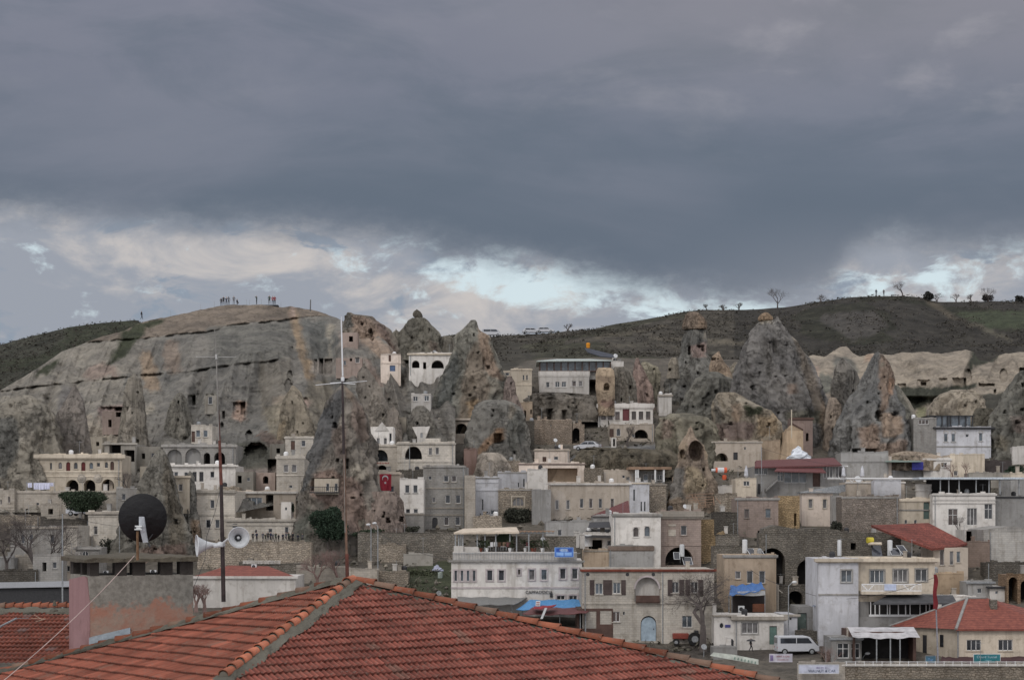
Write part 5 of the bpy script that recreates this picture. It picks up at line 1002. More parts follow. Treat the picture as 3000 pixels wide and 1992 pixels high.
m.box(LX(2545),LX(2742),-.3,-.13,LZ(1805),LZ(1799));m.build('window_frame',WHM(),r)
m=M();m.quad((LX(2545),-2.4,LZ(1764)),(LX(2790),-2.4,LZ(1762)),(LX(2790),-.1,LZ(1742)),(LX(2600),-.1,LZ(1742)));m.quad((LX(2545),-2.4,LZ(1768)),(LX(2790),-2.4,LZ(1766)),(LX(2790),-2.4,LZ(1762)),(LX(2545),-2.4,LZ(1764)));m.build('terrace_canopy',mat('dark_canvas',(.07,.07,.075)),r)
m=M();m.box(LX(2505),LX(2690),-.4,-.02,LZ(1836),LZ(1806));m.build('terrace_base',GY_(),r)
m=M();m.box(LX(2505),LX(2550),-.1,-.02,LZ(1806),LZ(1762));m.build('side_wall',GY_(),r)
for x in(2447,):
    m=M();m.box(LX(x)-.12,LX(x)+.12,-.08,.0,LZ(1780),LZ(1768));m.build('meter_box',GY_(),r)
# red roofed house, lower right
r,LX,LZ,s,w,H=B('red_roof_house','cream house with a tiled red hip roof at the lower right',2806,3060,1842,1935,CR,[('w',2853,1889,42,32,0),('w',2946,1889,42,32,0)],Y=204,dp=10,yaw=0,surr=0)
m=M();a=Vector((-w,0,0));zz=H
m.add([(-w,0,-2),(-w-5.0,6.5,-2),(-w-5.,6.5,H),(-w,0,H)],[(0,3,2,1)]);m.build('side_wall',CR(),r)
for cx,fz,h2,w2,nm in((-.25,1.3,1.25,.45,'window'),(-.52,.5,1.9,.5,'door'),(-.78,1.5,1.25,.45,'window')):
    m=M();d=Vector((-5.,6.5,0));n=Vector((-6.5,-5.,0)).normalized()*.05;c=Vector((-w,0,0))+d*(-cx);e=d.normalized()*w2/2
    m.slab([c-e+n+Vector((0,0,fz)),c+e+n+Vector((0,0,fz)),c+e+n+Vector((0,0,fz+h2)),c-e+n+Vector((0,0,fz+h2))],-n*.8);m.build(nm,DKM() if nm=='door' else GL[0](),r)
rt=M();A0=Vector((-w-.3,-.5,H));A1=Vector((w+1,-.5,H));A2=Vector((-w-5.6,6.6,H-.1));T0=Vector((LX(2868),5,LZ(1758)));T1=Vector((LX(2925),5,LZ(1757)));T2=Vector((w+1,6,LZ(1800)));Bk=Vector((-w+1,12,H))
rt.add([A0,A1,T2,T1,T0],[(0,1,2,3,4)]);rt.add([A2,A0,T0],[(0,1,2)]);rt.add([A2,T0,T1,Bk],[(0,1,2,3)]);rt.add([Bk,T1,T2,(w+1,12,H)],[(0,1,2,3)])
rt.slab([A0-Vector((0,0,.02)),A1-Vector((0,0,.02)),A1-Vector((0,0,.15)),A0-Vector((0,0,.15))],(0,.3,0))
def tilemat():
    if 'tiled' in MT:return MT['tiled']
    m_,t_,b_=newmat('far_roof_tiles');MT['tiled']=m_
    g=t_.new('ShaderNodeNewGeometry');s_=t_.new('ShaderNodeSeparateXYZ');t_.l.new(g.outputs['Position'],s_.inputs[0]);x,y,z=s_.outputs
    wv=t_.m('FRACT',t_.m('MULTIPLY',z,6.));wz=t_.mr(wv,.0,.35,.45,1.)
    n_=t_.noise(g.outputs['Position'],2.,5,.7);c_=t_.mix(t_.mr(n_,.3,.7),(.14,.037,.028),(.25,.075,.05))
    t_.put(b_.inputs['Base Color'],t_.mix(1.,c_,t_.comb(wz,wz,wz),'MULTIPLY'));b_.inputs['Roughness'].default_value=.85;return m_
rt.build('roof',tilemat(),r)
m=M();m.path([A0,T0],.16,6);m.path([T0,T1],.16,6);m.path([A2,T0],.12,6);m.build('ridge_mortar',GY_(),r)
m=M();m.box(LX(2924),LX(2944),3,3.7,LZ(1795),LZ(1760));m.build('chimney',GR_(),r)
m=M();m.tube((-w,-.1,0),(-w,-.1,H),.07);m.build('downpipe',GYM(),r)
# cafe sheds at the street
B('glazed_shop','small glazed street shop with dark interior behind bushes',2436,2524,1868,1940,GY_,[('w',2470,1905,34,44,0),('w',2506,1905,26,44,0)],cor=(5,.2,GYM),Y=196,dp=5,yaw=0,cat='shop')
r,LX,LZ,s,w,H=B('cafe','dark open cafe under a sagging pale awning',2500,2684,1850,1942,WOOD,[('o',2590,1902,170,70)],Y=197,dp=7,yaw=0,cat='cafe')
m=M();vs=[];nn=12
for i in range(nn+1):
    x=2490+(2686-2490)*i/nn;sag=5*math.sin(i/nn*math.pi)+2*math.sin(i*1.7)
    vs+= [(LX(x),-1.6,LZ(1862+sag)),(LX(x),1.5,LZ(1838+sag*.3))]
m.add(vs,[(2*i,2*i+2,2*i+3,2*i+1) for i in range(nn)]);m.build('awning',mat('pale_canvas',(.42,.41,.42),rough=.9),r)
m=M();[m.box(LX(x)-.06,LX(x)+.06,-1.5,-1.4,LZ(1942),LZ(1866)) for x in(2560,2600,2628)];m.build('post',GYM(),r)
B('retaining_wall','long pale street wall with white rails along the lower right',2470,3060,1946,1992,mat_v,[],Y=184,dp=1,yaw=0,cat='wall',cor=(4,.15,W_),ext=4)
B('retaining_wall','low stone wall behind the white street banner',2340,2476,1944,1992,ST,[],Y=186,dp=1,yaw=0,cat='wall',ext=4)
B('terrace_wall','old brown stone terrace wall carrying the row of onlookers',578,912,1589,1668,mat_v,[],Y=247,dp=2,yaw=0,cat='wall')
B('terrace_wall','dark weathered garden wall below the grey stone house',1048,1340,1562,1640,GR_,[],Y=249,dp=2,yaw=0,cat='wall')
B('terrace_wall','short pale concrete wall in the green garden',1182,1268,1624,1655,CC,[],Y=240,dp=1,yaw=0,cat='wall')
B('tiled_shed','long white house front with a red tiled roof behind the rusty mast',566,866,1688,1775,W_,[],Y=222,dp=8,yaw=-1,cor=(6,.3,W_))
r,LX,LZ,s,w,H=BL['long white house front with a red tiled roof behind the rusty mast']
m=M();m.add([(-w,-.3,H),(w,-.3,H),(w-4,6,LZ(1662)),(-w+3,6,LZ(1660))],[(0,1,2,3)]);m.build('roof',tilemat(),r)
B('stone_block','pinkish stone garden block house right of the second mast',1022,1105,1668,1720,ST,[],Y=226,dp=4,yaw=0)
# lower left
B('stone_house','grey stone house behind bare trees with three narrow windows',30,186,1543,1640,GS,[('w',66,1578,11,26,0),('w',91,1578,11,26,0),('w',154,1578,11,26,0),('d',150,1660,12,30)],cor=(5,.2,ST),dp=7)
B('stone_house','cream stone side house right of the bare trees',186,226,1540,1665,SW,[],cor=(4,.2,ST),Y=248,dp=7,yaw=0)
B('stone_house','pale stone house front with one window left of the black dish',258,352,1500,1600,SW,[('w',280,1553,11,24,1)],cor=(6,.3,ST),sc=(1512,),Y=252,dp=6)
B('garden_house','small grey house with an arched window just above the chimney slab',222,290,1604,1690,GS,[('a',250,1622,18,18,0)],cor=(5,.3,GS),Y=240,dp=6)
B('terrace_wall','long stone wall above the parked white car on the left',262,420,1440,1505,ST,[],Y=258,dp=2,yaw=0,cat='wall',cor=(4,.15,ST))
B('low_white_house','low grey rendered house behind the bare trees, far left',-60,42,1634,1690,GY_,[],Y=236,dp=6,yaw=0)
B('low_white_house','pale stone shed beside the bare tree trunk',44,92,1630,1680,ST,[],Y=236,dp=4,yaw=-4)
r,LX,LZ,s,w,H=B('long_shed','dark long shed with a shiny sheet roof along the left edge',-100,210,1724,1800,DKM,[],Y=218,dp=6,yaw=-1,cat='shed')
m=M();m.add([(-w-.4,-.5,H),(w+.4,-.5,H+.25),(w+.4,6,H+.7),(-w-.4,6,H+.45)],[(0,1,2,3)]);m.build('roof',mat('shiny_sheet',(.42,.43,.45),rough=.35,kind='metal',metal=.4),r)
# ---------------------------------------------------------------- foreground tiled roof
def tilematf():
    m,t,b=newmat('clay_tile')
    g=t.new('ShaderNodeNewGeometry');pos=g.outputs['Position'];at=t.new('ShaderNodeAttribute',attribute_name='Col')
    n=t.noise(pos,1.3,5,.65);c=t.mix(1.,at.outputs[0],t.mix(t.mr(n,.3,.7),(.72,.70,.70),(1.2,1.2,1.2)),'MULTIPLY')
    n2=t.noise(pos,14.,6,.7);c=t.mix(t.m('MULTIPLY',t.mr(n2,.5,.72),.6),c,(.17,.145,.12))
    n3=t.noise(pos,38.,4,.7);c=t.mix(t.m('MULTIPLY',t.mr(n3,.55,.7),.35),c,(.07,.05,.04))
    n4=t.noise(pos,.55,5,.7);c=t.mix(t.m('MULTIPLY',t.mr(n4,.56,.75),.25),c,(.16,.12,.09))
    t.put(b.inputs['Base Color'],c);b.inputs['Roughness'].default_value=.88;b.inputs['Specular IOR Level'].default_value=.2
    bp=t.new('ShaderNodeBump');bp.inputs['Strength'].default_value=.5;bp.inputs['Distance'].default_value=.01;t.l.new(n2,bp.inputs['Height']);t.l.new(bp.outputs[0],b.inputs['Normal'])
    return m
CLAY=tilematf()
MORT=mat('lichen_mortar',(.135,.128,.105),kind='plaster',var=.5,bump=.8)
A=P(1035,1706,36.0)
hip=Vector((-.31,-.95,-.257));hr=Vector((.95,-.31,-.214));hl=Vector((-.95,.31,-.257));hb=Vector((.31,.95,-.257))
hip.normalize();hr.normalize();hl.normalize();hb.normalize()
AL=P(985,1709,36.2)
def tile_plane(name,O,d1,d2,vmax,root,v0=.0,du=.018,nv=6,seed=0,mul=1.,O2=None,hue=(1,1,1),slope=None):
    """plane through O spanned by the two hip directions d1 (left edge), d2 (right edge)"""
    n=d1.cross(d2).normalized(); n=n if n.z>0 else -n
    u=Vector((0,0,1)).cross(n).normalized()
    if slope is not None: mm,xp,Hh=slope;u=n.cross(Vector((F*mm,Hh-mm*xp,F))).normalized()
    u=u if (d2-d1).dot(u)>0 else -u
    v=n.cross(u).normalized(); v=v if v.z<0 else -v
    a1=d1.dot(u)/d1.dot(v);a2=d2.dot(u)/d2.dot(v)
    off=0 if O2 is None else (O2-O).dot(u)
    umin,umax=a1*vmax+min(0,off),a2*vmax+max(0,off)
    us=np.arange(umin,umax,du);rows=int(vmax/.33);R=[];FR=[];RI=[]
    for r in range(rows):
        for k in range(nv):
            f=(0,.3,.6,.86,.95,1.)[k];R.append((r+f)*.33);FR.append(f);RI.append(r)
    R=np.array(R);FR=np.array(FR);RI=np.array(RI)
    U,Vv=np.meshgrid(us,R);f=np.broadcast_to(FR[:,None],U.shape);ri=np.broadcast_to(RI[:,None],U.shape)
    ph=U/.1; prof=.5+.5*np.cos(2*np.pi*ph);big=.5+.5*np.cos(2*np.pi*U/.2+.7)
    ti=np.floor(U/.2);jit=_h(ti+seed,ri+3.,ti*0+5)-.5;jit2=_h(ti+seed,ri+8.,ti*0+1)
    wav=.015*fbm(U*.6,Vv*.5,seed,2)*1.5
    h=.026*prof**1.4+.006*big+.038*f+.010*jit+wav+.006*(jit2-.5)*f
    V2=Vv+.012*jit*f+.02*fbm(U*.8,ri*.37,seed+2.,2)
    Pn=np.array(O)[None,None]+U[...,None]*np.array(u)+V2[...,None]*np.array(v)+h[...,None]*np.array(n)
    base=np.array([.195,.062,.045])*np.array(hue)
    C=base*(1+.34*jit[...,None])*np.array([1,1,1]);
    old=(jit2>.972)[...,None];C=np.where(old,C*.6+np.array([.055,.045,.035]),C)
    br=((jit2<.07))[...,None];C=np.where(br,C*1.3,C)
    C=C*(.58+.55*prof[...,None]);C=C*(1-.5*sst(f,.94,1.)[...,None])*1.06  # ridge-valley contrast and thin row shadows painted into the tile colour
    lo=a1*V2+min(0,off);hi=a2*V2+max(0,off)
    keep=(U>lo+.02)&(U<hi-.02)&(V2>v0)
    kf=keep[:-1,:-1]&keep[1:,1:]&keep[:-1,1:]&keep[1:,:-1]
    fc=grid_faces(*U.shape,keep=kf)
    used=np.unique(fc);mp=np.full(U.size,-1);mp[used]=np.arange(len(used))
    Vt=Pn.reshape(-1,3)[used];fc=mp[fc];cc=np.clip(C.reshape(-1,3)[used]*mul,.005,.9)
    if Vector(np.cross(Vt[fc[0,1]]-Vt[fc[0,0]],Vt[fc[0,2]]-Vt[fc[0,0]])).dot(n)<0: fc=fc[:,::-1]
    o=npmesh(name,Vt,fc,CLAY,cc,smooth=False,org=root.location);o.parent=root;o.location=(0,0,0);return n,u,v
HR=thing('tiled_roof_house','near house with a large orange clay tile hip roof in the foreground','house',(A.x,A.y,0))
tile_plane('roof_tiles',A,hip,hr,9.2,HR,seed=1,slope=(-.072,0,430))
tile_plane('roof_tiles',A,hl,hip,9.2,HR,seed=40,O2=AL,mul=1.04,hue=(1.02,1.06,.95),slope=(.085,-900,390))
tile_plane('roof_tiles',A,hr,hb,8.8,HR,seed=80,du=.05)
def mortar(name,p0,d,L,wd=.17,hh=.09,seed=0,root=HR,side=0):
    d=d.normalized();sd=Vector((0,0,1)).cross(d).normalized();up=d.cross(sd);up=up if up.z>0 else -up
    n=int(L/.05);prof=[(-1.15,-.35),(-1,.15),(-.6,.75),(0,1),(.6,.75),(1,.15),(1.15,-.35)]
    V=[]
    for i in range(n):
        for j,(a,b) in enumerate(prof):
            q=p0+d*(i*.05)+sd*((a*(1+.28*vn(i*.22,j*.8,seed))+side)*wd)+up*(b*hh*(1+.35*vn(i*.3,j,seed+5.))-.01+.0*b);V.append(q)
    f=[[i*7+j,i*7+j+1,(i+1)*7+j+1,(i+1)*7+j] for i in range(n-1) for j in range(6)]
    o=npmesh(name,np.array([tuple(q) for q in V]),np.array(f),MORT,None,smooth=False,org=root.location);o.parent=root;o.location=(0,0,0)
def caps(name,p0,d,L,step=.36,r=.095,seed=0,skip=.0,root=HR,lift=.05,mul=1.,length=.36):
    d=d.normalized();sd=Vector((0,0,1)).cross(d).normalized();up=d.cross(sd);up=up if up.z>0 else -up
    V=[];Fc=[];Cc=[];rnd=random.Random(seed);s_=0;k=0
    while s_<L:
        if rnd.random()>=skip:
            c0=np.array([.215,.075,.043])*(.7+.5*rnd.random())*mul
            if rnd.random()<.12:c0=np.array([.17,.11,.08])
            tw=(rnd.random()-.5)*.035;o=len(V);NS=9;NL=5
            for thick in(0,1):
                for i in range(NL):
                    a=i/(NL-1);rr=r*(.86+.2*a)+(.0 if thick==0 else -.016)
                    if i==NL-1: rr+=.008
                    for j in range(NS):
                        t=math.pi*(j/(NS-1)*1.1-.05)
                        V.append(p0+d*(s_+a*length)+sd*(math.cos(t)*rr*1.05+tw)+up*(math.sin(t)*rr+lift+.022*a))
                        Cc.append(c0*(1-.25*(i==NL-1)))
            for i in range(NL-1):
                for j in range(NS-1): q=o+i*NS+j;Fc.append([q,q+1,q+NS+1,q+NS])
            e=o+(NL-1)*NS;g2=e+NL*NS
            for j in range(NS-1): Fc.append([e+j,e+j+1,g2+j+1,g2+j])
            b0=len(V)
            for j in range(NS):
                t=math.pi*(j/(NS-1)*1.1-.05);V.append(p0+d*(s_+length*.97)+sd*(math.cos(t)*r*.93+tw)+up*(math.sin(t)*r*.93+lift));Cc.append(np.array([.15,.135,.11]))
            V.append(p0+d*(s_+length*.97)+sd*tw+up*(lift-.03));Cc.append(np.array([.15,.135,.11]))
            for j in range(0,NS-1,1): Fc.append([b0+j,b0+min(j+1,NS-1),b0+min(j+2,NS-1),b0+NS]) if j%2==0 and j+2<NS else None
        s_+=step;k+=1
    o=npmesh(name,np.array([tuple(q) for q in V]),np.array(Fc),CLAY,np.array(Cc),smooth=False,org=root.location);o.parent=root;o.location=(0,0,0)
up=Vector((0,0,.02))
mortar('mortar',A+up,hip,8.,.19,.085,1);caps('hip_tiles',A+Vector((0,0,.04)),hip,8.,.33,.085,3,.10,lift=.035,mul=2.0,length=.31)
mortar('mortar',A+up-Vector((0,0,.03)),hr,12.,.17,.05,2,side=.25);caps('hip_tiles',A+Vector((0,0,.02)),hr,12.,.41,.082,5,.0,lift=.035,mul=1.05,length=.44)
mortar('mortar',AL+up,hl,11.,.10,.075,3);caps('hip_tiles',AL-Vector((0,0,.01)),hl,11.,.4,.08,7,.0,lift=.02,mul=.8,length=.42)
mortar('mortar',AL+up,A-AL,.4,.15,.08,4)
# knobs of mortar at the right hip joints
m=M()
rd=random.Random(4)
for i in range(28):
    q=A+hr*(.41*i+.38)+Vector((0,0,.10));k_=.62+.3*rd.random();m.lathe([(.02*k_,-.03),(.08*k_,-.02),(.075*k_,.03*k_),(.04*k_,.07*k_),(.01,.08*k_)],q-Vector((0,0,.015)),(0,0,1),7)
wpart(HR,'mortar_joint',m,mat('pale_mortar',(.25,.17,.125),kind='plaster',var=.3))
# walls below the eaves so the house stands on the ground
m=M();c0=A+hip*8.5;m.box(A.x-7,A.x+7,A.y-6,A.y+6,0,A.z-3.4)
hw=wpart(HR,'wall',m,mat('pink_render',(.42,.25,.23),kind='plaster'))
# wing roof behind the left hip
WR=thing('tiled_roof_wing','lower tiled roof wing behind the chimney at the left edge','roof',(P(60,1780,43).x,43,0))
Wd=Vector((0,-4.4,-.98)).normalized()
def wing():
    O=P(-420,1795,43.5);E=P(330,1789,43.2);u=(E-O);L=u.length;u.normalize();v=Vector((.03,-4.6,-.86)).normalized();n=u.cross(v);n=n if n.z>0 else -n
    us=np.arange(0,L,.022);rows=14;R=[];FR=[];RI=[]
    for r in range(rows):
        for k in range(6): f=(0,.3,.6,.86,.95,1.)[k];R.append((r+f)*.33);FR.append(f);RI.append(r)
    U,Vv=np.meshgrid(us,R);f=np.broadcast_to(np.array(FR)[:,None],U.shape);ri=np.broadcast_to(np.array(RI)[:,None],U.shape)
    prof=.5+.5*np.cos(2*np.pi*U/.1);ti=np.floor(U/.2);jit=_h(ti+9,ri+3.,ti*0+5)-.5;j2=_h(ti+4,ri+1.,ti*0+5)
    h=.022*prof+.042*f+.012*jit
    V2=Vv+.03*fbm(U*.8,ri*.37,3.,2)
    Pn=np.array(O)+U[...,None]*np.array(u)+V2[...,None]*np.array(v)+h[...,None]*np.array(n)
    C=np.array([.21,.068,.046])*(1+.35*jit[...,None])*(.62+.5*prof[...,None])*(1-.5*sst(f,.94,1.)[...,None])  # wing tiles: shadow at each row's lower edge painted in, valleys darker
    C=np.where((j2>.93)[...,None],C*.6+.07,C)
    fc=grid_faces(*U.shape)
    q=Pn.reshape(-1,3)
    if Vector(np.cross(q[fc[0,1]]-q[fc[0,0]],q[fc[0,2]]-q[fc[0,0]])).dot(n)<0: fc=fc[:,::-1]
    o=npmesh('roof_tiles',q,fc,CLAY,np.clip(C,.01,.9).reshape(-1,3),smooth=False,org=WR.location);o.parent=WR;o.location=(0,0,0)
    mortar('mortar',O+Vector((0,-.1,.0)),u,L,.22,.1,9,root=WR);caps('ridge_tiles',O+Vector((0,.06,.07)),u,L,.2,.09,11,0,root=WR,lift=.03,mul=1.25,length=.24)
wing()
m=M();m.box(P(-400,0,43).x,P(300,0,43).x,39.5,46,0,P(0,1965,40).z-.6);wpart(WR,'wall',m,mat('pink_render',(.42,.25,.23),kind='plaster'))
# ---------------------------------------------------------------- chimney (part of the near house)
ua=Vector((.891,.454,0));va=Vector((-.454,.891,0))
C0=P(264,1640,37.85);ch_ang=math.atan2(ua.y,ua.x)
def chv(a,b,z): return Vector((C0.x,C0.y,0))+ua*a+va*b+Vector((0,0,z))
def cbox(m,a0,a1,b0,b1,z0,z1):
    m.add([chv(a0,b0,z0),chv(a1,b0,z0),chv(a1,b1,z0),chv(a0,b1,z0),chv(a0,b0,z1),chv(a1,b0,z1),chv(a1,b1,z1),chv(a0,b1,z1)],[(0,3,2,1),(4,5,6,7),(0,1,5,4),(1,2,6,5),(2,3,7,6),(3,0,4,7)])
CHW,CHD=2.11,1.58
zb=P(0,1684,38.2).z;zs=P(0,1646,38.2).z
def chim_mat():
    m,t,b=newmat('chimney_render')
    g=t.new('ShaderNodeNewGeometry');pos=g.outputs['Position'];s_=t.new('ShaderNodeSeparateXYZ');t.l.new(pos,s_.inputs[0]);x,y,z=s_.outputs
    n=t.noise(pos,2.4,6,.7);n1=t.noise(pos,9,6,.7)
    gry=t.mix(t.mr(n1,.3,.7),(.15,.14,.12),(.26,.245,.215))
    lw=t.mix(t.mr(n,.35,.65),(.31,.155,.11),(.29,.215,.17));lw=t.mix(t.m('MULTIPLY',t.mr(n1,.5,.7),.4),lw,(.22,.2,.17))
    hz=t.m('ADD',z,t.m('MULTIPLY',t.m('SUBTRACT',n,.5),1.5))
    f=t.mr(hz,P(0,1795,38).z,P(0,1765,38).z)
    cc=t.mix(f,lw,gry)
    t.put(b.inputs['Base Color'],cc);b.inputs['Roughness'].default_value=.95
    bp=t.new('ShaderNodeBump');bp.inputs['Strength'].default_value=.7;bp.inputs['Distance'].default_value=.03;t.l.new(n1,bp.inputs['Height']);t.l.new(bp.outputs[0],b.inputs['Normal'])
    return m
CHM=chim_mat();sooty=mat('sooty_mortar',(.048,.042,.038),kind='plaster',var=.4,bump=.4);pinkr=mat('pink_painted_render',(.36,.215,.22),kind='plaster',var=.15,bump=.15)
m=M();cbox(m,0,CHW,.004,CHD,zb-3.0,zb);chim=wpart(HR,'chimney',m,CHM)
def sub(m,name,mt,smooth=False):
    o=m.build(name,mt,chim,org=HR.location,smooth=smooth);return o
m=M();cbox(m,-.02,.0,-.0,CHD,zb-2.2,zb-.08)
vs=[chv(-.03,-.012,zb-2.2),chv(.0,-.012,zb-2.2)]
m2=M();m2.slab([chv(-.022,-.012,zb-2.2),chv(-.022,CHD+.01,zb-2.2),chv(-.022,CHD+.01,zb-.12),chv(-.022,.42,zb-.02),chv(-.022,.2,zb-.04),chv(-.022,.0,zb-.55)],ua*.02);sub(m2,'pink_render_face',pinkr)
m=M()
zt=zs+.01
for a0,a1,b0,b1 in((0,.18,0,.24),(.50,.74,0,.2),(.86,1.12,0,.24),(1.43,1.68,0,.2),(1.84,CHW,0,.24),(0,.2,1.34,CHD),(.98,1.12,1.4,CHD),(1.95,CHW,1.4,CHD),(0,.14,.62,.76)): cbox(m,a0,a1,b0,b1,zb-.01,zt)
sub(m,'pillar',sooty)
# rough concrete slab
V=[];NA,NB=40,14
for top in(1,0):
    for i in range(NA+1):
        for j in range(NB+1):
            a=-.14+(CHW+.22)*i/NA;b=-.14+(CHD+.28)*j/NB;ed=min(i,NA-i,j,NB-j)==0
            e=.035*vn(i*.7,j*.7,2.)
            z=zs+(.11+.03*fbm(i*.3,j*.3,1.,3)+.05*math.exp(-((a-1.15)/.5)**2)*(j/NB) -.03*ed if top else 0.0+.008*vn(i*.5,j*.5,7.))
            V.append(tuple(chv(a+(e if i in(0,NA) else 0),b+(e if j in(0,NB) else 0),z)))
n1=(NA+1)*(NB+1);Fq=[]
for t_ in(0,1):
    for i in range(NA):
        for j in range(NB):
            q=t_*n1+i*(NB+1)+j;f=[q,q+NB+1,q+NB+2,q+1];Fq.append(f if t_==0 else f[::-1])
for i in range(NA):
    for j in(0,NB): q=i*(NB+1)+j;Fq.append([q,q+NB+1,q+NB+1+n1,q+n1])
for j in range(NB):
    for i in(0,NA): q=i*(NB+1)+j;Fq.append([q,q+1,q+1+n1,q+n1])
m=M();m.add(V,[tuple(f) for f in Fq]);sub(m,'slab',mat('weathered_concrete',(.12,.105,.08),kind='plaster',var=.45,bump=.8))
m=M();m.slab([chv(-.03,-.03,P(0,1912,37.85).z),chv(.80,-.03,P(0,1880,38.1).z),chv(.80,-.03,P(0,1838,38.1).z),chv(.05,-.03,P(0,1864,37.8).z),chv(-.03,-.03,P(0,1868,37.8).z)],(0,.02,0));sub(m,'lead_flashing',mat('pale_blue_flashing',(.33,.38,.42),rough=.5,kind='metal',var=.2))
# ---------------------------------------------------------------- satellite dish
DC=P(418,1521,37.0);dr=.455
D=thing('satellite_dish','large black satellite dish on a rusty pole above the chimney','satellite dish',(P(403,1622,37).x,37.0,P(403,1640,37).z))
ax=Vector((-.18,.93,.32)).normalized()
m=M();pr=[]
for i in range(13): q=i/12;pr.append((dr*q*1.0,.13*q*q))
pr2=pr+[(dr*1.02,.135),(dr*1.02,.15)]+[(dr*q,.02+.13*q*q) for q in [1-.1*i for i in range(11)]]
m.lathe(pr2,DC-ax*.06,ax,48);
for i in range(len(m.v)):
    v=Vector(m.v[i])-DC;v.z*=1.07;m.v[i]=tuple(DC+v)
wpart(D,'reflector',m,mat('black_dish_paint',(.008,.008,.009),rough=.55,kind='metal',var=.2),smooth=True)
m=M();m.tube(P(403,1640,37),P(403,1556,36.93),.028,.024,8);wpart(D,'pole',m,mat('rusty_pole',(.17,.10,.055),rough=.8,kind='metal',var=.3))
m=M();c=P(0,0,1)
def pbx(m,x0,x1,y0,y1,Y,d):a=P(x0,y1,Y);b=P(x1,y0,Y);m.box(a.x,b.x,Y,Y+d,a.z,b.z)
m.slab([P(407,1513,36.72),P(422,1513,36.72),P(426,1545,36.74),P(433,1588,36.84),P(419,1590,36.84),P(407,1540,36.74)],(0,.05,0));wpart(D,'bracket',m,mat('galvanised_bracket',(.42,.45,.48),rough=.45,kind='metal',metal=.3,var=.15))
m=M();pbx(m,395,416,1539,1543,36.70,.06);pbx(m,394,415,1548,1552,36.70,.06);pbx(m,399,412,1543,1549,36.71,.04);wpart(D,'clamp',m,mat('pale_clamp_metal',(.6,.62,.62),rough=.4,kind='metal'))
m=M();m.tube(P(428,1590,36.95),P(462,1545,37.3),.012);m.tube(P(433,1590,36.9),P(440,1602,36.9),.02);wpart(D,'strut',m,DKM())
# ---------------------------------------------------------------- masts
def mast(name,label,segs,cat='antenna'):
    Y=segs[0][0][2];root=thing(name,label,cat,P(*segs[0][0]))
    return root
M1=thing('antenna_mast','rusty brown mast with a thin pale crossbar aerial, left of the roof apex','antenna mast',P(655,1762,37.1))
rust=mat('rusty_mast_paint',(.10,.035,.025),rough=.7,kind='metal',var=.6);grey=mat('grey_mast_metal',(.20,.19,.175),rough=.6,kind='metal',var=.3);wht=mat('white_fibreglass',(.55,.56,.57),rough=.4,var=.08)
dkr=mat('dark_brown_mast_paint',(.032,.022,.022),rough=.6,kind='metal',var=.4)
m=M();m.tube(P(655,1762,37.1),P(651,1560,37.1),.042,.040,10);m.tube(P(651,1560,37.1),P(648,1420,37.1),.040,.032,10);wpart(M1,'lower_pole',m,dkr)
m=M();m.tube(P(648,1420,37.1),P(643,1290,37.1),.034,.026,10);m.tube(P(643,1290,37.1),P(640,1200,37.1),.022,.018,8);wpart(M1,'middle_pole',m,rust)
m=M();m.tube(P(641,1290,37.05),P(634,1050,37.1),.014,.012,8);m.tube(P(634,1050,37.1),P(629,966,37.1),.009,.006,6);wpart(M1,'upper_pole',m,grey)
m=M();m.tube(P(574,1045,37.1),P(692,1046,37.1),.0045,.0045,6);m.tube(P(633,1038,37.08),P(634,1052,37.08),.02,.02,8);wpart(M1,'crossbar',m,mat('pale_aerial_metal',(.38,.38,.37),kind='metal'))
m=M();m.path([P(646,1430,37.0),P(630,1500,36.9),P(606,1570,36.8),P(600,1640,36.7),P(566,1724,36.6)],.006,4);wpart(M1,'cable',m,DKM())
M2=thing('antenna_mast','tall mast at the roof apex with white tube and horizontal aerial arms','antenna mast',P(1018,1712,35.9))
m=M();m.tube(P(1018,1712,35.9),P(1016,1622,35.9),.034,.034,10);wpart(M2,'sleeve',m,rust)
m=M();m.tube(P(1016,1640,35.9),P(1012,1500,35.9),.024,.024,8);m.tube(P(1012,1500,35.9),P(1007,1260,35.9),.024,.022,8);wpart(M2,'lower_pole',m,mat('ochre_brown_pole',(.155,.095,.065),rough=.7,kind='metal',var=.4))
m=M();m.tube(P(1007,1330,35.88),P(1003,1112,35.9),.026,.02,8);wpart(M2,'middle_pole',m,dkr)
m=M();m.tube(P(1011,1560,35.86),P(1008,1330,35.86),.008,.008,4);wpart(M2,'cable',m,grey)
m=M();m.tube(P(1004,1102,35.9),P(1000,940,35.9),.016,.013,10);m.tube(P(1000,940,35.9),P(1000,928,35.9),.008,.008,6);m.lathe([(.02,-.02),(.035,0),(.035,.05),(.02,.07)],P(1004,1115,35.9),(0,0,1),12);wpart(M2,'white_tube',m,wht)
m=M();m.tube(P(1003,1121,35.9),P(925,1128,35.6),.007);m.tube(P(1003,1122,35.9),P(1075,1116,36.3),.006);m.tube(P(1003,1122,35.9),P(1040,1125,35.5),.008);m.tube(P(1003,1120,35.9),P(968,1122,36.2),.008);wpart(M2,'aerial_arm',m,wht)
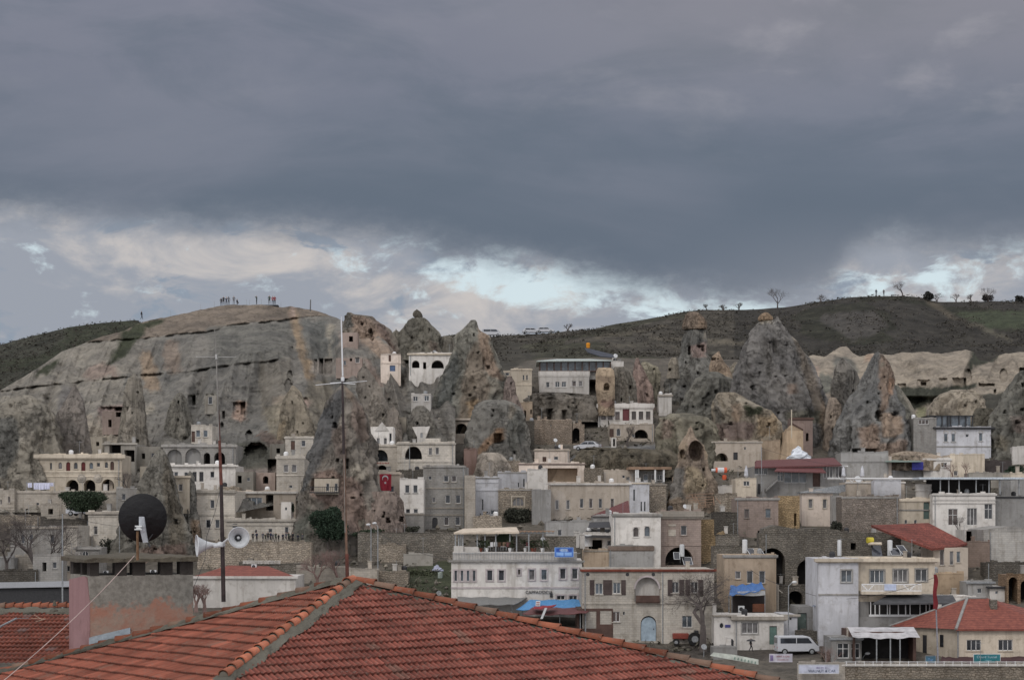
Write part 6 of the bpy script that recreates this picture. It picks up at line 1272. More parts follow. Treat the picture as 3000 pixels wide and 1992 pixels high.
# ---------------------------------------------------------------- horn loudspeakers on the first mast
hornm=mat('grey_white_horn',(.50,.515,.53),rough=.4,var=.12,kind='metal');horni=mat('horn_inside',(.42,.38,.36),rough=.45,var=.15,kind='metal')
def horn(label,mouth,ax,R,L,parent=None):
    ax=Vector(ax).normalized();o=thing('horn_loudspeaker',label,'loudspeaker',mouth-ax*L,group='horn loudspeakers clamped to the rusty mast')
    pr=[];
    for i in range(15): q=i/14;pr.append((.028+(R-.028)*(q**2.3*.75+q*.25),-L*(1-q)))
    m=M();m.lathe(pr+[(R*1.05,.008),(R*1.07,.0),(R*1.05,-.012),(R*1.0,-.014)],mouth,ax,36);
    m.lathe([(a*.93,b) for a,b in pr],mouth,ax,36);wpart(o,'bell',m,hornm,smooth=True)
    m=M();m.lathe([(.001,-L*.55),(.028,-L*.52),(.03,-L*.36),(.018,-L*.3),(.001,-L*.29)],mouth,ax,16);wpart(o,'phase_plug',m,hornm,smooth=True)
    m=M();m.lathe([(.001,-L-.13),(.055,-L-.12),(.062,-L-.03),(.045,-L+.02),(.03,-L+.03)],mouth,ax,20);wpart(o,'driver',m,hornm,smooth=True)
    m=M();m.lathe([(.05,-L*.55),(.06,-L*.55),(.06,-L*.48),(.05,-L*.48)],mouth,ax,20);wpart(o,'clamp_ring',m,DKM());return o
horn('grey horn loudspeaker facing the viewer, right of the rusty mast',P(700,1574,36.72),(.22,-.97,.05),.192,.38)
horn('grey horn loudspeaker seen from the side, left of the rusty mast',P(577,1598,36.95),(-.94,-.30,-.04),.20,.42)
m=M();m.tube(P(651,1592,37.05),P(668,1578,36.98),.02);m.tube(P(625,1600,37.0),P(652,1597,37.06),.035);wb=solo('mounting_arm','steel arm bolting the horn loudspeakers to the rusty mast','bracket',m,hornm,P(652,1597,37.06))
# wires
m=M();p0=P(394,1627,36.7);p1=P(-60,2050,24);pts=[]
for i in range(15): q=i/14;pp=p0.lerp(p1,q);pp.z-=.25*4*q*(1-q)*.4;pts.append(pp)
m.path(pts,.006,5);solo('cable','pale cable running from the chimney top to the lower left corner','cable',m,mat('pinkish_cable',(.52,.40,.36),rough=.6),p0)
m=M();m.tube(P(-30,1850,38.9),P(48,1811,39.6),.022);m.tube(P(48,1811,39.6),P(84,1810,39.8),.008);solo('loose_pipe','bent grey pipe lying on the left roof wing','pipe',m,GYM(),P(0,1840,39.2))
m=M();m.lathe([(.01,0),(.10,.01),(.09,.05),(.02,.09)],P(158,1792,42.6),(0,0,1),9);m.lathe([(.01,0),(.05,.02),(.02,.14)],P(160,1776,42.6),(0,0,1),7);solo('roof_stone','small grey mortar lump on the left ridge','stone',m,MORT,P(158,1795,42.6))
m=M()
for a in(((92,1810),(134,1812)),((134,1812),(105,1820)),((100,1800),(125,1815))): m.tube(P(*a[0],39.6),P(*a[1],39.6),.006,n=4)
solo('dry_twig','thin dry twigs lying on the left roof wing','twig',m,mat('dry_twig',(.45,.33,.25)),P(110,1812,39.6))
# ---------------------------------------------------------------- vegetation
BARK=mat('bare_bark',(.095,.080,.075),var=.3);TWIG=mat('reddish_twigs',(.20,.135,.12),var=.3)
def leafmat(key,c):
    if key in MT:return MT[key]
    m,t,b=newmat(key);MT[key]=m;g=t.new('ShaderNodeNewGeometry');n=t.noise(g.outputs['Position'],.8,4,.7)
    t.put(b.inputs['Base Color'],t.mix(t.mr(n,.3,.7),tuple(q*.55 for q in c),tuple(q*1.5 for q in c)));b.inputs['Roughness'].default_value=.8;b.inputs['Specular IOR Level'].default_value=.2;return m
def bare_tree(label,px,py,hpx,spread,Y=None,seed=0,depth=6,mt=None,lean=0,rt=None,cat='tree',name='bare_tree',trunkf=.28,group=None,twist=.5,nb=3,fine=True):
    Y=dep(py) if Y is None else Y;b0=P(px,py,Y);s=Y/F;H=hpx*s;root=thing(name,label,cat,b0,0,group);rd=random.Random(seed);tr=M();cr=M()
    r0=rt*s if rt else H*.022
    def grow(p,d,L,r,k,m):
        q=p+d*L;m.tube(p,q,r,r*.68,5 if k<2 else 3,cap=False)
        if k>=depth:return
        for i in range(nb if k<depth-1 else nb+1):
            ax=Vector((rd.gauss(0,1),rd.gauss(0,1),rd.gauss(0,.5))).normalized()
            nd=(d+ax*twist*spread*(.7+.5*rd.random())+Vector((0,0,.02 if fine else .18))).normalized()
            grow(q if i else p+d*L*.85,nd,L*(.66+.2*rd.random()),r*(.52 if fine else .6),k+1,cr)
    p=Vector((0,0,-.3));d=Vector((lean,0,1)).normalized();grow(p,d,H*trunkf,r0,0,tr)
    # normalise height
    mz=max(v[2] for v in cr.v);f=(H)/mz
    for m_ in(tr,cr): m_.v=[(v[0]*f,v[1]*f,v[2]*f) for v in m_.v]
    if fine:
        pass
    tr.build('trunk',mt or BARK,root);cr.build('crown',mt or BARK,root);return root
def leafy(label,cx,cy,w,h,Y=None,n=2500,size=.28,c=(.035,.05,.03),key='dark_leaf',name='bush',cat='bush',group=None,seed=0,lobes=None,kind='thing'):
    Y=dep(cy+h/2) if Y is None else Y;s=Y/F;rd=np.random.RandomState(seed+5);root=thing(name,label,cat,P(cx,cy+h/2,Y),0,group)
    lobes=lobes or [(rd.uniform(-.6,.6),rd.uniform(-.45,.6),rd.uniform(.3,.55)) for _ in range(9)]+[(0,-.1,.7)]
    V=[];Fq=[];rx,rz=w*s/2,h*s/2
    L=np.array(lobes);k=rd.randint(0,len(L),n);dirs=rd.normal(size=(n,3));dirs/=np.linalg.norm(dirs,axis=1)[:,None];rr=rd.uniform(.45,1.05,n)**.5*np.where(rd.uniform(size=n)<.14,rd.uniform(1.05,1.3,n),1.)
    cpt=np.stack([L[k,0]*rx*.9,rd.uniform(-.3,.3,n)*rx,L[k,1]*rz*.8+rz],-1)+dirs*rr[:,None]*L[k,2][:,None]*np.array([rx,rx*.8,rz])
    a=rd.normal(size=(n,3));a/=np.linalg.norm(a,axis=1)[:,None];b=np.cross(a,rd.normal(size=(n,3)));b/=np.linalg.norm(b,axis=1)[:,None]
    sz=size*rd.uniform(.5,1.2,n)[:,None]
    V=np.stack([cpt-a*sz*.5,cpt+b*sz*.35,cpt+a*sz*.5,cpt-b*sz*.35],1).reshape(-1,3)
    V[:,2]=np.maximum(V[:,2],-.2)
    o=npmesh('foliage',V,np.arange(n*4).reshape(-1,4),leafmat(key,c),smooth=False);o.parent=root
    m=M();m.tube((0,0,-.5),(0,0,rz*1.2),.12,.05,6);m.tube((0,0,.3),(rx*.3,0,rz*1.2),.06,.03,5);m.build('stem',BARK,root);return root
leafy('big dark green bush in front of the arcaded cream mansion',242,1464,136,62,Y=255,n=11000,size=.25,seed=1,lobes=[(-.7,.5,.38),(-.45,.4,.5),(-.1,.45,.5),(.25,.45,.5),(.6,.45,.45),(.8,.2,.3),(-.35,-.2,.5),(.1,-.4,.6),(.45,-.2,.5),(.0,.1,.6),(-.25,-.8,.45),(.1,-.95,.45),(.35,-.8,.4),(.1,-.95,.4)])
leafy('large dark green tree at the foot of the broad cone, beside the second mast',960,1536,124,118,Y=243,n=15000,size=.27,c=(.026,.042,.027),key='conifer_leaf',name='evergreen_tree',cat='tree',seed=2)
leafy('low dark green shrub strip right of the large evergreen',1075,1562,110,32,Y=246,n=1800,size=.3,seed=3)
leafy('slim dark cypress beside the tiny white hut',858,1487,14,30,Y=254,n=600,size=.2,c=(.02,.03,.02),key='cypress_leaf',name='cypress',cat='tree',seed=4,lobes=[(0,-.5,.5),(0,0,.55),(0,.5,.35)])
leafy('round grey green bush below the stone vault',1520,1512,86,66,Y=262,n=4500,size=.3,c=(.05,.052,.04),key='olive_leaf',seed=5)
leafy('greyish brown bush right of the round green bush',1592,1520,50,60,Y=262,n=1800,size=.25,c=(.10,.09,.07),key='dry_leaf',seed=6)
leafy('dark green creeper hanging from the terrace wall',1158,1552,50,24,Y=248,n=900,size=.25,c=(.05,.05,.04),key='olive_leaf',seed=7)
leafy('second dark creeper on the garden wall below the tower house',1210,1550,44,22,Y=248,n=800,size=.25,c=(.05,.05,.04),key='olive_leaf',seed=8)
leafy('dark evergreen bush right of the pale blue arched door',1936,1858,50,34,Y=209,n=1800,size=.2,seed=9)
leafy('dark green tree with a white lamp at the right edge below the dark cone',2975,1380,62,40,Y=285,n=2200,size=.35,c=(.022,.04,.024),key='conifer_leaf',name='evergreen_tree',cat='tree',seed=10)
leafy('dark shrub against the grey wall between cream house and block wall',2450,1545,40,60,Y=254,n=1400,size=.3,c=(.04,.042,.032),key='dry_dark_leaf',seed=11)
leafy('green weeds on the slope below the garden wall',1230,1690,180,56,Y=236,n=5000,size=.3,c=(.055,.062,.036),key='weed_leaf',seed=12)
leafy('dark bush at the garden wall foot, right of two lamp posts',1135,1645,60,30,Y=243,n=1500,size=.25,seed=13)
leafy('grey bush behind the yellow rubble ruin',2120,1540,70,90,Y=250,n=2600,size=.35,c=(.065,.065,.055),key='greybush_leaf',seed=14)
leafy('dark thicket at the foot of the dark shed wall',2390,1845,60,24,Y=208,n=1200,size=.2,seed=15)
leafy('brown grey shrubs in front of the glazed shop',2440,1920,80,50,Y=194,n=1600,size=.22,c=(.09,.075,.06),key='brownbush_leaf',seed=16)
leafy('dark green gardens shrub left of the low white hut',330,1600,70,60,Y=247,n=1800,size=.3,c=(.05,.06,.04),key='olive_leaf',seed=17)
# bare trees
bare_tree('big bare tree with a forked dark trunk in front of the brown shutters',2060,1896,236,1.15,Y=199,seed=4,depth=7,rt=9,trunkf=.24,nb=3,fine=True,twist=.85,cat='tree')
bare_tree('wide bare tree in front of the grey stone house, far left',108,1712,215,1.3,Y=229,seed=5,depth=7,rt=8,trunkf=.25,fine=True)
bare_tree('second bare tree leaning right beside the left lamp post',140,1712,200,1.3,Y=230,seed=8,depth=7,rt=6,lean=.1,fine=True)
bare_tree('bare bushy tree before the dark houses at the far left edge',20,1700,200,1.3,Y=230,seed=9,depth=7,rt=6,fine=True)
bare_tree('reddish bare fruit tree left of the second mast foot',930,1712,100,1.3,Y=226,seed=11,depth=6,mt=TWIG,rt=3,trunkf=.15)
bare_tree('reddish bare fruit tree right of the reddish one near the mast',990,1712,110,1.2,Y=228,seed=12,depth=6,mt=TWIG,rt=3,trunkf=.15)
bare_tree('thin bare saplings against the white wall behind the rusty mast',600,1770,62,1.0,Y=215,seed=13,depth=6,mt=TWIG,rt=2,trunkf=.12)
bare_tree('thin bare saplings left of the rusty mast foot',575,1765,55,1.0,Y=214,seed=14,depth=6,mt=TWIG,rt=2,trunkf=.12)
bare_tree('bare tree left of the shuttered hotel, on the road bank',1838,1300,50,1.1,Y=305,seed=15,depth=5,rt=3)
bare_tree('leafless climber in front of the dark arch under the hotel',1850,1290,48,1.2,Y=309,seed=16,depth=5,rt=2)
bare_tree('bare tree in front of the open concrete annex',372,1440,60,1.1,Y=262,seed=17,depth=5,rt=2)
bare_tree('bare shrub before the cream walls on the right',2790,1400,45,1.,Y=284,seed=18,depth=5,rt=2,mt=TWIG)
bare_tree('reddish bare shrub left of the dark shed on the right',2830,1402,50,1.,Y=283,seed=19,depth=5,rt=2,mt=TWIG)
bare_tree('bare tree in front of the glazed shop',2425,1990,100,1.1,Y=188,seed=20,depth=5,rt=3,mt=TWIG)
bare_tree('climbing bare vine on the white terrace house',2815,1600,90,.7,Y=250,seed=21,depth=5,rt=3)
SKG='bare trees on the skyline'
for lb,px,py,h,Yk,sd,dp_,sp_ in (('largest bare tree on the skyline above the biggest grey cone',2278,908,60,498,31,6,1.25),('low bare bush on the skyline right of the large bare tree',2404,890,24,498,32,5,1.3),('leafless tree standing on top of the dark hill',2644,872,44,497,33,6,1.2),
   ('wide bare bush on the right skyline beside the dark tree',2745,884,26,498,34,5,1.3),('small bare tree in the middle of the right skyline',2801,886,22,499,35,5,1.2),('low pale bush left of the round skyline tree',2845,886,20,499,36,5,1.3),('round dense bare tree on the right skyline',2895,886,42,498,37,6,1.15),
   ('tiny leafless tree on the saddle right of the parked cars',1664,976,22,497,38,4,1.1),('scrubby bare thicket on the skyline above the hoodoo',2165,908,22,498,39,5,1.4),('low bare thicket on the skyline left of the large bare tree',2120,908,14,499,40,5,1.5),('small bare shrub on the skyline above the hoodoo cap',2070,910,16,499,41,5,1.3)):
    g=ground_pt(px,Yk);s=Yk/F
    r=bare_tree(lb,px,1500-(g.z-CZ)/Yk*F+1,h+3,sp_,Y=Yk,seed=sd,depth=dp_,rt=1.5,group=SKG,trunkf=.2,twist=.62,fine=True)
leafy('dark leafy tree on the skyline right of the hilltop',2722,868,34,32,Y=497,n=900,size=.6,c=(.03,.03,.028),key='dark_hill_leaf',name='dark_tree',cat='tree',seed=41)
leafy('rounded dark bush crown inside the round skyline tree',2895,874,40,26,Y=499,n=600,size=.5,c=(.05,.045,.045),key='dark_hill_leaf2',seed=42)
leafy('dark bush at the right end of the skyline',2990,876,36,26,Y=498,n=600,size=.6,c=(.035,.045,.03),key='dark_hill_leaf',seed=43)
# dry scrub covering the hills (one uncountable mass)
def scrub():
    n=11000;rd=np.random.RandomState(3);V=[]
    px=rd.uniform(1150,3050,n);Yv=rd.uniform(386,500,n);keep=rd.uniform(size=n)<np.clip(.5+1.6*fbm(px*.01,Yv*.05,3.,3),0.05,1)
    px,Yv=px[keep],Yv[keep]
    px2=rd.uniform(-100,480,2500);Y2=rd.uniform(420,500,2500);px=np.concatenate([px,px2]);Yv=np.concatenate([Yv,Y2])
    z=np.array([ground_z(a,b) for a,b in zip(px,Yv)]);X=(px-1500)/F*Yv
    out=[]
    for k in range(5):
        c=np.stack([X,Yv,z],-1)+rd.normal(size=(len(px),3))*np.array([.5,.5,.1])+np.array([0,0,.12])
        a=rd.normal(size=(len(px),3))*np.array([.5,.5,.35]);b=rd.normal(size=(len(px),3))*np.array([.35,.35,.3])
        sz=rd.uniform(.12,.42,len(px))[:,None]
        out.append(np.stack([c-a*sz,c+b*sz,c+a*sz,c-b*sz],1))
    V=np.concatenate(out).reshape(-1,3)
    o=npmesh('scrub',V,np.arange(len(V)).reshape(-1,4),leafmat('scrub_leaf',(.056,.051,.042)),smooth=False);tag(o,'dry brown scrub scattered over the hillsides','scrub',None,'stuff')
scrub()
def weeds():
    rd=np.random.RandomState(9);n=9000
    px=rd.uniform(-50,3050,n);Yv=rd.uniform(200,345,n);k=(rd.uniform(size=n)<np.clip(.35+1.8*fbm(px*.008,Yv*.06,1.,3),0,1));px,Yv=px[k],Yv[k]
    z=np.array([ground_z(a,b) for a,b in zip(px,Yv)]);X=(px-1500)/F*Yv;out=[]
    for q in range(4):
        c=np.stack([X,Yv,z],-1)+rd.normal(size=(len(px),3))*np.array([.5,.5,.1])+np.array([0,0,.15])
        a=rd.normal(size=(len(px),3))*np.array([.16,.16,.14]);b=rd.normal(size=(len(px),3))*np.array([.13,.13,.12]);out.append(np.stack([c-a,c+b,c+a,c-b],1))
    V=np.concatenate(out).reshape(-1,3)
    o=npmesh('weeds',V,np.arange(len(V)).reshape(-1,4),leafmat('weed_mix',(.095,.088,.068)),smooth=False);tag(o,'low weeds and rubble tufts on the ground between houses','weeds',None,'stuff')
weeds()
# ---------------------------------------------------------------- people
SKIN=mat('skin',(.38,.24,.18),rough=.6,var=.1)
def person_mesh(pose,cl,tr,hair=(.02,.015,.012)):
    """one continuous skinned body; returns mesh with material slots by height"""
    J={'pel':(0,0,.95,.13),'ch':(0,0,1.32,.15),'nk':(0,0,1.50,.055),'hd':(0,-.01,1.60,.085),'hd2':(0,0,1.70,.075),
       'shL':(-.19,0,1.42,.06),'elL':(-.27,.0,1.14,.045),'haL':(-.25,-.12,.92,.035),'fL':(-.25,-.15,.84,.02),
       'shR':(.19,0,1.42,.06),'elR':(.27,0,1.14,.045),'haR':(.25,-.12,.92,.035),'fR':(.25,-.15,.84,.02),
       'hpL':(-.10,0,.90,.095),'knL':(-.11,-.02,.50,.065),'anL':(-.12,.02,.09,.045),'toL':(-.13,-.14,.04,.04),
       'hpR':(.10,0,.90,.095),'knR':(.12,-.02,.50,.065),'anR':(.13,.02,.09,.045),'toR':(.14,-.14,.04,.04)}
    if pose=='photo': J.update(elR=(.26,-.16,1.30,.045),haR=(.08,-.30,1.52,.035),fR=(.03,-.33,1.58,.02),elL=(-.26,-.16,1.30,.045),haL=(-.06,-.30,1.52,.035),fL=(-.02,-.33,1.58,.02))
    if pose=='point': J.update(elR=(.36,-.06,1.50,.045),haR=(.52,-.1,1.66,.035),fR=(.6,-.1,1.70,.02))
    if pose=='crouch':
        for k in list(J):
            x,y,z,r=J[k];J[k]=(x,y-.05,max(z-.48,.04) if k[:2] not in('an','to') else z,r)
        J.update(knL=(-.16,-.38,.52,.065),knR=(.16,-.38,.52,.065))
    if pose=='walk': J.update(knL=(-.11,-.18,.52,.065),anL=(-.12,-.22,.09,.045),toL=(-.13,-.38,.05,.04),knR=(.12,.05,.50,.065),anR=(.13,.28,.14,.045),toR=(.14,.16,.05,.04),elL=(-.26,.12,1.15,.045),haL=(-.26,.1,.92,.035),fL=(-.26,.08,.84,.02))
    E=[('pel','ch'),('ch','nk'),('nk','hd'),('hd','hd2'),('ch','shL'),('shL','elL'),('elL','haL'),('haL','fL'),('ch','shR'),('shR','elR'),('elR','haR'),('haR','fR'),('pel','hpL'),('hpL','knL'),('knL','anL'),('anL','toL'),('pel','hpR'),('hpR','knR'),('knR','anR'),('anR','toR')]
    ks=list(J);me=bpy.data.meshes.new('p');me.from_pydata([J[k][:3] for k in ks],[(ks.index(a),ks.index(b)) for a,b in E],[])
    ob=bpy.data.objects.new('p',me);COL.objects.link(ob);sk=ob.modifiers.new('s','SKIN');sk.use_smooth_shade=True
    for i,k in enumerate(ks):
        d=me.skin_vertices[0].data[i];d.radius=(J[k][3],J[k][3]*.85);d.use_root=(k=='pel')
    sb=ob.modifiers.new('u','SUBSURF');sb.levels=1;sb.render_levels=1
    dg=bpy.context.evaluated_depsgraph_get();dg.update();nm=bpy.data.meshes.new_from_object(ob.evaluated_get(dg));bpy.data.objects.remove(ob)
    hz=J['nk'][2];pz=J['pel'][2]-.07
    for mt_ in(cl,tr,SKIN,mat('dark_hair',hair)): nm.materials.append(mt_)
    hands=[Vector(J[k][:3]) for k in('haL','haR','fL','fR')]
    for p in nm.polygons:
        c=p.center
        if c.z>hz+.02: p.material_index=3 if (c.z>hz+.16 or c.y>.03) else 2
        elif any((c-h).length<.07 for h in hands): p.material_index=2
        else: p.material_index=0 if c.z>pz else 1
        if p.material_index==0 and c.z>hz-.02: p.material_index=2
    return nm
cl=lambda k,c:mat(k,c,rough=.85,var=.15)
blk=cl('black_coat',(.02,.02,.024));nvy=cl('navy_coat',(.03,.035,.06));grn=cl('dark_green_coat',(.03,.045,.035));redc=cl('red_coat',(.22,.04,.05));pnk=cl('pinkish_red_coat',(.28,.10,.11));gryc=cl('grey_coat',(.12,.12,.13));jeans=cl('dark_jeans',(.035,.04,.055));wcl=cl('pale_coat',(.4,.38,.36))
PM={}
def pmesh(pose,c,t_):
    k=(pose,c.name,t_.name)
    if k not in PM: PM[k]=person_mesh(pose,c,t_);PM[k].name='person'
    return PM[k]
def person(label,px,py,Y,pose,c,t_,group=None,h=1.75,rz=0,at=None):
    o=bpy.data.objects.new('person',pmesh(pose,c,t_));COL.objects.link(o);o.location=at if at is not None else P(px,py,Y);o.scale=(h/1.77,)*3;o.rotation_euler=(0,0,rz);tag(o,label,'person',group)
RG='visitors standing on the cliff top'
ytop=float(mdepth(700,895,False))
for lb,px,py,po,c,t_,h,rz in (('person in black at the far left of the cliff top group',648,896,'stand',blk,jeans,1.7,.3),('tall person in a black coat, second from left in the cliff top group',655,894,'stand',blk,blk,1.85,-.2),('person in a dark coat in the middle of the left cliff top group',663,895,'photo',nvy,blk,1.7,.4),
   ('person pointing with a raised arm in the left cliff top group',670,894,'point',gryc,jeans,1.85,2.9),('lone person in a grey coat right of the left group',685,892,'stand',gryc,gryc,1.8,0),('person crouching on the cliff top',694,892,'crouch',blk,blk,1.7,1.2),
   ('person in dark green taking a photo alone on the platform',752,891,'photo',grn,blk,1.8,-1.2),('person in a dark coat left of the two red coats',789,891,'stand',grn,blk,1.85,.2),('person in a pinkish red coat on the platform',799,892,'stand',pnk,jeans,1.8,.1),('person in a red coat at the right end of the platform',805,892,'stand',redc,blk,1.8,-.3)):
    person(lb,px,py+1,ytop+.8,po,c,t_,RG,h,rz)
person('lone distant walker on the grassy left skyline',415,936,374,'walk',blk,blk,None,1.75,1.4)
for lb,px,c in(('left of two distant people on top of the dark hill',2567,nvy),('right of two distant people on top of the dark hill',2589,gryc)):
    g=ground_pt(px,497);person(lb,0,0,0,'stand',c,blk,'pair of people on the dark hilltop',2.0,.4,at=g)
TG='onlookers lined up on the terrace wall'
rd=random.Random(5);cs=[(blk,'black'),(nvy,'navy'),(gryc,'grey'),(grn,'dark green')]
for i,px in enumerate([741,752,770,778,785,793,800,808,816,829,838,846,858,873,886]):
    c,nm=cs[i%4];w_=['leftmost','second','third','fourth','fifth','sixth','seventh','eighth','ninth','tenth','eleventh','twelfth','thirteenth','fourteenth','rightmost'][i]
    po=['stand','photo','walk','stand'][(i*7)%4]
    person(f'{w_} onlooker from the left on the terrace wall, in a {nm} coat',px,1588.5,247.8,po,c,blk,TG,1.15+.35*rd.random(),rd.uniform(-1,1))
person('person with a dark umbrella walking before the green door house',2200,1908,197,'walk',blk,blk,None,1.45,1.3)
m=M();m.lathe([(.5,0),(.42,.09),(.25,.17),(.01,.22)],P(2200,1877,197),(0,0,1),12);m.tube(P(2200,1908-18,197),P(2200,1871,197),.012);solo('umbrella','dark open umbrella held by the walker on the street','umbrella',m,DKM(),P(2200,1890,197))
person('dark clad person beside the black post on the right',2447,1862,205,'stand',blk,blk,None,1.6,.4)
# viewing platform, fence posts
m=M();yp=ytop+.4;pa=P(748,894,yp);pb_=P(815,896,yp);m.box(pa.x,pb_.x,yp-.6,yp+1.6,pa.z-.22,pa.z)
for x in(775,798,812): q=P(x,896,yp);m.box(q.x-.06,q.x+.06,yp-.5,yp-.4,q.z-.9,q.z)
solo('viewing_platform','thin dark viewing platform under the people on the cliff top','platform',m,DKM(),pa)
m=M();q=P(909,912,365);m.tube(q,P(910,878,365),.13,.10);solo('short_post','single short post on the cliff top right of the platform','post',m,mat('grey_post',(.12,.12,.12)),q)
for i,px in enumerate((500,588,628,722,731,766,823,1090-0)):
    py=float(top_py(px));q=P(px,py+1,ytop+2);m=M();m.tube(q,P(px,py-17 if i<7 else py-8,ytop+2),.035,.03,4);o=solo('fence_post',f'{["first","second","third","fourth","fifth","sixth","seventh","last"][i]} thin fence post from the left along the cliff top','post',m,GYM(),q,'thin fence posts along the cliff top')
# ---------------------------------------------------------------- vehicles
PAINT=mat('white_car_paint',(.47,.48,.51),rough=.25,kind='metal',var=.05,spec=.5);TYRE=mat('tyre_rubber',(.015,.015,.015));CGL=glass('car_glass',(.03,.035,.045))
def car(label,loc,rz,L=4.2,Hh=1.5,van=False,paint=None,group='parked cars'):
    r=thing('parked_van' if van else 'parked_car',label,'van' if van else 'car',loc,rz,group);w=.86
    if van: body=[(-L/2,.35),(L/2,.35),(L/2,.85),(L/2-.25,1.0),(L/2-1.0,1.85),(L/2-1.4,1.95),(-L/2+.1,1.95),(-L/2,1.8)];win=[(-L/2+.3,1.2),(L/2-.75,1.2),(L/2-1.2,1.75),(-L/2+.3,1.75)]
    else: body=[(-L/2,.3),(L/2,.3),(L/2,.62),(L/2-.12,.78),(L/2-1.05,.92),(L/2-1.65,1.38),(L/2-2.1,1.46),(-L/2+.85,1.44),(-L/2+.25,1.0),(-L/2,.92)];win=[(-L/2+.55,.97),(L/2-1.2,.97),(L/2-1.7,1.34),(-L/2+.9,1.36)]
    m=M();m.slab([(x,-w,z) for x,z in body],(0,2*w,0));m.build('body',paint or PAINT,r,bev=.07)
    for sgn in(-1,1):
        m=M();y=sgn*(w+.005)
        cuts=[0,.48,1.]
        x0,x1=win[0][0],win[1][0]
        m.slab([(x,y,z) for x,z in win] if sgn<0 else [(x,y,z) for x,z in win][::-1],(0,.012*sgn,0));m.build('side_window',CGL,r)
        m=M();xm=(x0+x1)/2;m.box(xm-.04,xm+.04,y-.02,y+.02,win[0][1],win[2][1]);m.build('pillar',paint or PAINT,r)
    m=M()
    if van: m.quad((L/2-.24,-w+.1,1.03),(L/2-.24,w-.1,1.03),(L/2-.99,w-.15,1.83),(L/2-.99,-w+.15,1.83))
    else: m.quad((L/2-1.06,-w+.08,.95),(L/2-1.06,w-.08,.95),(L/2-1.62,w-.14,1.37),(L/2-1.62,-w+.14,1.37))
    o=m.build('windscreen',CGL,r);o.location=(.02,0,.02)
    m=M();xr=-L/2+(.0 if van else .22);m.quad((xr-.02,-w+.15,1.2 if van else 1.0),(xr-.02,w-.15,1.2 if van else 1.0),(xr+(.0 if van else .55),w-.15,1.75 if van else 1.38),(xr+(.0 if van else .55),-w+.15,1.75 if van else 1.38));o=m.build('rear_window',CGL,r);o.location=(-.02,0,.02)
    for x in(-L/2+.75,L/2-.8):
        for sgn in(-1,1):
            m=M();m.lathe([(.01,-.1),(.31,-.1),(.33,-.05),(.33,.08),(.30,.1),(.01,.1)],(x,sgn*(w-.05),.33),(0,sgn,0),16);wh=m.build('wheel',TYRE,r)
            m=M();m.lathe([(.01,.11),(.18,.108),(.2,.10)],(x,sgn*(w-.05),.33),(0,sgn,0),12);m.build('rim',GYM(),wh)
    for sgn in(-1,1):
        m=M();m.box(L/2-.04,L/2+.01,sgn*.6-.14,sgn*.6+.14,.62,.74);m.build('headlight',wht,r)
        m=M();m.box(-L/2-.01,-L/2+.03,sgn*.66-.1,sgn*.66+.1,.7,.85);m.build('tail_light',mat('red_lamp',(.3,.02,.02)),r)
    return r
car('white estate car parked on the mountain road above the terraces',P(1722,1320,300),math.radians(158),4.2)
g=P(240,1511,259);car('white hatchback parked on the left below the big dark bush',g,math.radians(-12),4.0)
car('white van on the street beside the lamp post, lower right',P(2334,1916,198),math.radians(5),4.4,van=True)
for lb,px,rz in(('white car at the left of the pair on the saddle skyline',1556,.1),('white car at the right of the pair on the saddle skyline',1598,-.1),('white van half hidden behind the tall cone tip on the skyline',1440,.05)):
    g=ground_pt(px,497);car(lb,g+Vector((0,0,.05)),rz,4.6 if px!=1440 else 4.8,van=px==1440)
car('grey car behind the red tiled hip roof, right edge',P(2975,1768,222),.1,4.2,paint=GYM())
# red tractor
r=thing('tractor','old red tractor parked before the stained white wall','tractor',P(2012,1890,203))
m=M();m.box(-1.5,.2,-.4,.4,.7,1.3);m.build('engine_hood',mat('red_tractor_paint',(.22,.05,.035),rough=.6),r,bev=.08)
m=M();m.box(.2,1.2,-.6,.6,.6,1.0);m.box(.8,1.2,-.35,.35,1.0,1.6);m.build('seat_platform',DKM(),r)
for x,rr in((-1.2,.38),(.8,.72)):
    for sgn in(-1,1):
        m=M();m.lathe([(.1,-.14),(rr,-.14),(rr*1.03,0),(rr,.14),(.1,.14)],(x,sgn*.65,rr),(0,1,0),18);wh=m.build('wheel',TYRE,r)
        m=M();m.lathe([(.01,-.15*0+.145),(rr*.5,.145)],(x,sgn*.65,rr),(0,sgn,0),12);m.build('rim',GYM(),wh)
# ---------------------------------------------------------------- lamps, poles, flag
def lamp(label,px,y0,y1,Y,arm=14,group='street lamps',r0=.06,name='street_lamp',head=True):
    r=thing(name,label,'street lamp' if head else 'pole',P(px,y0,Y),0,group);s=Y/F;H=(y0-y1)*s
    m=M();m.tube((0,0,-.5),(0,0,H),r0*1.2,r0*.8,8)
    if head:
        m.tube((0,0,H),(arm*s*.6,0,H+.35),r0*.7);m.build('pole',GYM(),r);m=M();m.lathe([(.02,-.25),(.12,-.15),(.16,.1),(.05,.3)],(arm*s*.9,0,H+.4),(1,0,.1),10);m.build('lamp_head',wht,r,smooth=True)
    else: m.build('pole',GYM(),r)
lamp('tall street lamp with a curved arm in front of the green door house',2310,1905,1716,201,18)
lamp('left of two slim lamp posts beside the evergreen tree',1087,1668,1546,232,-10,r0=.07)
lamp('right of two slim lamp posts beside the evergreen tree',1107,1675,1542,231,-12,r0=.07)
lamp('short street lamp at the lower right shop front',2528,1945,1925,194,14,r0=.05)
lamp('thin grey pole behind the left roof, with a dark lower half',183,1775,1505,200,0,'utility poles',.075,'utility_pole',False)
lamp('black wooden post against the white balcony house',2436,1872,1752,204,0,'utility poles',.13,'utility_pole',False)
lamp('small street lamp beside the black dish',350,1640,1540,240,8,r0=.05)
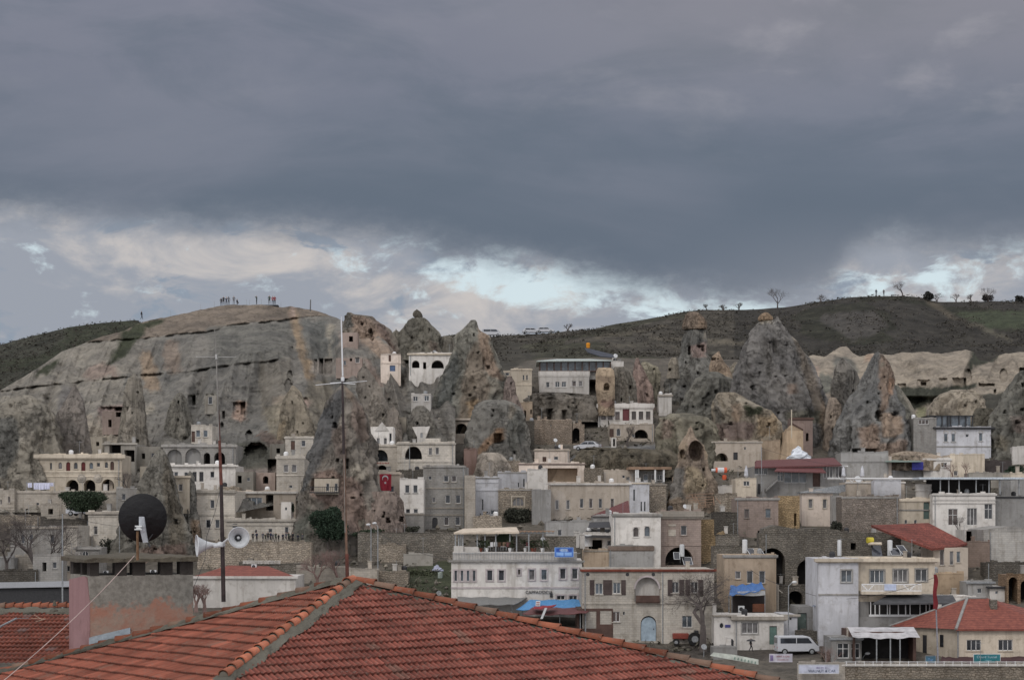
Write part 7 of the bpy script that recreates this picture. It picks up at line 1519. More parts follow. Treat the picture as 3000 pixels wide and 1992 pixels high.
lamp('small lamp post on the stone arcade terrace',596,1360,1326,290,-6,r0=.05)
lamp('thin white pole in front of the pointed stone arch',1200,1388,1305,274,0,'utility poles',.05,'utility_pole',False)
r=thing('flagpole','tall grey flagpole with a furled red flag, lower right','flagpole',P(2750,1985,186))
m=M();m.tube(P(2750,1992,186),P(2739,1678,186),.10,.055,10);wpart(r,'pole',m,mat('grey_pole_paint',(.25,.25,.28),rough=.5,kind='metal'))
m=M();vs=[];n=14
for i in range(n+1):
    t_=i/n;wv=math.sin(t_*9)*3
    vs+=[tuple(P(2735+wv*.4-2*t_,1682+100*t_,185.9)),tuple(P(2744+wv+3*math.sin(t_*3.1),1682+103*t_,185.8)),tuple(P(2741+wv*.5,1682+100*t_,186.15))]
m.add(vs,[(3*i+a,3*i+(a+1)%3,3*i+3+(a+1)%3,3*i+3+a) for i in range(n) for a in range(3)]);wpart(r,'flag',m,mat('dark_red_cloth',(.16,.02,.025)))
m=M();q=P(2319,1283,288);m.tube(q,P(2319,1200,288),.09,.07);solo('flagpole','cream bare flagpole in front of the tan gabled cave house','flagpole',m,mat('cream_pole',(.52,.46,.36)),q)
m=M();q=P(2231,1440,270);m.tube(q,P(2231,1310,270),.05);solo('utility_pole','thin grey pole left of the maroon roofed restaurant','pole',m,GYM(),q)
# hanging flag with crescent and star
Yf=258.;r=thing('hanging_flag','big red flag with white crescent and star hanging from a terrace','flag',P(1130,1437,Yf))
m=M();vs=[];nx,nz=8,12
for j in range(nz+1):
    for i in range(nx+1): vs.append(tuple(P(1112+(35-j*.15)*i/nx+j*.08,1388+49*j/nz+(1.5 if i in(0,nx) else 0),Yf)+Vector((0,.12*math.sin(i*1.3+j*.2),0))))
m.add(vs,[(j*(nx+1)+i,(j+1)*(nx+1)+i,(j+1)*(nx+1)+i+1,j*(nx+1)+i+1) for j in range(nz) for i in range(nx)]);wpart(r,'cloth',m,mat('turkish_red_cloth',(.34,.035,.055),rough=.8,var=.1))
s=Yf/F;cx,cz=P(1129,1401,Yf).x,P(1129,1401,Yf).z;m=M();R1,R2=9.*s,7.2*s;o2=2.4*s
outer=[(cx+R1*math.cos(a),cz+R1*math.sin(a)) for a in np.linspace(math.radians(-50),math.radians(230),22)];inner=[(cx+R2*math.cos(a),cz-o2+R2*math.sin(a)) for a in np.linspace(math.radians(-38),math.radians(218),22)]
for i in range(21): m.add([(outer[i][0],Yf-.25,outer[i][1]),(outer[i+1][0],Yf-.25,outer[i+1][1]),(inner[i+1][0],Yf-.25,inner[i+1][1]),(inner[i][0],Yf-.25,inner[i][1])],[(0,1,2,3)])
cc=P(1129,1414,Yf);st=[]
for i in range(10): a=math.pi/2+i*math.pi/5;rr=(4.6 if i%2==0 else 1.9)*s;st.append((cc.x+rr*math.cos(a),Yf-.25,cc.z+rr*math.sin(a)))
m.add(st+[(cc.x,Yf-.25,cc.z)],[(i,(i+1)%10,10) for i in range(10)]);wpart(r,'crescent_and_star',m,wht)
# laundry
r=thing('laundry_line','row of white sheets drying on a line left of the cream mansion','laundry',P(118,1432,262))
m=M();m.tube(P(78,1414,262),P(160,1413,262),.02,n=4)
for x in(78,160): m.tube(P(x,1440,262),P(x,1411,262),.04)
wpart(r,'line',m,GYM())
for i,(x0,x1,y1) in enumerate(((81,94,1428),(98,112,1433),(112,130,1434),(130,146,1433),(146,157,1424))):
    m=M();vs=[]
    for k in range(7): x=x0+(x1-x0)*k/6;vs+=[tuple(P(x,1414,262)+Vector((0,.08*math.sin(k*2),0))),tuple(P(x,y1,262)+Vector((0,.15*math.sin(k*2+1),0)))]
    m.add(vs,[(2*k,2*k+1,2*k+3,2*k+2) for k in range(6)]);wpart(r,'sheet',m,mat('white_sheet',(.66,.67,.80),var=.05))
# ---------------------------------------------------------------- roof equipment
def tank(label,px,py,w,h,Y,panels=None,mt_=None,group='solar water heaters'):
    r=thing('solar_water_heater',label,'water heater',P(px,py,Y),0,group);s=Y/F
    m=M();m.lathe([(.02,0),(w*s/2,.03),(w*s/2,h*s-.05),(w*s*.4,h*s),(.02,h*s+.03)],(0,0,.15),(0,0,1),14);m.build('tank',mt_ or wht,r,smooth=False)
    m=M();[m.tube((x,0,-.6),(x,0,.2),.03) for x in(-w*s*.35,w*s*.35)];m.build('stand',GYM(),r)
    if panels:
        for x0,x1,y0,y1,sk in panels:
            a,b,c,d=P(x0,y1,Y-1.2),P(x1,y1,Y-1.2),P(x1+sk,y0,Y+.2),P(x0+sk,y0,Y+.2);o3=r.location
            m=M();m.slab([a-o3,b-o3,c-o3,d-o3],(0,.06,.03));m.build('solar_panel',glass('solar_glass',(.02,.022,.03)),r)
            m=M();[m.tube(p-o3+Vector((0,-.02,.02)),q-o3+Vector((0,-.02,.02)),.035,n=4) for p,q in((a,b),(b,c),(c,d),(d,a))];m.build('panel_frame',wht,r)
tank('white upright water tank with two slanted panels on the beige flat house',2182,1624,15,40,221,[(2198,2218,1607,1625,-12),(2220,2240,1607,1625,-12)])
tank('grey white upright tank on the big white balcony house, left end',2459,1632,12,46,212)
tank('white water tank with a framed panel beside the rusty roof',2607,1632,15,46,214,[(2645,2665,1598,1624,-20),(2612,2640,1606,1626,-8)])
tank('white water heater in front of the arch below the pinkish house',1998,1634,14,36,232,[(1975,1992,1618,1638,-2),(2004,2030,1632,1654,-6)])
tank('white square tank box on the grey terrace, centre',1722,1604,28,34,243,None)
r=thing('yellow_water_tank','yellow drum with a pale slanted tube beside a dark solar panel','water tank',P(2549,1600,214))
m=M();m.lathe([(.02,-.35),(.33,-.34),(.33,.34),(.02,.35)],P(2549,1582,214)-r.location,(1,.2,0),16);m.build('tank',mat('yellow_paint',(.48,.40,.04),rough=.5),r)
m=M();m.tube(P(2545,1592,214)-r.location,P(2582,1592,213)-r.location,.16,n=12);m.build('tube',CR(),r)
m=M();m.slab([P(2556,1632,212)-r.location,P(2586,1632,212)-r.location,P(2580,1597,214)-r.location,P(2552,1597,214)-r.location],(0,.08,0));m.build('solar_panel',glass('solar_glass',(.02,.022,.03)),r)
def ac(label,px,py,w,h,Y):
    r=thing('air_conditioner',label,'air conditioner',P(px,py+h/2,Y),0,'air conditioner units on the walls');s=Y/F;W2=w*s/2;H2=h*s
    m=M();m.box(-W2,W2,-.35,0,0,H2);m.build('casing',wht,r)
    nf=2 if h>w*1.3 else 1
    for i in range(nf):
        m=M();m.lathe([(.02,.02),(W2*.62,.015),(W2*.66,0)],(-W2*.1,-.36,H2*(i+.5)/nf),(0,-1,0),14);m.build('fan_grille',DKM(),r)
ac('white air conditioner beside the rusty mast on the cream block house',662,1516,13,12,255)
ac('tall white double fan unit on the red tiled shed roof',745,1665,15,26,224)
ac('white air conditioner on the cream balcony corner of the big white house',2700,1722,24,16,203)
ac('white air conditioner below the tan orange house',2776,1735,20,16,226)
ac('white square unit on the terrace under the blue tarpaulin',2171,1783,18,19,209.6)
ac('small white unit left of the tan wall, high on the street corner',2108,1646,13,12,236)
ac('white box unit seen through the chimney gap, right of centre',450,1674,18,10,234)
ac('white box unit seen through the left chimney gap',311,1676,14,10,235)
def dish(label,px,py,rad,Y,col=None,d=(.3,-1,.5)):
    r=thing('small_satellite_dish',label,'satellite dish',P(px,py+rad*1.6,Y),0,'small rooftop satellite dishes');s=Y/F;R=rad*s;c=P(px,py,Y)-r.location
    m=M();m.lathe([(R*q,R*.28*q*q) for q in(0.01,.3,.6,.85,1)]+[(R*1.0,R*.3),(R*.6,R*.14),(.01,.03)],c,d,18);m.build('reflector',col or wht,r,smooth=True)
    m=M();m.tube((0,0,-.5),c,.035);m.tube(c,c+Vector(d).normalized()*R*.9+Vector((0,0,-R*.3)),.015,n=4);m.build('mount',GYM(),r)
dish('white round dish on the hillside right of the hilltop hotel roof',1803,1043,6.5,343)
dish('grey round dish on a post at the lower right street wall',2946,1956,13,186,GYM(),(-.3,-1,.2))
dish('pale dish beside the timber pergola',2007,1484,7,246)
dish('white dish on the arcade terrace beside the cave mouth',697,1324,7,285)
dish('large white dish with a grey mount on the cream parapet roof',2513,1405,11,266)
dish('white dish on the tan stone box terrace',1627,1290,6,304)
dish('second white dish on the stone box terrace',1641,1308,6,300)
dish('grey dish behind the right hip of the near roof',1286,1738,8,222,GYM())
dish('pale dish at the street corner below the big bare tree',2062,1895,9,194,GYM())
dish('white dish on the restaurant roof beside a closed parasol',2495,1406,7,268)
dish('small pale dish among the terrace clutter of the corner hotel',1590,1580,7,219)
for i,(px,lb) in enumerate(((2186,'closed grey parasol on the terrace by the cream pigeon hole wall'),(2471,'closed pale parasol on the restaurant terrace'),(2526,'closed pale parasol right of the large white dish'))):
    q=P(px,1412,274);m=M();m.lathe([(.03,0),(.05,.6),(.32,.9),(.22,1.8),(.03,2.4)],q,(0,0,1),8);o=solo('closed_parasol',lb,'parasol',m,mat('pale_parasol_cloth',(.50,.51,.55)),q,'closed parasols on the terraces')
# orange and white barrels
r=thing('striped_barrel','orange and white striped round tank on the terrace below the arch rock','tank',P(2120,1398,280))
m=M();m.lathe([(.02,-.8),(.36,-.78),(.38,-.5)],P(2112,1377,280)-r.location,(1,0,0),14);m.lathe([(.38,.45),(.42,.5),(.42,.85),(.02,.95)],P(2112,1377,280)-r.location,(1,0,0),14);m.lathe([(.02,-.4),(.3,-.3),(.34,0),(.3,.3),(.02,.4)],P(2122,1398,280)-r.location,(0,0,1),12);m.build('orange_part',mat('orange_paint',(.55,.10,.04),rough=.5),r)
m=M();m.lathe([(.38,-.5),(.38,.45)],P(2112,1377,280)-r.location,(1,0,0),14);m.lathe([(.2,-1.4),(.2,-.8)],P(2112,1377,280)-r.location,(1,0,0),10);m.build('white_part',wht,r)
m=M();q=P(1723,1020,350);m.lathe([(.02,0),(.3,.05),(.38,.7),(.3,.95),(.02,1.0)],q,(0,0,1),8);solo('orange_sack','bright orange bag hanging above the hilltop hotel','sack',m,mat('bright_orange_cloth',(.60,.24,.02)),q)
m=M();pp=[P(1712,1020,352),P(1730,1022,352),P(1795,1038,350),P(1800,1048,347),P(1760,1044,347),P(1722,1032,349)];m.slab(pp,(0,.3,-.1));solo('dark_tarpaulin','long dark blue tarpaulin lying on the slope behind the hilltop hotel','tarpaulin',m,mat('dark_blue_plastic',(.035,.04,.055),rough=.5),pp[0])
# awnings and tarpaulins
def sheet(name,label,pts,mt_,cat='awning',th=.06,n=10,sag=.25,posts=(),pm=None,fold=.06):
    """pts: 4 corners (px,py,Y) front-left, front-right, back-right, back-left"""
    a,b,c,d=[P(*q) for q in pts];r=thing(name,label,cat,a);o3=r.location;vs=[]
    for j in range(n+1):
        for i in range(n+1):
            u_,v_=i/n,j/n;q=(a*(1-u_)+b*u_)*(1-v_)+(d*(1-u_)+c*u_)*v_;q=q-o3;q.z-=sag*4*u_*(1-u_)*(1-v_)*.5+fold*math.sin(u_*19+v_*4);vs.append(tuple(q))
    m=M();m.add(vs,[(j*(n+1)+i,j*(n+1)+i+1,(j+1)*(n+1)+i+1,(j+1)*(n+1)+i) for j in range(n) for i in range(n)]);o=m.build('canvas',mt_,r);sd=o.modifiers.new('s','SOLIDIFY');sd.thickness=th
    if posts:
        m=M()
        for px,y0,y1,Y in posts: m.tube(P(px,y1,Y)-o3,P(px,y0,Y)-o3,.05,n=6)
        m.build('post',(pm or GYM)(),r)
    return r
BLUE=mat('blue_tarpaulin',(.075,.26,.52),rough=.45,kind='metal',var=.25);BL2=mat('deep_blue_tarpaulin',(.06,.16,.40),rough=.5,kind='metal',var=.3)
r=sheet('blue_awning','long bright blue awning with a red and white emblem beside the corner hotel',[(1512,1784,207),(1706,1780,207),(1732,1755,213),(1552,1757,213)],BLUE,posts=[(1530,1781,1830,208),(1700,1778,1850,208),(1640,1780,1840,208)])
o3=r.location
m=M();m.slab([P(1569,1775,206.6)-o3,P(1582,1775,206.6)-o3,P(1583,1761,210)-o3,P(1570,1761,210)-o3],(0,0,.05));m.build('white_emblem_panel',wht,r)
m=M();[m.slab([P(1571,y+3,206.3)-o3,P(1581,y+3,206.3)-o3,P(1581,y,206.3)-o3,P(1571,y,206.3)-o3],(0,-.02,.0)) for y in(1763,1769)];m.build('emblem',mat('dark_red_print',(.25,.04,.05)),r)
sheet('grey_canopy','grey sheet canopy in front of the corner hotel, behind the roof hip',[(1338,1770,206),(1505,1770,206),(1544,1750,214),(1340,1748,214)],mat('grey_canopy_sheet',(.17,.17,.165),kind='metal',rough=.6),posts=[(1400,1769,1800,207),(1500,1768,1810,207)],sag=.05)
sheet('red_awning','dark red awning below the blue one',[(1530,1797,201),(1718,1794,201),(1735,1780,206),(1560,1779,206)],RED(),posts=[(1700,1795,1860,202),(1716,1793,1860,202)])
sheet('red_awning','small bright red flap resting on the dark red awning',[(1560,1782,200.5),(1618,1776,200.5),(1630,1771,204),(1565,1776,204)],mat('bright_red_cloth',(.24,.03,.04)),n=5,sag=.1)
m=M();q=P(1590,1812,40);q=P(1587,1808,199);m.slab([P(1583,1812,199),P(1590,1812,199),P(1603,1780,199),P(1596,1780,199)],(0,.1,0));solo('white_board','slanted white board leaning over the red awning','board',m,wht,q)
r=B('cafe','dark street restaurant under the red awning with wooden posts',1690,1796,1782,1870,WOOD,[('o',1722,1815,50,50),('o',1775,1808,34,40)],Y=203.5,dp=5,yaw=0,cat='restaurant')[0]
sheet('blue_awning','crumpled deep blue tarpaulin over the small brown balcony terrace',[(2136,1742,209),(2242,1724,209),(2230,1706,214),(2140,1716,214)],BL2,posts=[(2144,1740,1797,209.5),(2241,1724,1797,209.5),(2135,1742,1797,211)],fold=.12)
m=M();vs=[]
for k in range(11): x=2160+8.2*k;vs+=[tuple(P(x,1732-.3*k,209.2)+Vector((0,.1*math.sin(k*2),0))),tuple(P(x,1742+3*math.sin(k*.3),209.4))]
m.add(vs,[(2*k,2*k+1,2*k+3,2*k+2) for k in range(10)]);solo('white_curtain','rolled white curtain hanging under the blue tarpaulin','curtain',m,wht,P(2160,1742,209.3))
m=M();m.pb(2205,2241,1768,1792,209.8,.1);solo('board_panel','brown red board panel on the terrace under the blue tarpaulin','panel',m,mat('red_brown_board',(.15,.06,.035)),P(2205,1792,209.8))
m=M();m.pb(2146,2241,1744,1796,212.5,.2);solo('terrace_back_wall','dark back wall of the small terrace under the blue tarpaulin','wall',m,mat('dark_brown_boards',(.06,.05,.048)),P(2146,1796,212.5))
m=M();a=P(2206,1678,217);m.tube(P(2160,1634,221),P(2292,1736,216),.07);solo('leaning_pole','long pale pole leaning across the beige flat house','pole',m,mat('pale_pole',(.36,.33,.29)),a)
sheet('blue_sheet_roof','grey blue sheet over the dark lean-to beside the white house',[(2378,1774,203),(2424,1772,203),(2424,1760,207),(2395,1768,207)],mat('grey_blue_sheet',(.19,.23,.30),kind='metal'),n=3,sag=0,fold=0,cat='roof sheet')
m=M();m.pb(2672,2705,1353,1376,286,.15);solo('blue_tarpaulin','deep blue tarpaulin hung beside the dark market shed','tarpaulin',m,mat('ultramarine_plastic',(.035,.04,.26),rough=.5),P(2672,1376,286))
sheet('green_roof_sheet','pale green sheet roof over the dark market shed',[(2592,1352,285),(2700,1352,285),(2690,1345,289),(2600,1346,289)],mat('green_grey_sheet',(.19,.24,.21),kind='metal'),n=4,sag=.05,fold=0,cat='roof sheet')
sheet('maroon_awning','long maroon awning under the teal sign at the lower right',[(2790,1948,189),(3060,1950,189),(3060,1920,194),(2810,1922,194)],mat('maroon_cloth',(.07,.035,.038)),sag=.05)
sheet('maroon_awning','shorter maroon awning behind the flagpole',[(2752,1942,190),(2800,1944,190),(2810,1926,194),(2760,1922,194)],mat('maroon_cloth',(.07,.035,.038)),n=5,sag=.05)
# wooden pergola
r=thing('wooden_pergola','pile of weathered timber lattice frames beside the arch rock','pergola',P(2045,1488,250));o3=r.location;m=M()
for y,a,b in((1449,2018,2092),(1458,2010,2090),(1466,2015,2092),(1474,2030,2088),(1481,2038,2084),(1487,2040,2080)): m.tube(P(a,y,250)-o3,P(b,y-4,251)-o3,.06,n=4)
for a,b in(((2026,1448),(2048,1486)),((2066,1460),(2066,1485)),((2090,1455),(2092,1480)),((2036,1450),(2052,1480)),((2098,1458),(2112,1476))): m.tube(P(*a,249.6)-o3,P(*b,249.6)-o3,.08,n=4)
m.build('beams',WOODL(),r)
# plastic heap
def heap(label,cx,y0,w,h,Y,mt_,name='plastic_heap',cat='plastic sheeting'):
    s=Y/F;q=P(cx,y0,Y);vs=[];n=16;rd=np.random.RandomState(3);m=M()
    for j in range(7):
        f=j/6
        for i in range(n):
            t_=2*math.pi*i/n;rr=w*s/2*(1-f**1.5)*(1+.35*rd.uniform(-1,1));vs.append((q.x+rr*math.cos(t_),Y+rr*.6*math.sin(t_),q.z+h*s*f*(1+.12*rd.uniform(-1,1))))
    m.add(vs,[(j*n+i,j*n+(i+1)%n,(j+1)*n+(i+1)%n,(j+1)*n+i) for j in range(6) for i in range(n)]);solo(name,label,cat,m,mt_,q)
heap('crumpled white plastic sheeting piled before the tan gabled house',2338,1344,66,36,287,mat('white_plastic',(.60,.63,.68),rough=.4))
heap('crumpled pale blue plastic in the green garden left of the corner hotel',1280,1672,34,18,236,mat('pale_blue_plastic',(.42,.44,.55),rough=.5))
m=M();q=P(1290,1700,233);m.lathe([(.02,0),(.3,.02),(.3,1.0),(.02,1.05)],q,(0,0,1),8);solo('garden_barrel','pale green grey barrel in the garden left of the corner hotel','barrel',m,mat('green_grey_plastic',(.30,.34,.31)),q)
for i,(px,nm) in enumerate(((1212,'left'),(1243,'middle'),(1280,'right'))):
    q=P(px,1035,330);m=M();w2=[22,40,28][i]*330/F/2;m.lathe([(.02,-w2),(.22,-w2+.05),(.25,0),(.22,w2-.05),(.02,w2)],q,(1,.05,0),10);solo('rolled_awning',f'{nm} of three rolled reed awnings on the cliff terrace house','awning',m,GR_(),q,'rolled reed awnings on the cliff terrace')
# ---------------------------------------------------------------- signs
def sign(name,label,x0,x1,y0,y1,Y,base,lines=(),frame=None,rz=0,cat='sign'):
    r=thing(name,label,cat,P((x0+x1)/2,y1,Y),rz);s=Y/F;w2=(x1-x0)*s/2;h=(y1-y0)*s
    m=M();m.box(-w2,w2,0,.08,0,h);m.build('board',base,r)
    m=M();t_=.05;m.box(-w2-t_,w2+t_,-.02,.1,h,h+t_);m.box(-w2-t_,w2+t_,-.02,.1,-t_,0);m.box(-w2-t_,-w2,-.02,.1,0,h);m.box(w2,w2+t_,-.02,.1,0,h);m.build('frame',frame or GYM(),r)
    for tx,xc,yc,hp,mt_ in lines: textmesh(tx,hp*s,'lettering',mt_,r,((xc-(x0+x1)/2)*s,-.02,(y1-yc-hp/2)*s),.005)
    return r,s,w2,h
lb_=mat('light_blue_print',(.22,.38,.68),rough=.5);db_=mat('dark_blue_print',(.03,.08,.33),rough=.5)
r,s,w2,h=sign('hotel_sign','blue and light blue hotel sign on the corner hotel roof terrace',1626,1679,1604,1630,213,mat('blue_sign_board',(.07,.17,.50),rough=.5),frame=lb_)
m=M();m.box(-w2+.15,w2-.15,-.015,0,h*.12,h*.47);m.box(-w2*.38,w2*.35,-.015,0,h*.52,h*.88);m.build('pale_panel',lb_,r)
m=M();m.box(-w2+.15,-w2*.42,-.015,0,h*.55,h*.88);m.box(w2*.42,w2-.15,-.015,0,h*.55,h*.88);m.box(-.04,.04,-.02,0,.05,h*.5);m.build('dark_panel',db_,r)
textmesh('HOTEL',h*.24,'lettering',wht,r,(0,-.03,h*.62),.004)
teal=mat('teal_sign_board',(.03,.17,.20),rough=.5)
sign('restaurant_sign','teal sign with pale script above the maroon awning',2853,2930,1916,1940,188.3,teal,[('Claurd Tunnel',2891,1923,7.5,mat('pale_teal_print',(.40,.55,.62))),('restaurant',2895,1934,3.5,mat('pale_teal_print',(.40,.55,.62)))],frame=wht)
sign('shop_sign','small blue sign board leaning at the street wall beside the flagpole',2711,2742,1921,1943,189,mat('dull_blue_board',(.08,.17,.24)),[('Tur',2726,1931,8,lb_)],rz=.2)
pur=mat('violet_print',(.20,.16,.30));rp=mat('red_print',(.35,.10,.12));pw=mat('pale_lilac_board',(.52,.50,.56))
r,s,w2,h=sign('street_sign','lilac white street sign with red and blue print beside the van',2255,2320,1916,1937,188,pw,[('RENT A CAR',2294,1922,5,rp),('motorbike  atv',2294,1931,4,rp)],frame=pw)
m=M();m.box(-w2+.05,-w2+.35,-.02,0,.08,h-.08);m.build('blue_emblem',pur,r)
sign('street_banner','long pale blue white street banner with dark letters, bottom right',2341,2457,1947,1971,182.6,mat('pale_banner',(.50,.52,.62)),[('384 271 51 ..',2410,1955,5.5,pur),('WALNUT & CAR',2408,1964,8,mat('navy_print',(.06,.08,.14)))],frame=wht)
r,s,w2,h=sign('terrace_banner','white banner with blue lettering and green leaf marks on the covered terrace',2555,2655,1798,1829,203.6,mat('pale_green_banner',(.46,.50,.48)),[('GÖREME RESTAURANT',2602,1815,4.5,mat('blue_violet_print',(.15,.17,.33)))],frame=wht)
m=M();[m.lathe([(.01,-.02),(.14,-.015),(.15,0)],((x-2605)*s,0,(1829-y)*s),(0,-1,0),7) for x,y in((2567,1805),(2572,1820),(2585,1822),(2644,1805),(2648,1821))];m.build('leaf_mark',mat('dark_green_print',(.08,.13,.10)),r)
a=P(2090,1920,186);r=thing('long_banner','long slanted white banner with faded green print above the roof hip',  'banner',a);o3=a
m=M();m.slab([P(2080,1920,186)-o3,P(2222,1946,186)-o3,P(2222,1931,186)-o3,P(2150,1917,186)-o3,P(2090,1910,186)-o3],(0,.06,0));m.build('cloth',mat('pale_green_white',(.52,.55,.50)),r)
m=M()
for i in range(7): x=2150+10*i;y=1922+i*2.2;m.slab([P(x,y+8,185.9)-o3,P(x+4,y+9,185.9)-o3,P(x+5,y+2,185.9)-o3,P(x+2,y+1,185.9)-o3],(0,.03,0))
m.build('print',mat('grey_green_print',(.22,.30,.26)),r)
# satellite clutter: rails, balustrade
r=thing('balustrade','white stone balustrade on the garden wall behind the red tiled shed','balustrade',P(766,1652,236));o3=r.location;s=236/F;m=M()
for i in range(27):
    x=(713+4.1*i-766)*s;m.lathe([(.05,0),(.09,.12),(.05,.3),(.06,.36)],(x,0,0),(0,0,1),6)
m.box((711-766)*s,(822-766)*s,-.1,.1,.36,.44);m.build('balusters',W_(),r)
B('garden_wall','low wall carrying the white balustrade',700,905,1652,1664,GR_,[],Y=236.2,dp=1,yaw=0,cat='wall')
# ---------------------------------------------------------------- further walls and small houses that fill the slope
WG='stone walls and yards between the houses'
def wl(label,x0,x1,y0,y1,mt,wins=(),**k):
    k.setdefault('cat','boundary wall');k.setdefault('group',WG);k.setdefault('dp',3);k.setdefault('yaw',0);B('boundary_wall',label,x0,x1,y0,y1,mt,wins,**k)
MV=lambda:mat('weathered_stone',(.33,.29,.245),kind='rubble',var=.2)
MD=lambda:mat('dark_stone',(.135,.125,.112),kind='rubble',var=.3)
hs=lambda *a,**k:B('small_house',*a,**k)
wl('rough stone yard wall under the low tower at the far left',-60,118,1512,1548,MV)
wl('dark earth bank wall below the parked white car',118,262,1522,1560,MD)
hs('stepped stone block left of the pale stone house front',240,262,1570,1605,ST,dp=4)
hs('ruinous grey house between bare trees with two dark openings, far left',96,180,1628,1716,GS,[('o',130,1660,12,26),('w',160,1655,12,18,0)],dp=5)
hs('tiny beige block behind the left lamp post',176,222,1640,1700,BG,[('w',200,1665,10,16,0)],dp=4)
wl('brown stone wall in front of the far left houses',-60,110,1672,1722,MD)
wl('pinkish grey boundary wall behind the red tiled shed, right end',868,1022,1662,1712,ST)
wl('low stone wall right of the slim lamp posts',1105,1196,1676,1716,MV)
wl('dark planted terrace between the arched loggia and the flag',1160,1242,1380,1400,MD,Y=276)
wl('cream garden wall at the top of the green slope',1108,1190,1596,1640,MV,Y=247)
wl('narrow stepped stone wall beside the large grey stone house',1361,1392,1392,1560,ST,Y=259)
wl('rubble base wall below the tall slit window house',1386,1470,1514,1566,MV)
wl('grey corner wall with a missing gable left of the beige block house',1558,1614,1436,1540,GY_,Y=262)
hs('grey rendered low house with chimneys below the beige block house',1600,1800,1528,1606,GY_,[('w',1640,1560,12,18,0),('w',1690,1562,12,16,1)],yaw=1,dp=6)
r,LX,LZ,s,w,H=hs('low shed with a steep red triangle roof left of the white arched window house',1736,1842,1510,1560,GY_,[],dp=5,yaw=0)
m=M();m.add([(LX(1734),-.3,LZ(1513)),(LX(1846),-.3,LZ(1513)),(LX(1846),3.5,LZ(1466)),(LX(1842),3.5,LZ(1466)),(LX(1734),4,LZ(1511))],[(0,1,2,3,4)]);m.build('roof',RED(),r)
r,LX,LZ,s,w,H=hs('dark roofed terrace kitchen right of the hotel roof terrace',1712,1800,1562,1612,W_,[('o',1745,1595,40,28),('w',1785,1590,12,14,0)],dp=5,yaw=0,Y=243)
m=M();m.add([(LX(1702),-1.4,LZ(1574)),(LX(1842),-1.4,LZ(1576)),(LX(1835),3,LZ(1552)),(LX(1724),3,LZ(1548))],[(0,1,2,3)]);m.add([(LX(1722),-.6,LZ(1546)),(LX(1800),-.6,LZ(1545)),(LX(1795),3,LZ(1528)),(LX(1730),3,LZ(1530))],[(0,1,2,3)]);m.build('roof',DKM(),r)
for i,(x,y0,y1,nm) in enumerate(((1690,1560,1604,'left'),(1706,1566,1606,'right'))):
    q=P(x,1610,236);m=M();m.pb(x-7,x+7,y0,y1,236,.8);m.pb(x-9,x+9,y0-4,y0,235.9,1.);solo('roof_chimney',f'{nm} of two white plastered chimneys behind the blue hotel sign','chimney',m,W_(),q,'white chimneys behind the hotel sign')
wl('stone steps wall right of the pinkish white cut arch house',1712,1766,1374,1420,MV,Y=279)
wl('rubble wall between rounded rock hump and whitewashed house',1466,1524,1352,1392,MV,Y=284)
wl('dark stone wall below the tan carved doorway',1512,1566,1236,1322,MD,Y=304)
wl('broken yellowish wall above the tan restaurant',1800,1965,1320,1350,MV,Y=291)
wl('tan rubble parapet right of the timber pergola',2094,2160,1448,1502,MV)
wl('dark rubble slope below the tan parapet',2090,2160,1502,1600,MD)
wl('grey mixed rubble wall in front of the dark thicket, left of the water tank',2096,2166,1568,1640,GR_)
wl('long brown wall below the block wall',2456,2640,1562,1640,GR_,[('o',2500,1600,16,20),('s',2550,1590,10,8)])
hs('small white parapet house below the old red roof house',2740,2860,1748,1800,W_,[('w',2775,1768,34,24,2)],dp=6,yaw=0)
r=hs('grey sheet roofed shack right of the tan orange house',2836,2908,1704,1768,GY_,[('w',2870,1730,14,14,0)],cor=(4,.3,GYM),dp=5,yaw=2)
hs('white rendered shack with a dark flat roof above the red hip roof',2900,2944,1718,1770,W_,[('s',2920,1735,8,8)],cor=(4,.4,DKM),dp=4,yaw=0)
B('arched_ruin','orange brown stone arches at the right edge above the red hip roof',2950,3060,1684,1775,lambda:mat('orange_brown_stone',(.26,.18,.12),kind='rubble',var=.2),[('O',2968,1730,26,80),('O',3004,1735,28,70)],dp=4,yaw=0,cat='ruin')
wl('dark weedy bank wall below the white gable',2890,3060,1648,1700,MD)
wl('pale parapet wall right of the lattice balcony house',2838,2960,1386,1412,CC,Y=283)
hs('low cream wall house under the green tree at the right edge',2960,3060,1388,1450,CR,[('w',2990,1415,14,16,0)],dp=5)
hs('plain grey house behind the canopied terrace, right edge',2960,3060,1404,1452,GY_,[],dp=5,Y=265)
wl('whitewashed wall under the left canopy strip',2560,2640,1408,1450,WB,Y=266)
m=M();m.pb(2480,2700,1399,1403,258,5);solo('canopy_roof','thin white left strip of terrace roofing above the cream parapet house','canopy',m,WHM(),P(2480,1403,258))
wl('grey retaining wall with a drain left of the garage shed',2296,2340,1872,1900,GY_)
wl('dark stone bank behind the garage sheds',2270,2410,1716,1782,MD,[('O',2330,1752,44,44)])
wl('weathered wall behind the street van',2330,2440,1850,1880,MD)
hs('low red tiled outhouse behind the long banner',2090,2160,1896,1920,GY_,[],dp=3,yaw=0)
hs('grey house front with a dark window under the cream mansion, right end',340,420,1432,1500,GS,[('w',362,1455,12,18,0),('o',395,1465,14,24)],dp=5,Y=257)
wl('stone terrace front right of the rubble house, behind the big bush',176,262,1440,1500,ST,Y=262)
wl('rough cave front wall right of the slim rock fin',640,700,1428,1445,MV,Y=272)
wl('pinkish rock cut wall under the broad cone balcony',1072,1172,1480,1510,BG,Y=257.5)
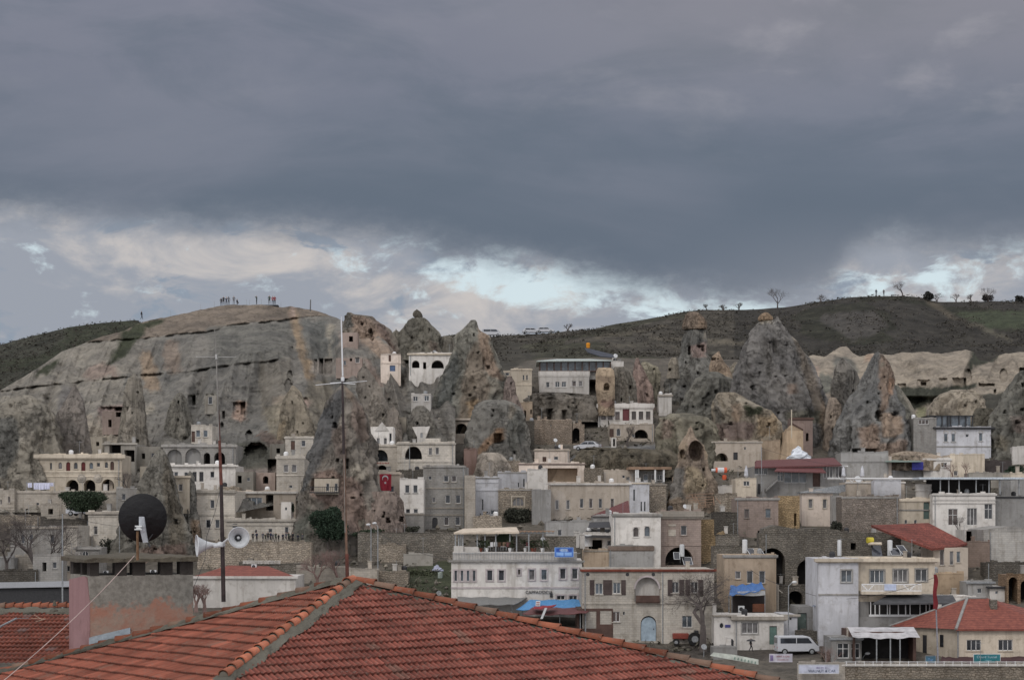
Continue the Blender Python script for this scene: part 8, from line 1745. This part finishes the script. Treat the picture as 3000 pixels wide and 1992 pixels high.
# rock debris strewn over the slopes (uncountable)
def debris():
    rd=np.random.RandomState(21);n=4200;px=rd.uniform(-50,3050,n);Yv=rd.uniform(196,350,n)
    k=rd.uniform(size=n)<np.clip(.4+1.6*fbm(px*.012,Yv*.08,5.,3),0,1);px,Yv=px[k],Yv[k];z=np.array([ground_z(a,b) for a,b in zip(px,Yv)]);X=(px-1500)/F*Yv;n=len(px)
    oc=np.array([(1,0,0),(-1,0,0),(0,1,0),(0,-1,0),(0,0,1),(0,0,-1)],float);fs=np.array([(0,2,4),(2,1,4),(1,3,4),(3,0,4),(2,0,5),(1,2,5),(3,1,5),(0,3,5)])
    sz=rd.uniform(.12,.5,n)**1.3*1.4;V=np.stack([X,Yv,z],-1)[:,None]+oc[None]*sz[:,None,None]*rd.uniform(.6,1.3,(n,6,1))
    a=rd.uniform(.6,1.3,n);C=np.repeat(np.array([.21,.19,.16])[None]*a[:,None],6,0)
    Fq=(np.arange(n)[:,None,None]*6+fs[None]).reshape(-1,3)
    o=npmesh('rubble',V.reshape(-1,3),Fq,vcmat('earth_material'),C,smooth=False);tag(o,'broken stones strewn on the bare ground between houses','rubble',None,'stuff')
debris()
# carved fronts and rubble terraces at the foot of the cliff
cf=lambda label,x0,x1,y0,y1,mt,wins=(),**k:B('carved_facade',label,x0,x1,y0,y1,mt,wins,**dict(dict(dp=3,yaw=0,group='carved rock fronts along the cliff foot',ext=.6),**k))
PC_=lambda:mat('pink_carved_rock',(.32,.255,.225),kind='plaster',var=.2)
LC_=lambda:mat('pale_carved_rock',(.33,.295,.245),kind='plaster',var=.2)
DC_=lambda:mat('grey_carved_rock',(.235,.22,.195),kind='plaster',var=.22)
cf('pinkish carved front with two dark hollows high above the cream mansion',300,368,1204,1262,PC_,[('o',350,1214,22,14),('o',322,1240,10,22)])
cf('tall pale carved wall above the roof of the cream mansion',200,258,1268,1330,LC_,[('s',236,1300,4,40)])
cf('small carved front with a dark square hole left of the open annex',258,300,1280,1330,LC_,[('o',286,1300,9,12)])
cf('weathered carved front above the left arcade',84,140,1312,1366,DC_,[('o',104,1340,9,16),('O',124,1344,14,24)])
cf('small arched rock front at the far left, above the arcade roof',-20,60,1318,1362,DC_,[('O',20,1346,14,24),('o',44,1340,8,12)])
cf('carved front with one black window at the cliff middle',600,634,1158,1202,DC_,[('w',616,1173,12,22,0)])
cf('grey carved chapel front with a tall black doorway, upper right of the cliff',984,1060,1050,1098,PC_,[('w',1010,1063,7,13,2),('w',1047,1056,12,14,1),('o',1028,1054,7,8)])
cf('square pink carved front with a black window near the crag top',1002,1048,974,1016,PC_,[('o',1028,993,12,16)])
cf('small carved front with a broad black window above the pediment house',1092,1124,1134,1180,DC_,[('o',1110,1154,21,32)])
cf('low carved front with two holes beside the big cave mouth',790,834,1300,1332,DC_,[('o',815,1320,11,14)],group='carved rock fronts along the cliff foot')
cf('rubble walled cave house below the big cave mouth',690,742,1382,1432,DC_,[('o',702,1404,12,22),('w',728,1404,9,10,0)])
cf('second rubble walled cave house with a rounded door, below the cave mouth',750,806,1384,1434,PC_,[('O',778,1405,16,22)])
cf('narrow grey house wedged between the arcade and the dark spire',400,470,1308,1362,DC_,[('o',420,1336,10,16),('w',448,1334,10,14,0)])
cf('stained low wall front between the dark spire and the long balcony house',410,480,1366,1430,LC_,[('w',436,1396,10,16,0)])
cf('small stone front under the arcaded mansion terrace, right side',320,372,1388,1432,BG,[('O',338,1418,16,26),('d',358,1414,9,24,GYM)])
cf('small white cave front with a chimney right of the flag terrace',1246,1290,1284,1300,SW,[])
cf('tiny carved front with two windows left of the tall pointed cone',1208,1246,1196,1226,DC_,[('w',1220,1210,7,10,0),('w',1234,1210,7,10,0)])
cf('carved tan front on the spur, right of the pediment house',1150,1190,1222,1262,LC_,[('o',1170,1246,9,18)])
# ---------------------------------------------------------------- chimneys, aerials and worn copings on the roofs
rc=random.Random(77)
for i,(kk,(root,LX,LZ,s,w,H)) in enumerate(list(BL.items())):
    nm=root.name.split('.')[0]
    if nm in('corner_hotel','hilltop_hotel','cone_balcony_house','carved_facade','ruined_wall','red_roof_house','tiled_shed','cafe','long_shed','old_roof_house','terrace_restaurant','market_shed','rock_shelter','gabled_cave_house','pediment_house') or w<.9: continue
    wm=[c for c in root.children if c.name.startswith('wall')][0].data.materials[0]
    m=M();x=-w
    while x<w-.05:
        d=min(rc.uniform(.25,.9),w-x);h=rc.uniform(.02,.16) if rc.random()<.8 else rc.uniform(.15,.3);m.box(x+.004,x+d-.004,-.045,.3,H+.002,H+.05+h);x+=d
    m.build('coping',wm,root)
    if rc.random()<.62:
        for _ in range(rc.choice((1,1,2))):
            x=rc.uniform(-w*.8,w*.8);y=rc.uniform(1.,3.);h=rc.uniform(.5,1.1);q=rc.uniform(.16,.3)
            m=M();m.box(x-q,x+q,y-q,y+q,H-.02,H+h);m.box(x-q*1.25,x+q*1.25,y-q*1.25,y+q*1.25,H+h,H+h+.08);m.build('chimney',rc.choice((wm,ST(),GY_(),W_())),root)
    if rc.random()<.45:
        x=rc.uniform(-w*.8,w*.8);h=rc.uniform(1.2,2.3);m=M();m.tube((x,1.2,H),(x,1.2,H+h),.025,n=4);m.tube((x-.45,1.2,H+h*.93),(x+.45,1.2,H+h*.93),.015,n=4)
        for q in(-.35,-.15,.05,.25): m.tube((x+q,1.0,H+h*.93),(x+q,1.4,H+h*.93),.012,n=4)
        m.build('aerial',GYM(),root)
    if rc.random()<.3:
        x=rc.uniform(-w*.7,w*.7);m=M();m.lathe([(.02,0),(.32,.02),(.34,.55),(.2,.72),(.02,.75)],(x,2.2,H),(0,0,1),10);m.build('roof_tank',rc.choice((WHM(),GYM(),DKM())),root)
    # rain stained downpipe and cable
    if w>2.5 and rc.random()<.5:
        x=rc.choice((-1,1))*w*.93;m=M();m.tube((x,-.07,-.5),(x,-.07,H-.1),.05,n=6);m.build('downpipe',GYM(),root)
PG='potted plants on the cluttered hotel roof terrace'
rq=random.Random(12)
for i in range(14):
    px=rq.uniform(1400,1612);q=P(px,1608,rq.uniform(216.5,219));o=thing('potted_plant','potted plant standing on the cluttered hotel roof terrace','plant',q,0,PG)
    m=M();m.lathe([(.12,-.3),(.2,.1),(.2,.12),(.02,.12)],(0,0,0),(0,0,1),8);m.build('pot',rq.choice((TILE(),WHM(),GY_())),o)
    m=M()
    for k in range(26):
        a=Vector((rq.gauss(0,.2),rq.gauss(0,.2),rq.uniform(.15,.95)));b=Vector((rq.gauss(0,.16),rq.gauss(0,.16),rq.gauss(0,.16)));c=Vector((rq.gauss(0,.1),rq.gauss(0,.1),.1));m.quad(a-b,a+c,a+b,a-c)
    m.build('foliage',leafmat('terrace_leaf',(.055,.065,.04)),o)
for i in range(9):
    px=rq.uniform(1395,1610);q=P(px,1612,rq.uniform(216.5,218.5));o=thing('terrace_chair','plain metal chair on the cluttered hotel roof terrace','chair',q,rq.uniform(0,6),'chairs on the hotel roof terrace')
    m=M();m.box(-.22,.22,-.22,.22,.42,.47);m.build('seat',rq.choice((WHM(),RED(),WOODL())),o)
    m=M();m.box(-.22,.22,.18,.22,.47,.95);m.build('backrest',rq.choice((WHM(),RED(),WOODL())),o)
    for x in(-.2,.2):
        for y in(-.2,.2): m=M();m.tube((x,y,0),(x,y,.43),.02,n=4);m.build('leg',GYM(),o)
# drifting chimney smoke above the beige block house
m_,t_,b_=newmat('smoke_material');t_.n.remove(b_);vp=t_.new('ShaderNodeVolumePrincipled');vp.inputs['Color'].default_value=(.8,.8,.82,1)
g=t_.new('ShaderNodeNewGeometry');nz=t_.noise(g.outputs['Position'],.35,4,.6);t_.put(vp.inputs['Density'],t_.m('MULTIPLY',t_.mr(nz,.45,.75),.10));t_.l.new(vp.outputs[0],[n for n in t_.n if n.type=='OUTPUT_MATERIAL'][0].inputs['Volume'])
m=M();q=P(1650,1590,241.5);m.lathe([(.05,0),(.9,.8),(1.7,2.6),(2.3,4.6),(1.8,6.2),(.1,7.4)],q,(-.28,0,1),20);tag(solo('smoke','thin pale smoke drifting up behind the hotel roof terrace','smoke',m,m_,q),kind='stuff')
# overhead cables sagging between the lamp posts and houses
for i,(a,b,lb) in enumerate((((2310,1716,201),(2436,1754,204),'from the street lamp to the black post'),((2436,1754,204),(2739,1690,186),'from the black post to the flagpole'),((2310,1716,201),(2160,1634,221),'from the street lamp up to the beige flat house'),
   ((1087,1546,232),(1322,1640,214),'from the slim lamp posts to the corner hotel'),((183,1505,200),(571,1500,253),'from the left pole to the cream block house'),((183,1508,200),(-60,1470,220),'from the left pole off to the left edge'),((2231,1312,270),(2482,1366,274),'along the maroon roofed restaurant'))):
    p,q=P(*a),P(*b);m=M();pts=[]
    for k in range(13): t_=k/12;w_=p.lerp(q,t_);w_.z-=(p-q).length*.03*4*t_*(1-t_);pts.append(w_)
    m.path(pts,.022,4);solo('overhead_cable','thin dark overhead cable running '+lb,'cable',m,DKM(),p,'overhead cables between poles and houses')
r=thing('street_railing','white metal railing with posts along the lower right street wall','railing',P(2760,1946,183));o3=r.location
m=M()
for px in range(2480,3060,26): m.tube(P(px,1950,183)-o3,P(px,1936,183)-o3,.035,n=5)
m.tube(P(2475,1938,183)-o3,P(3055,1938,183)-o3,.03,n=5);m.tube(P(2475,1944,183)-o3,P(3055,1944,183)-o3,.02,n=5);m.build('rails',WHM(),r)
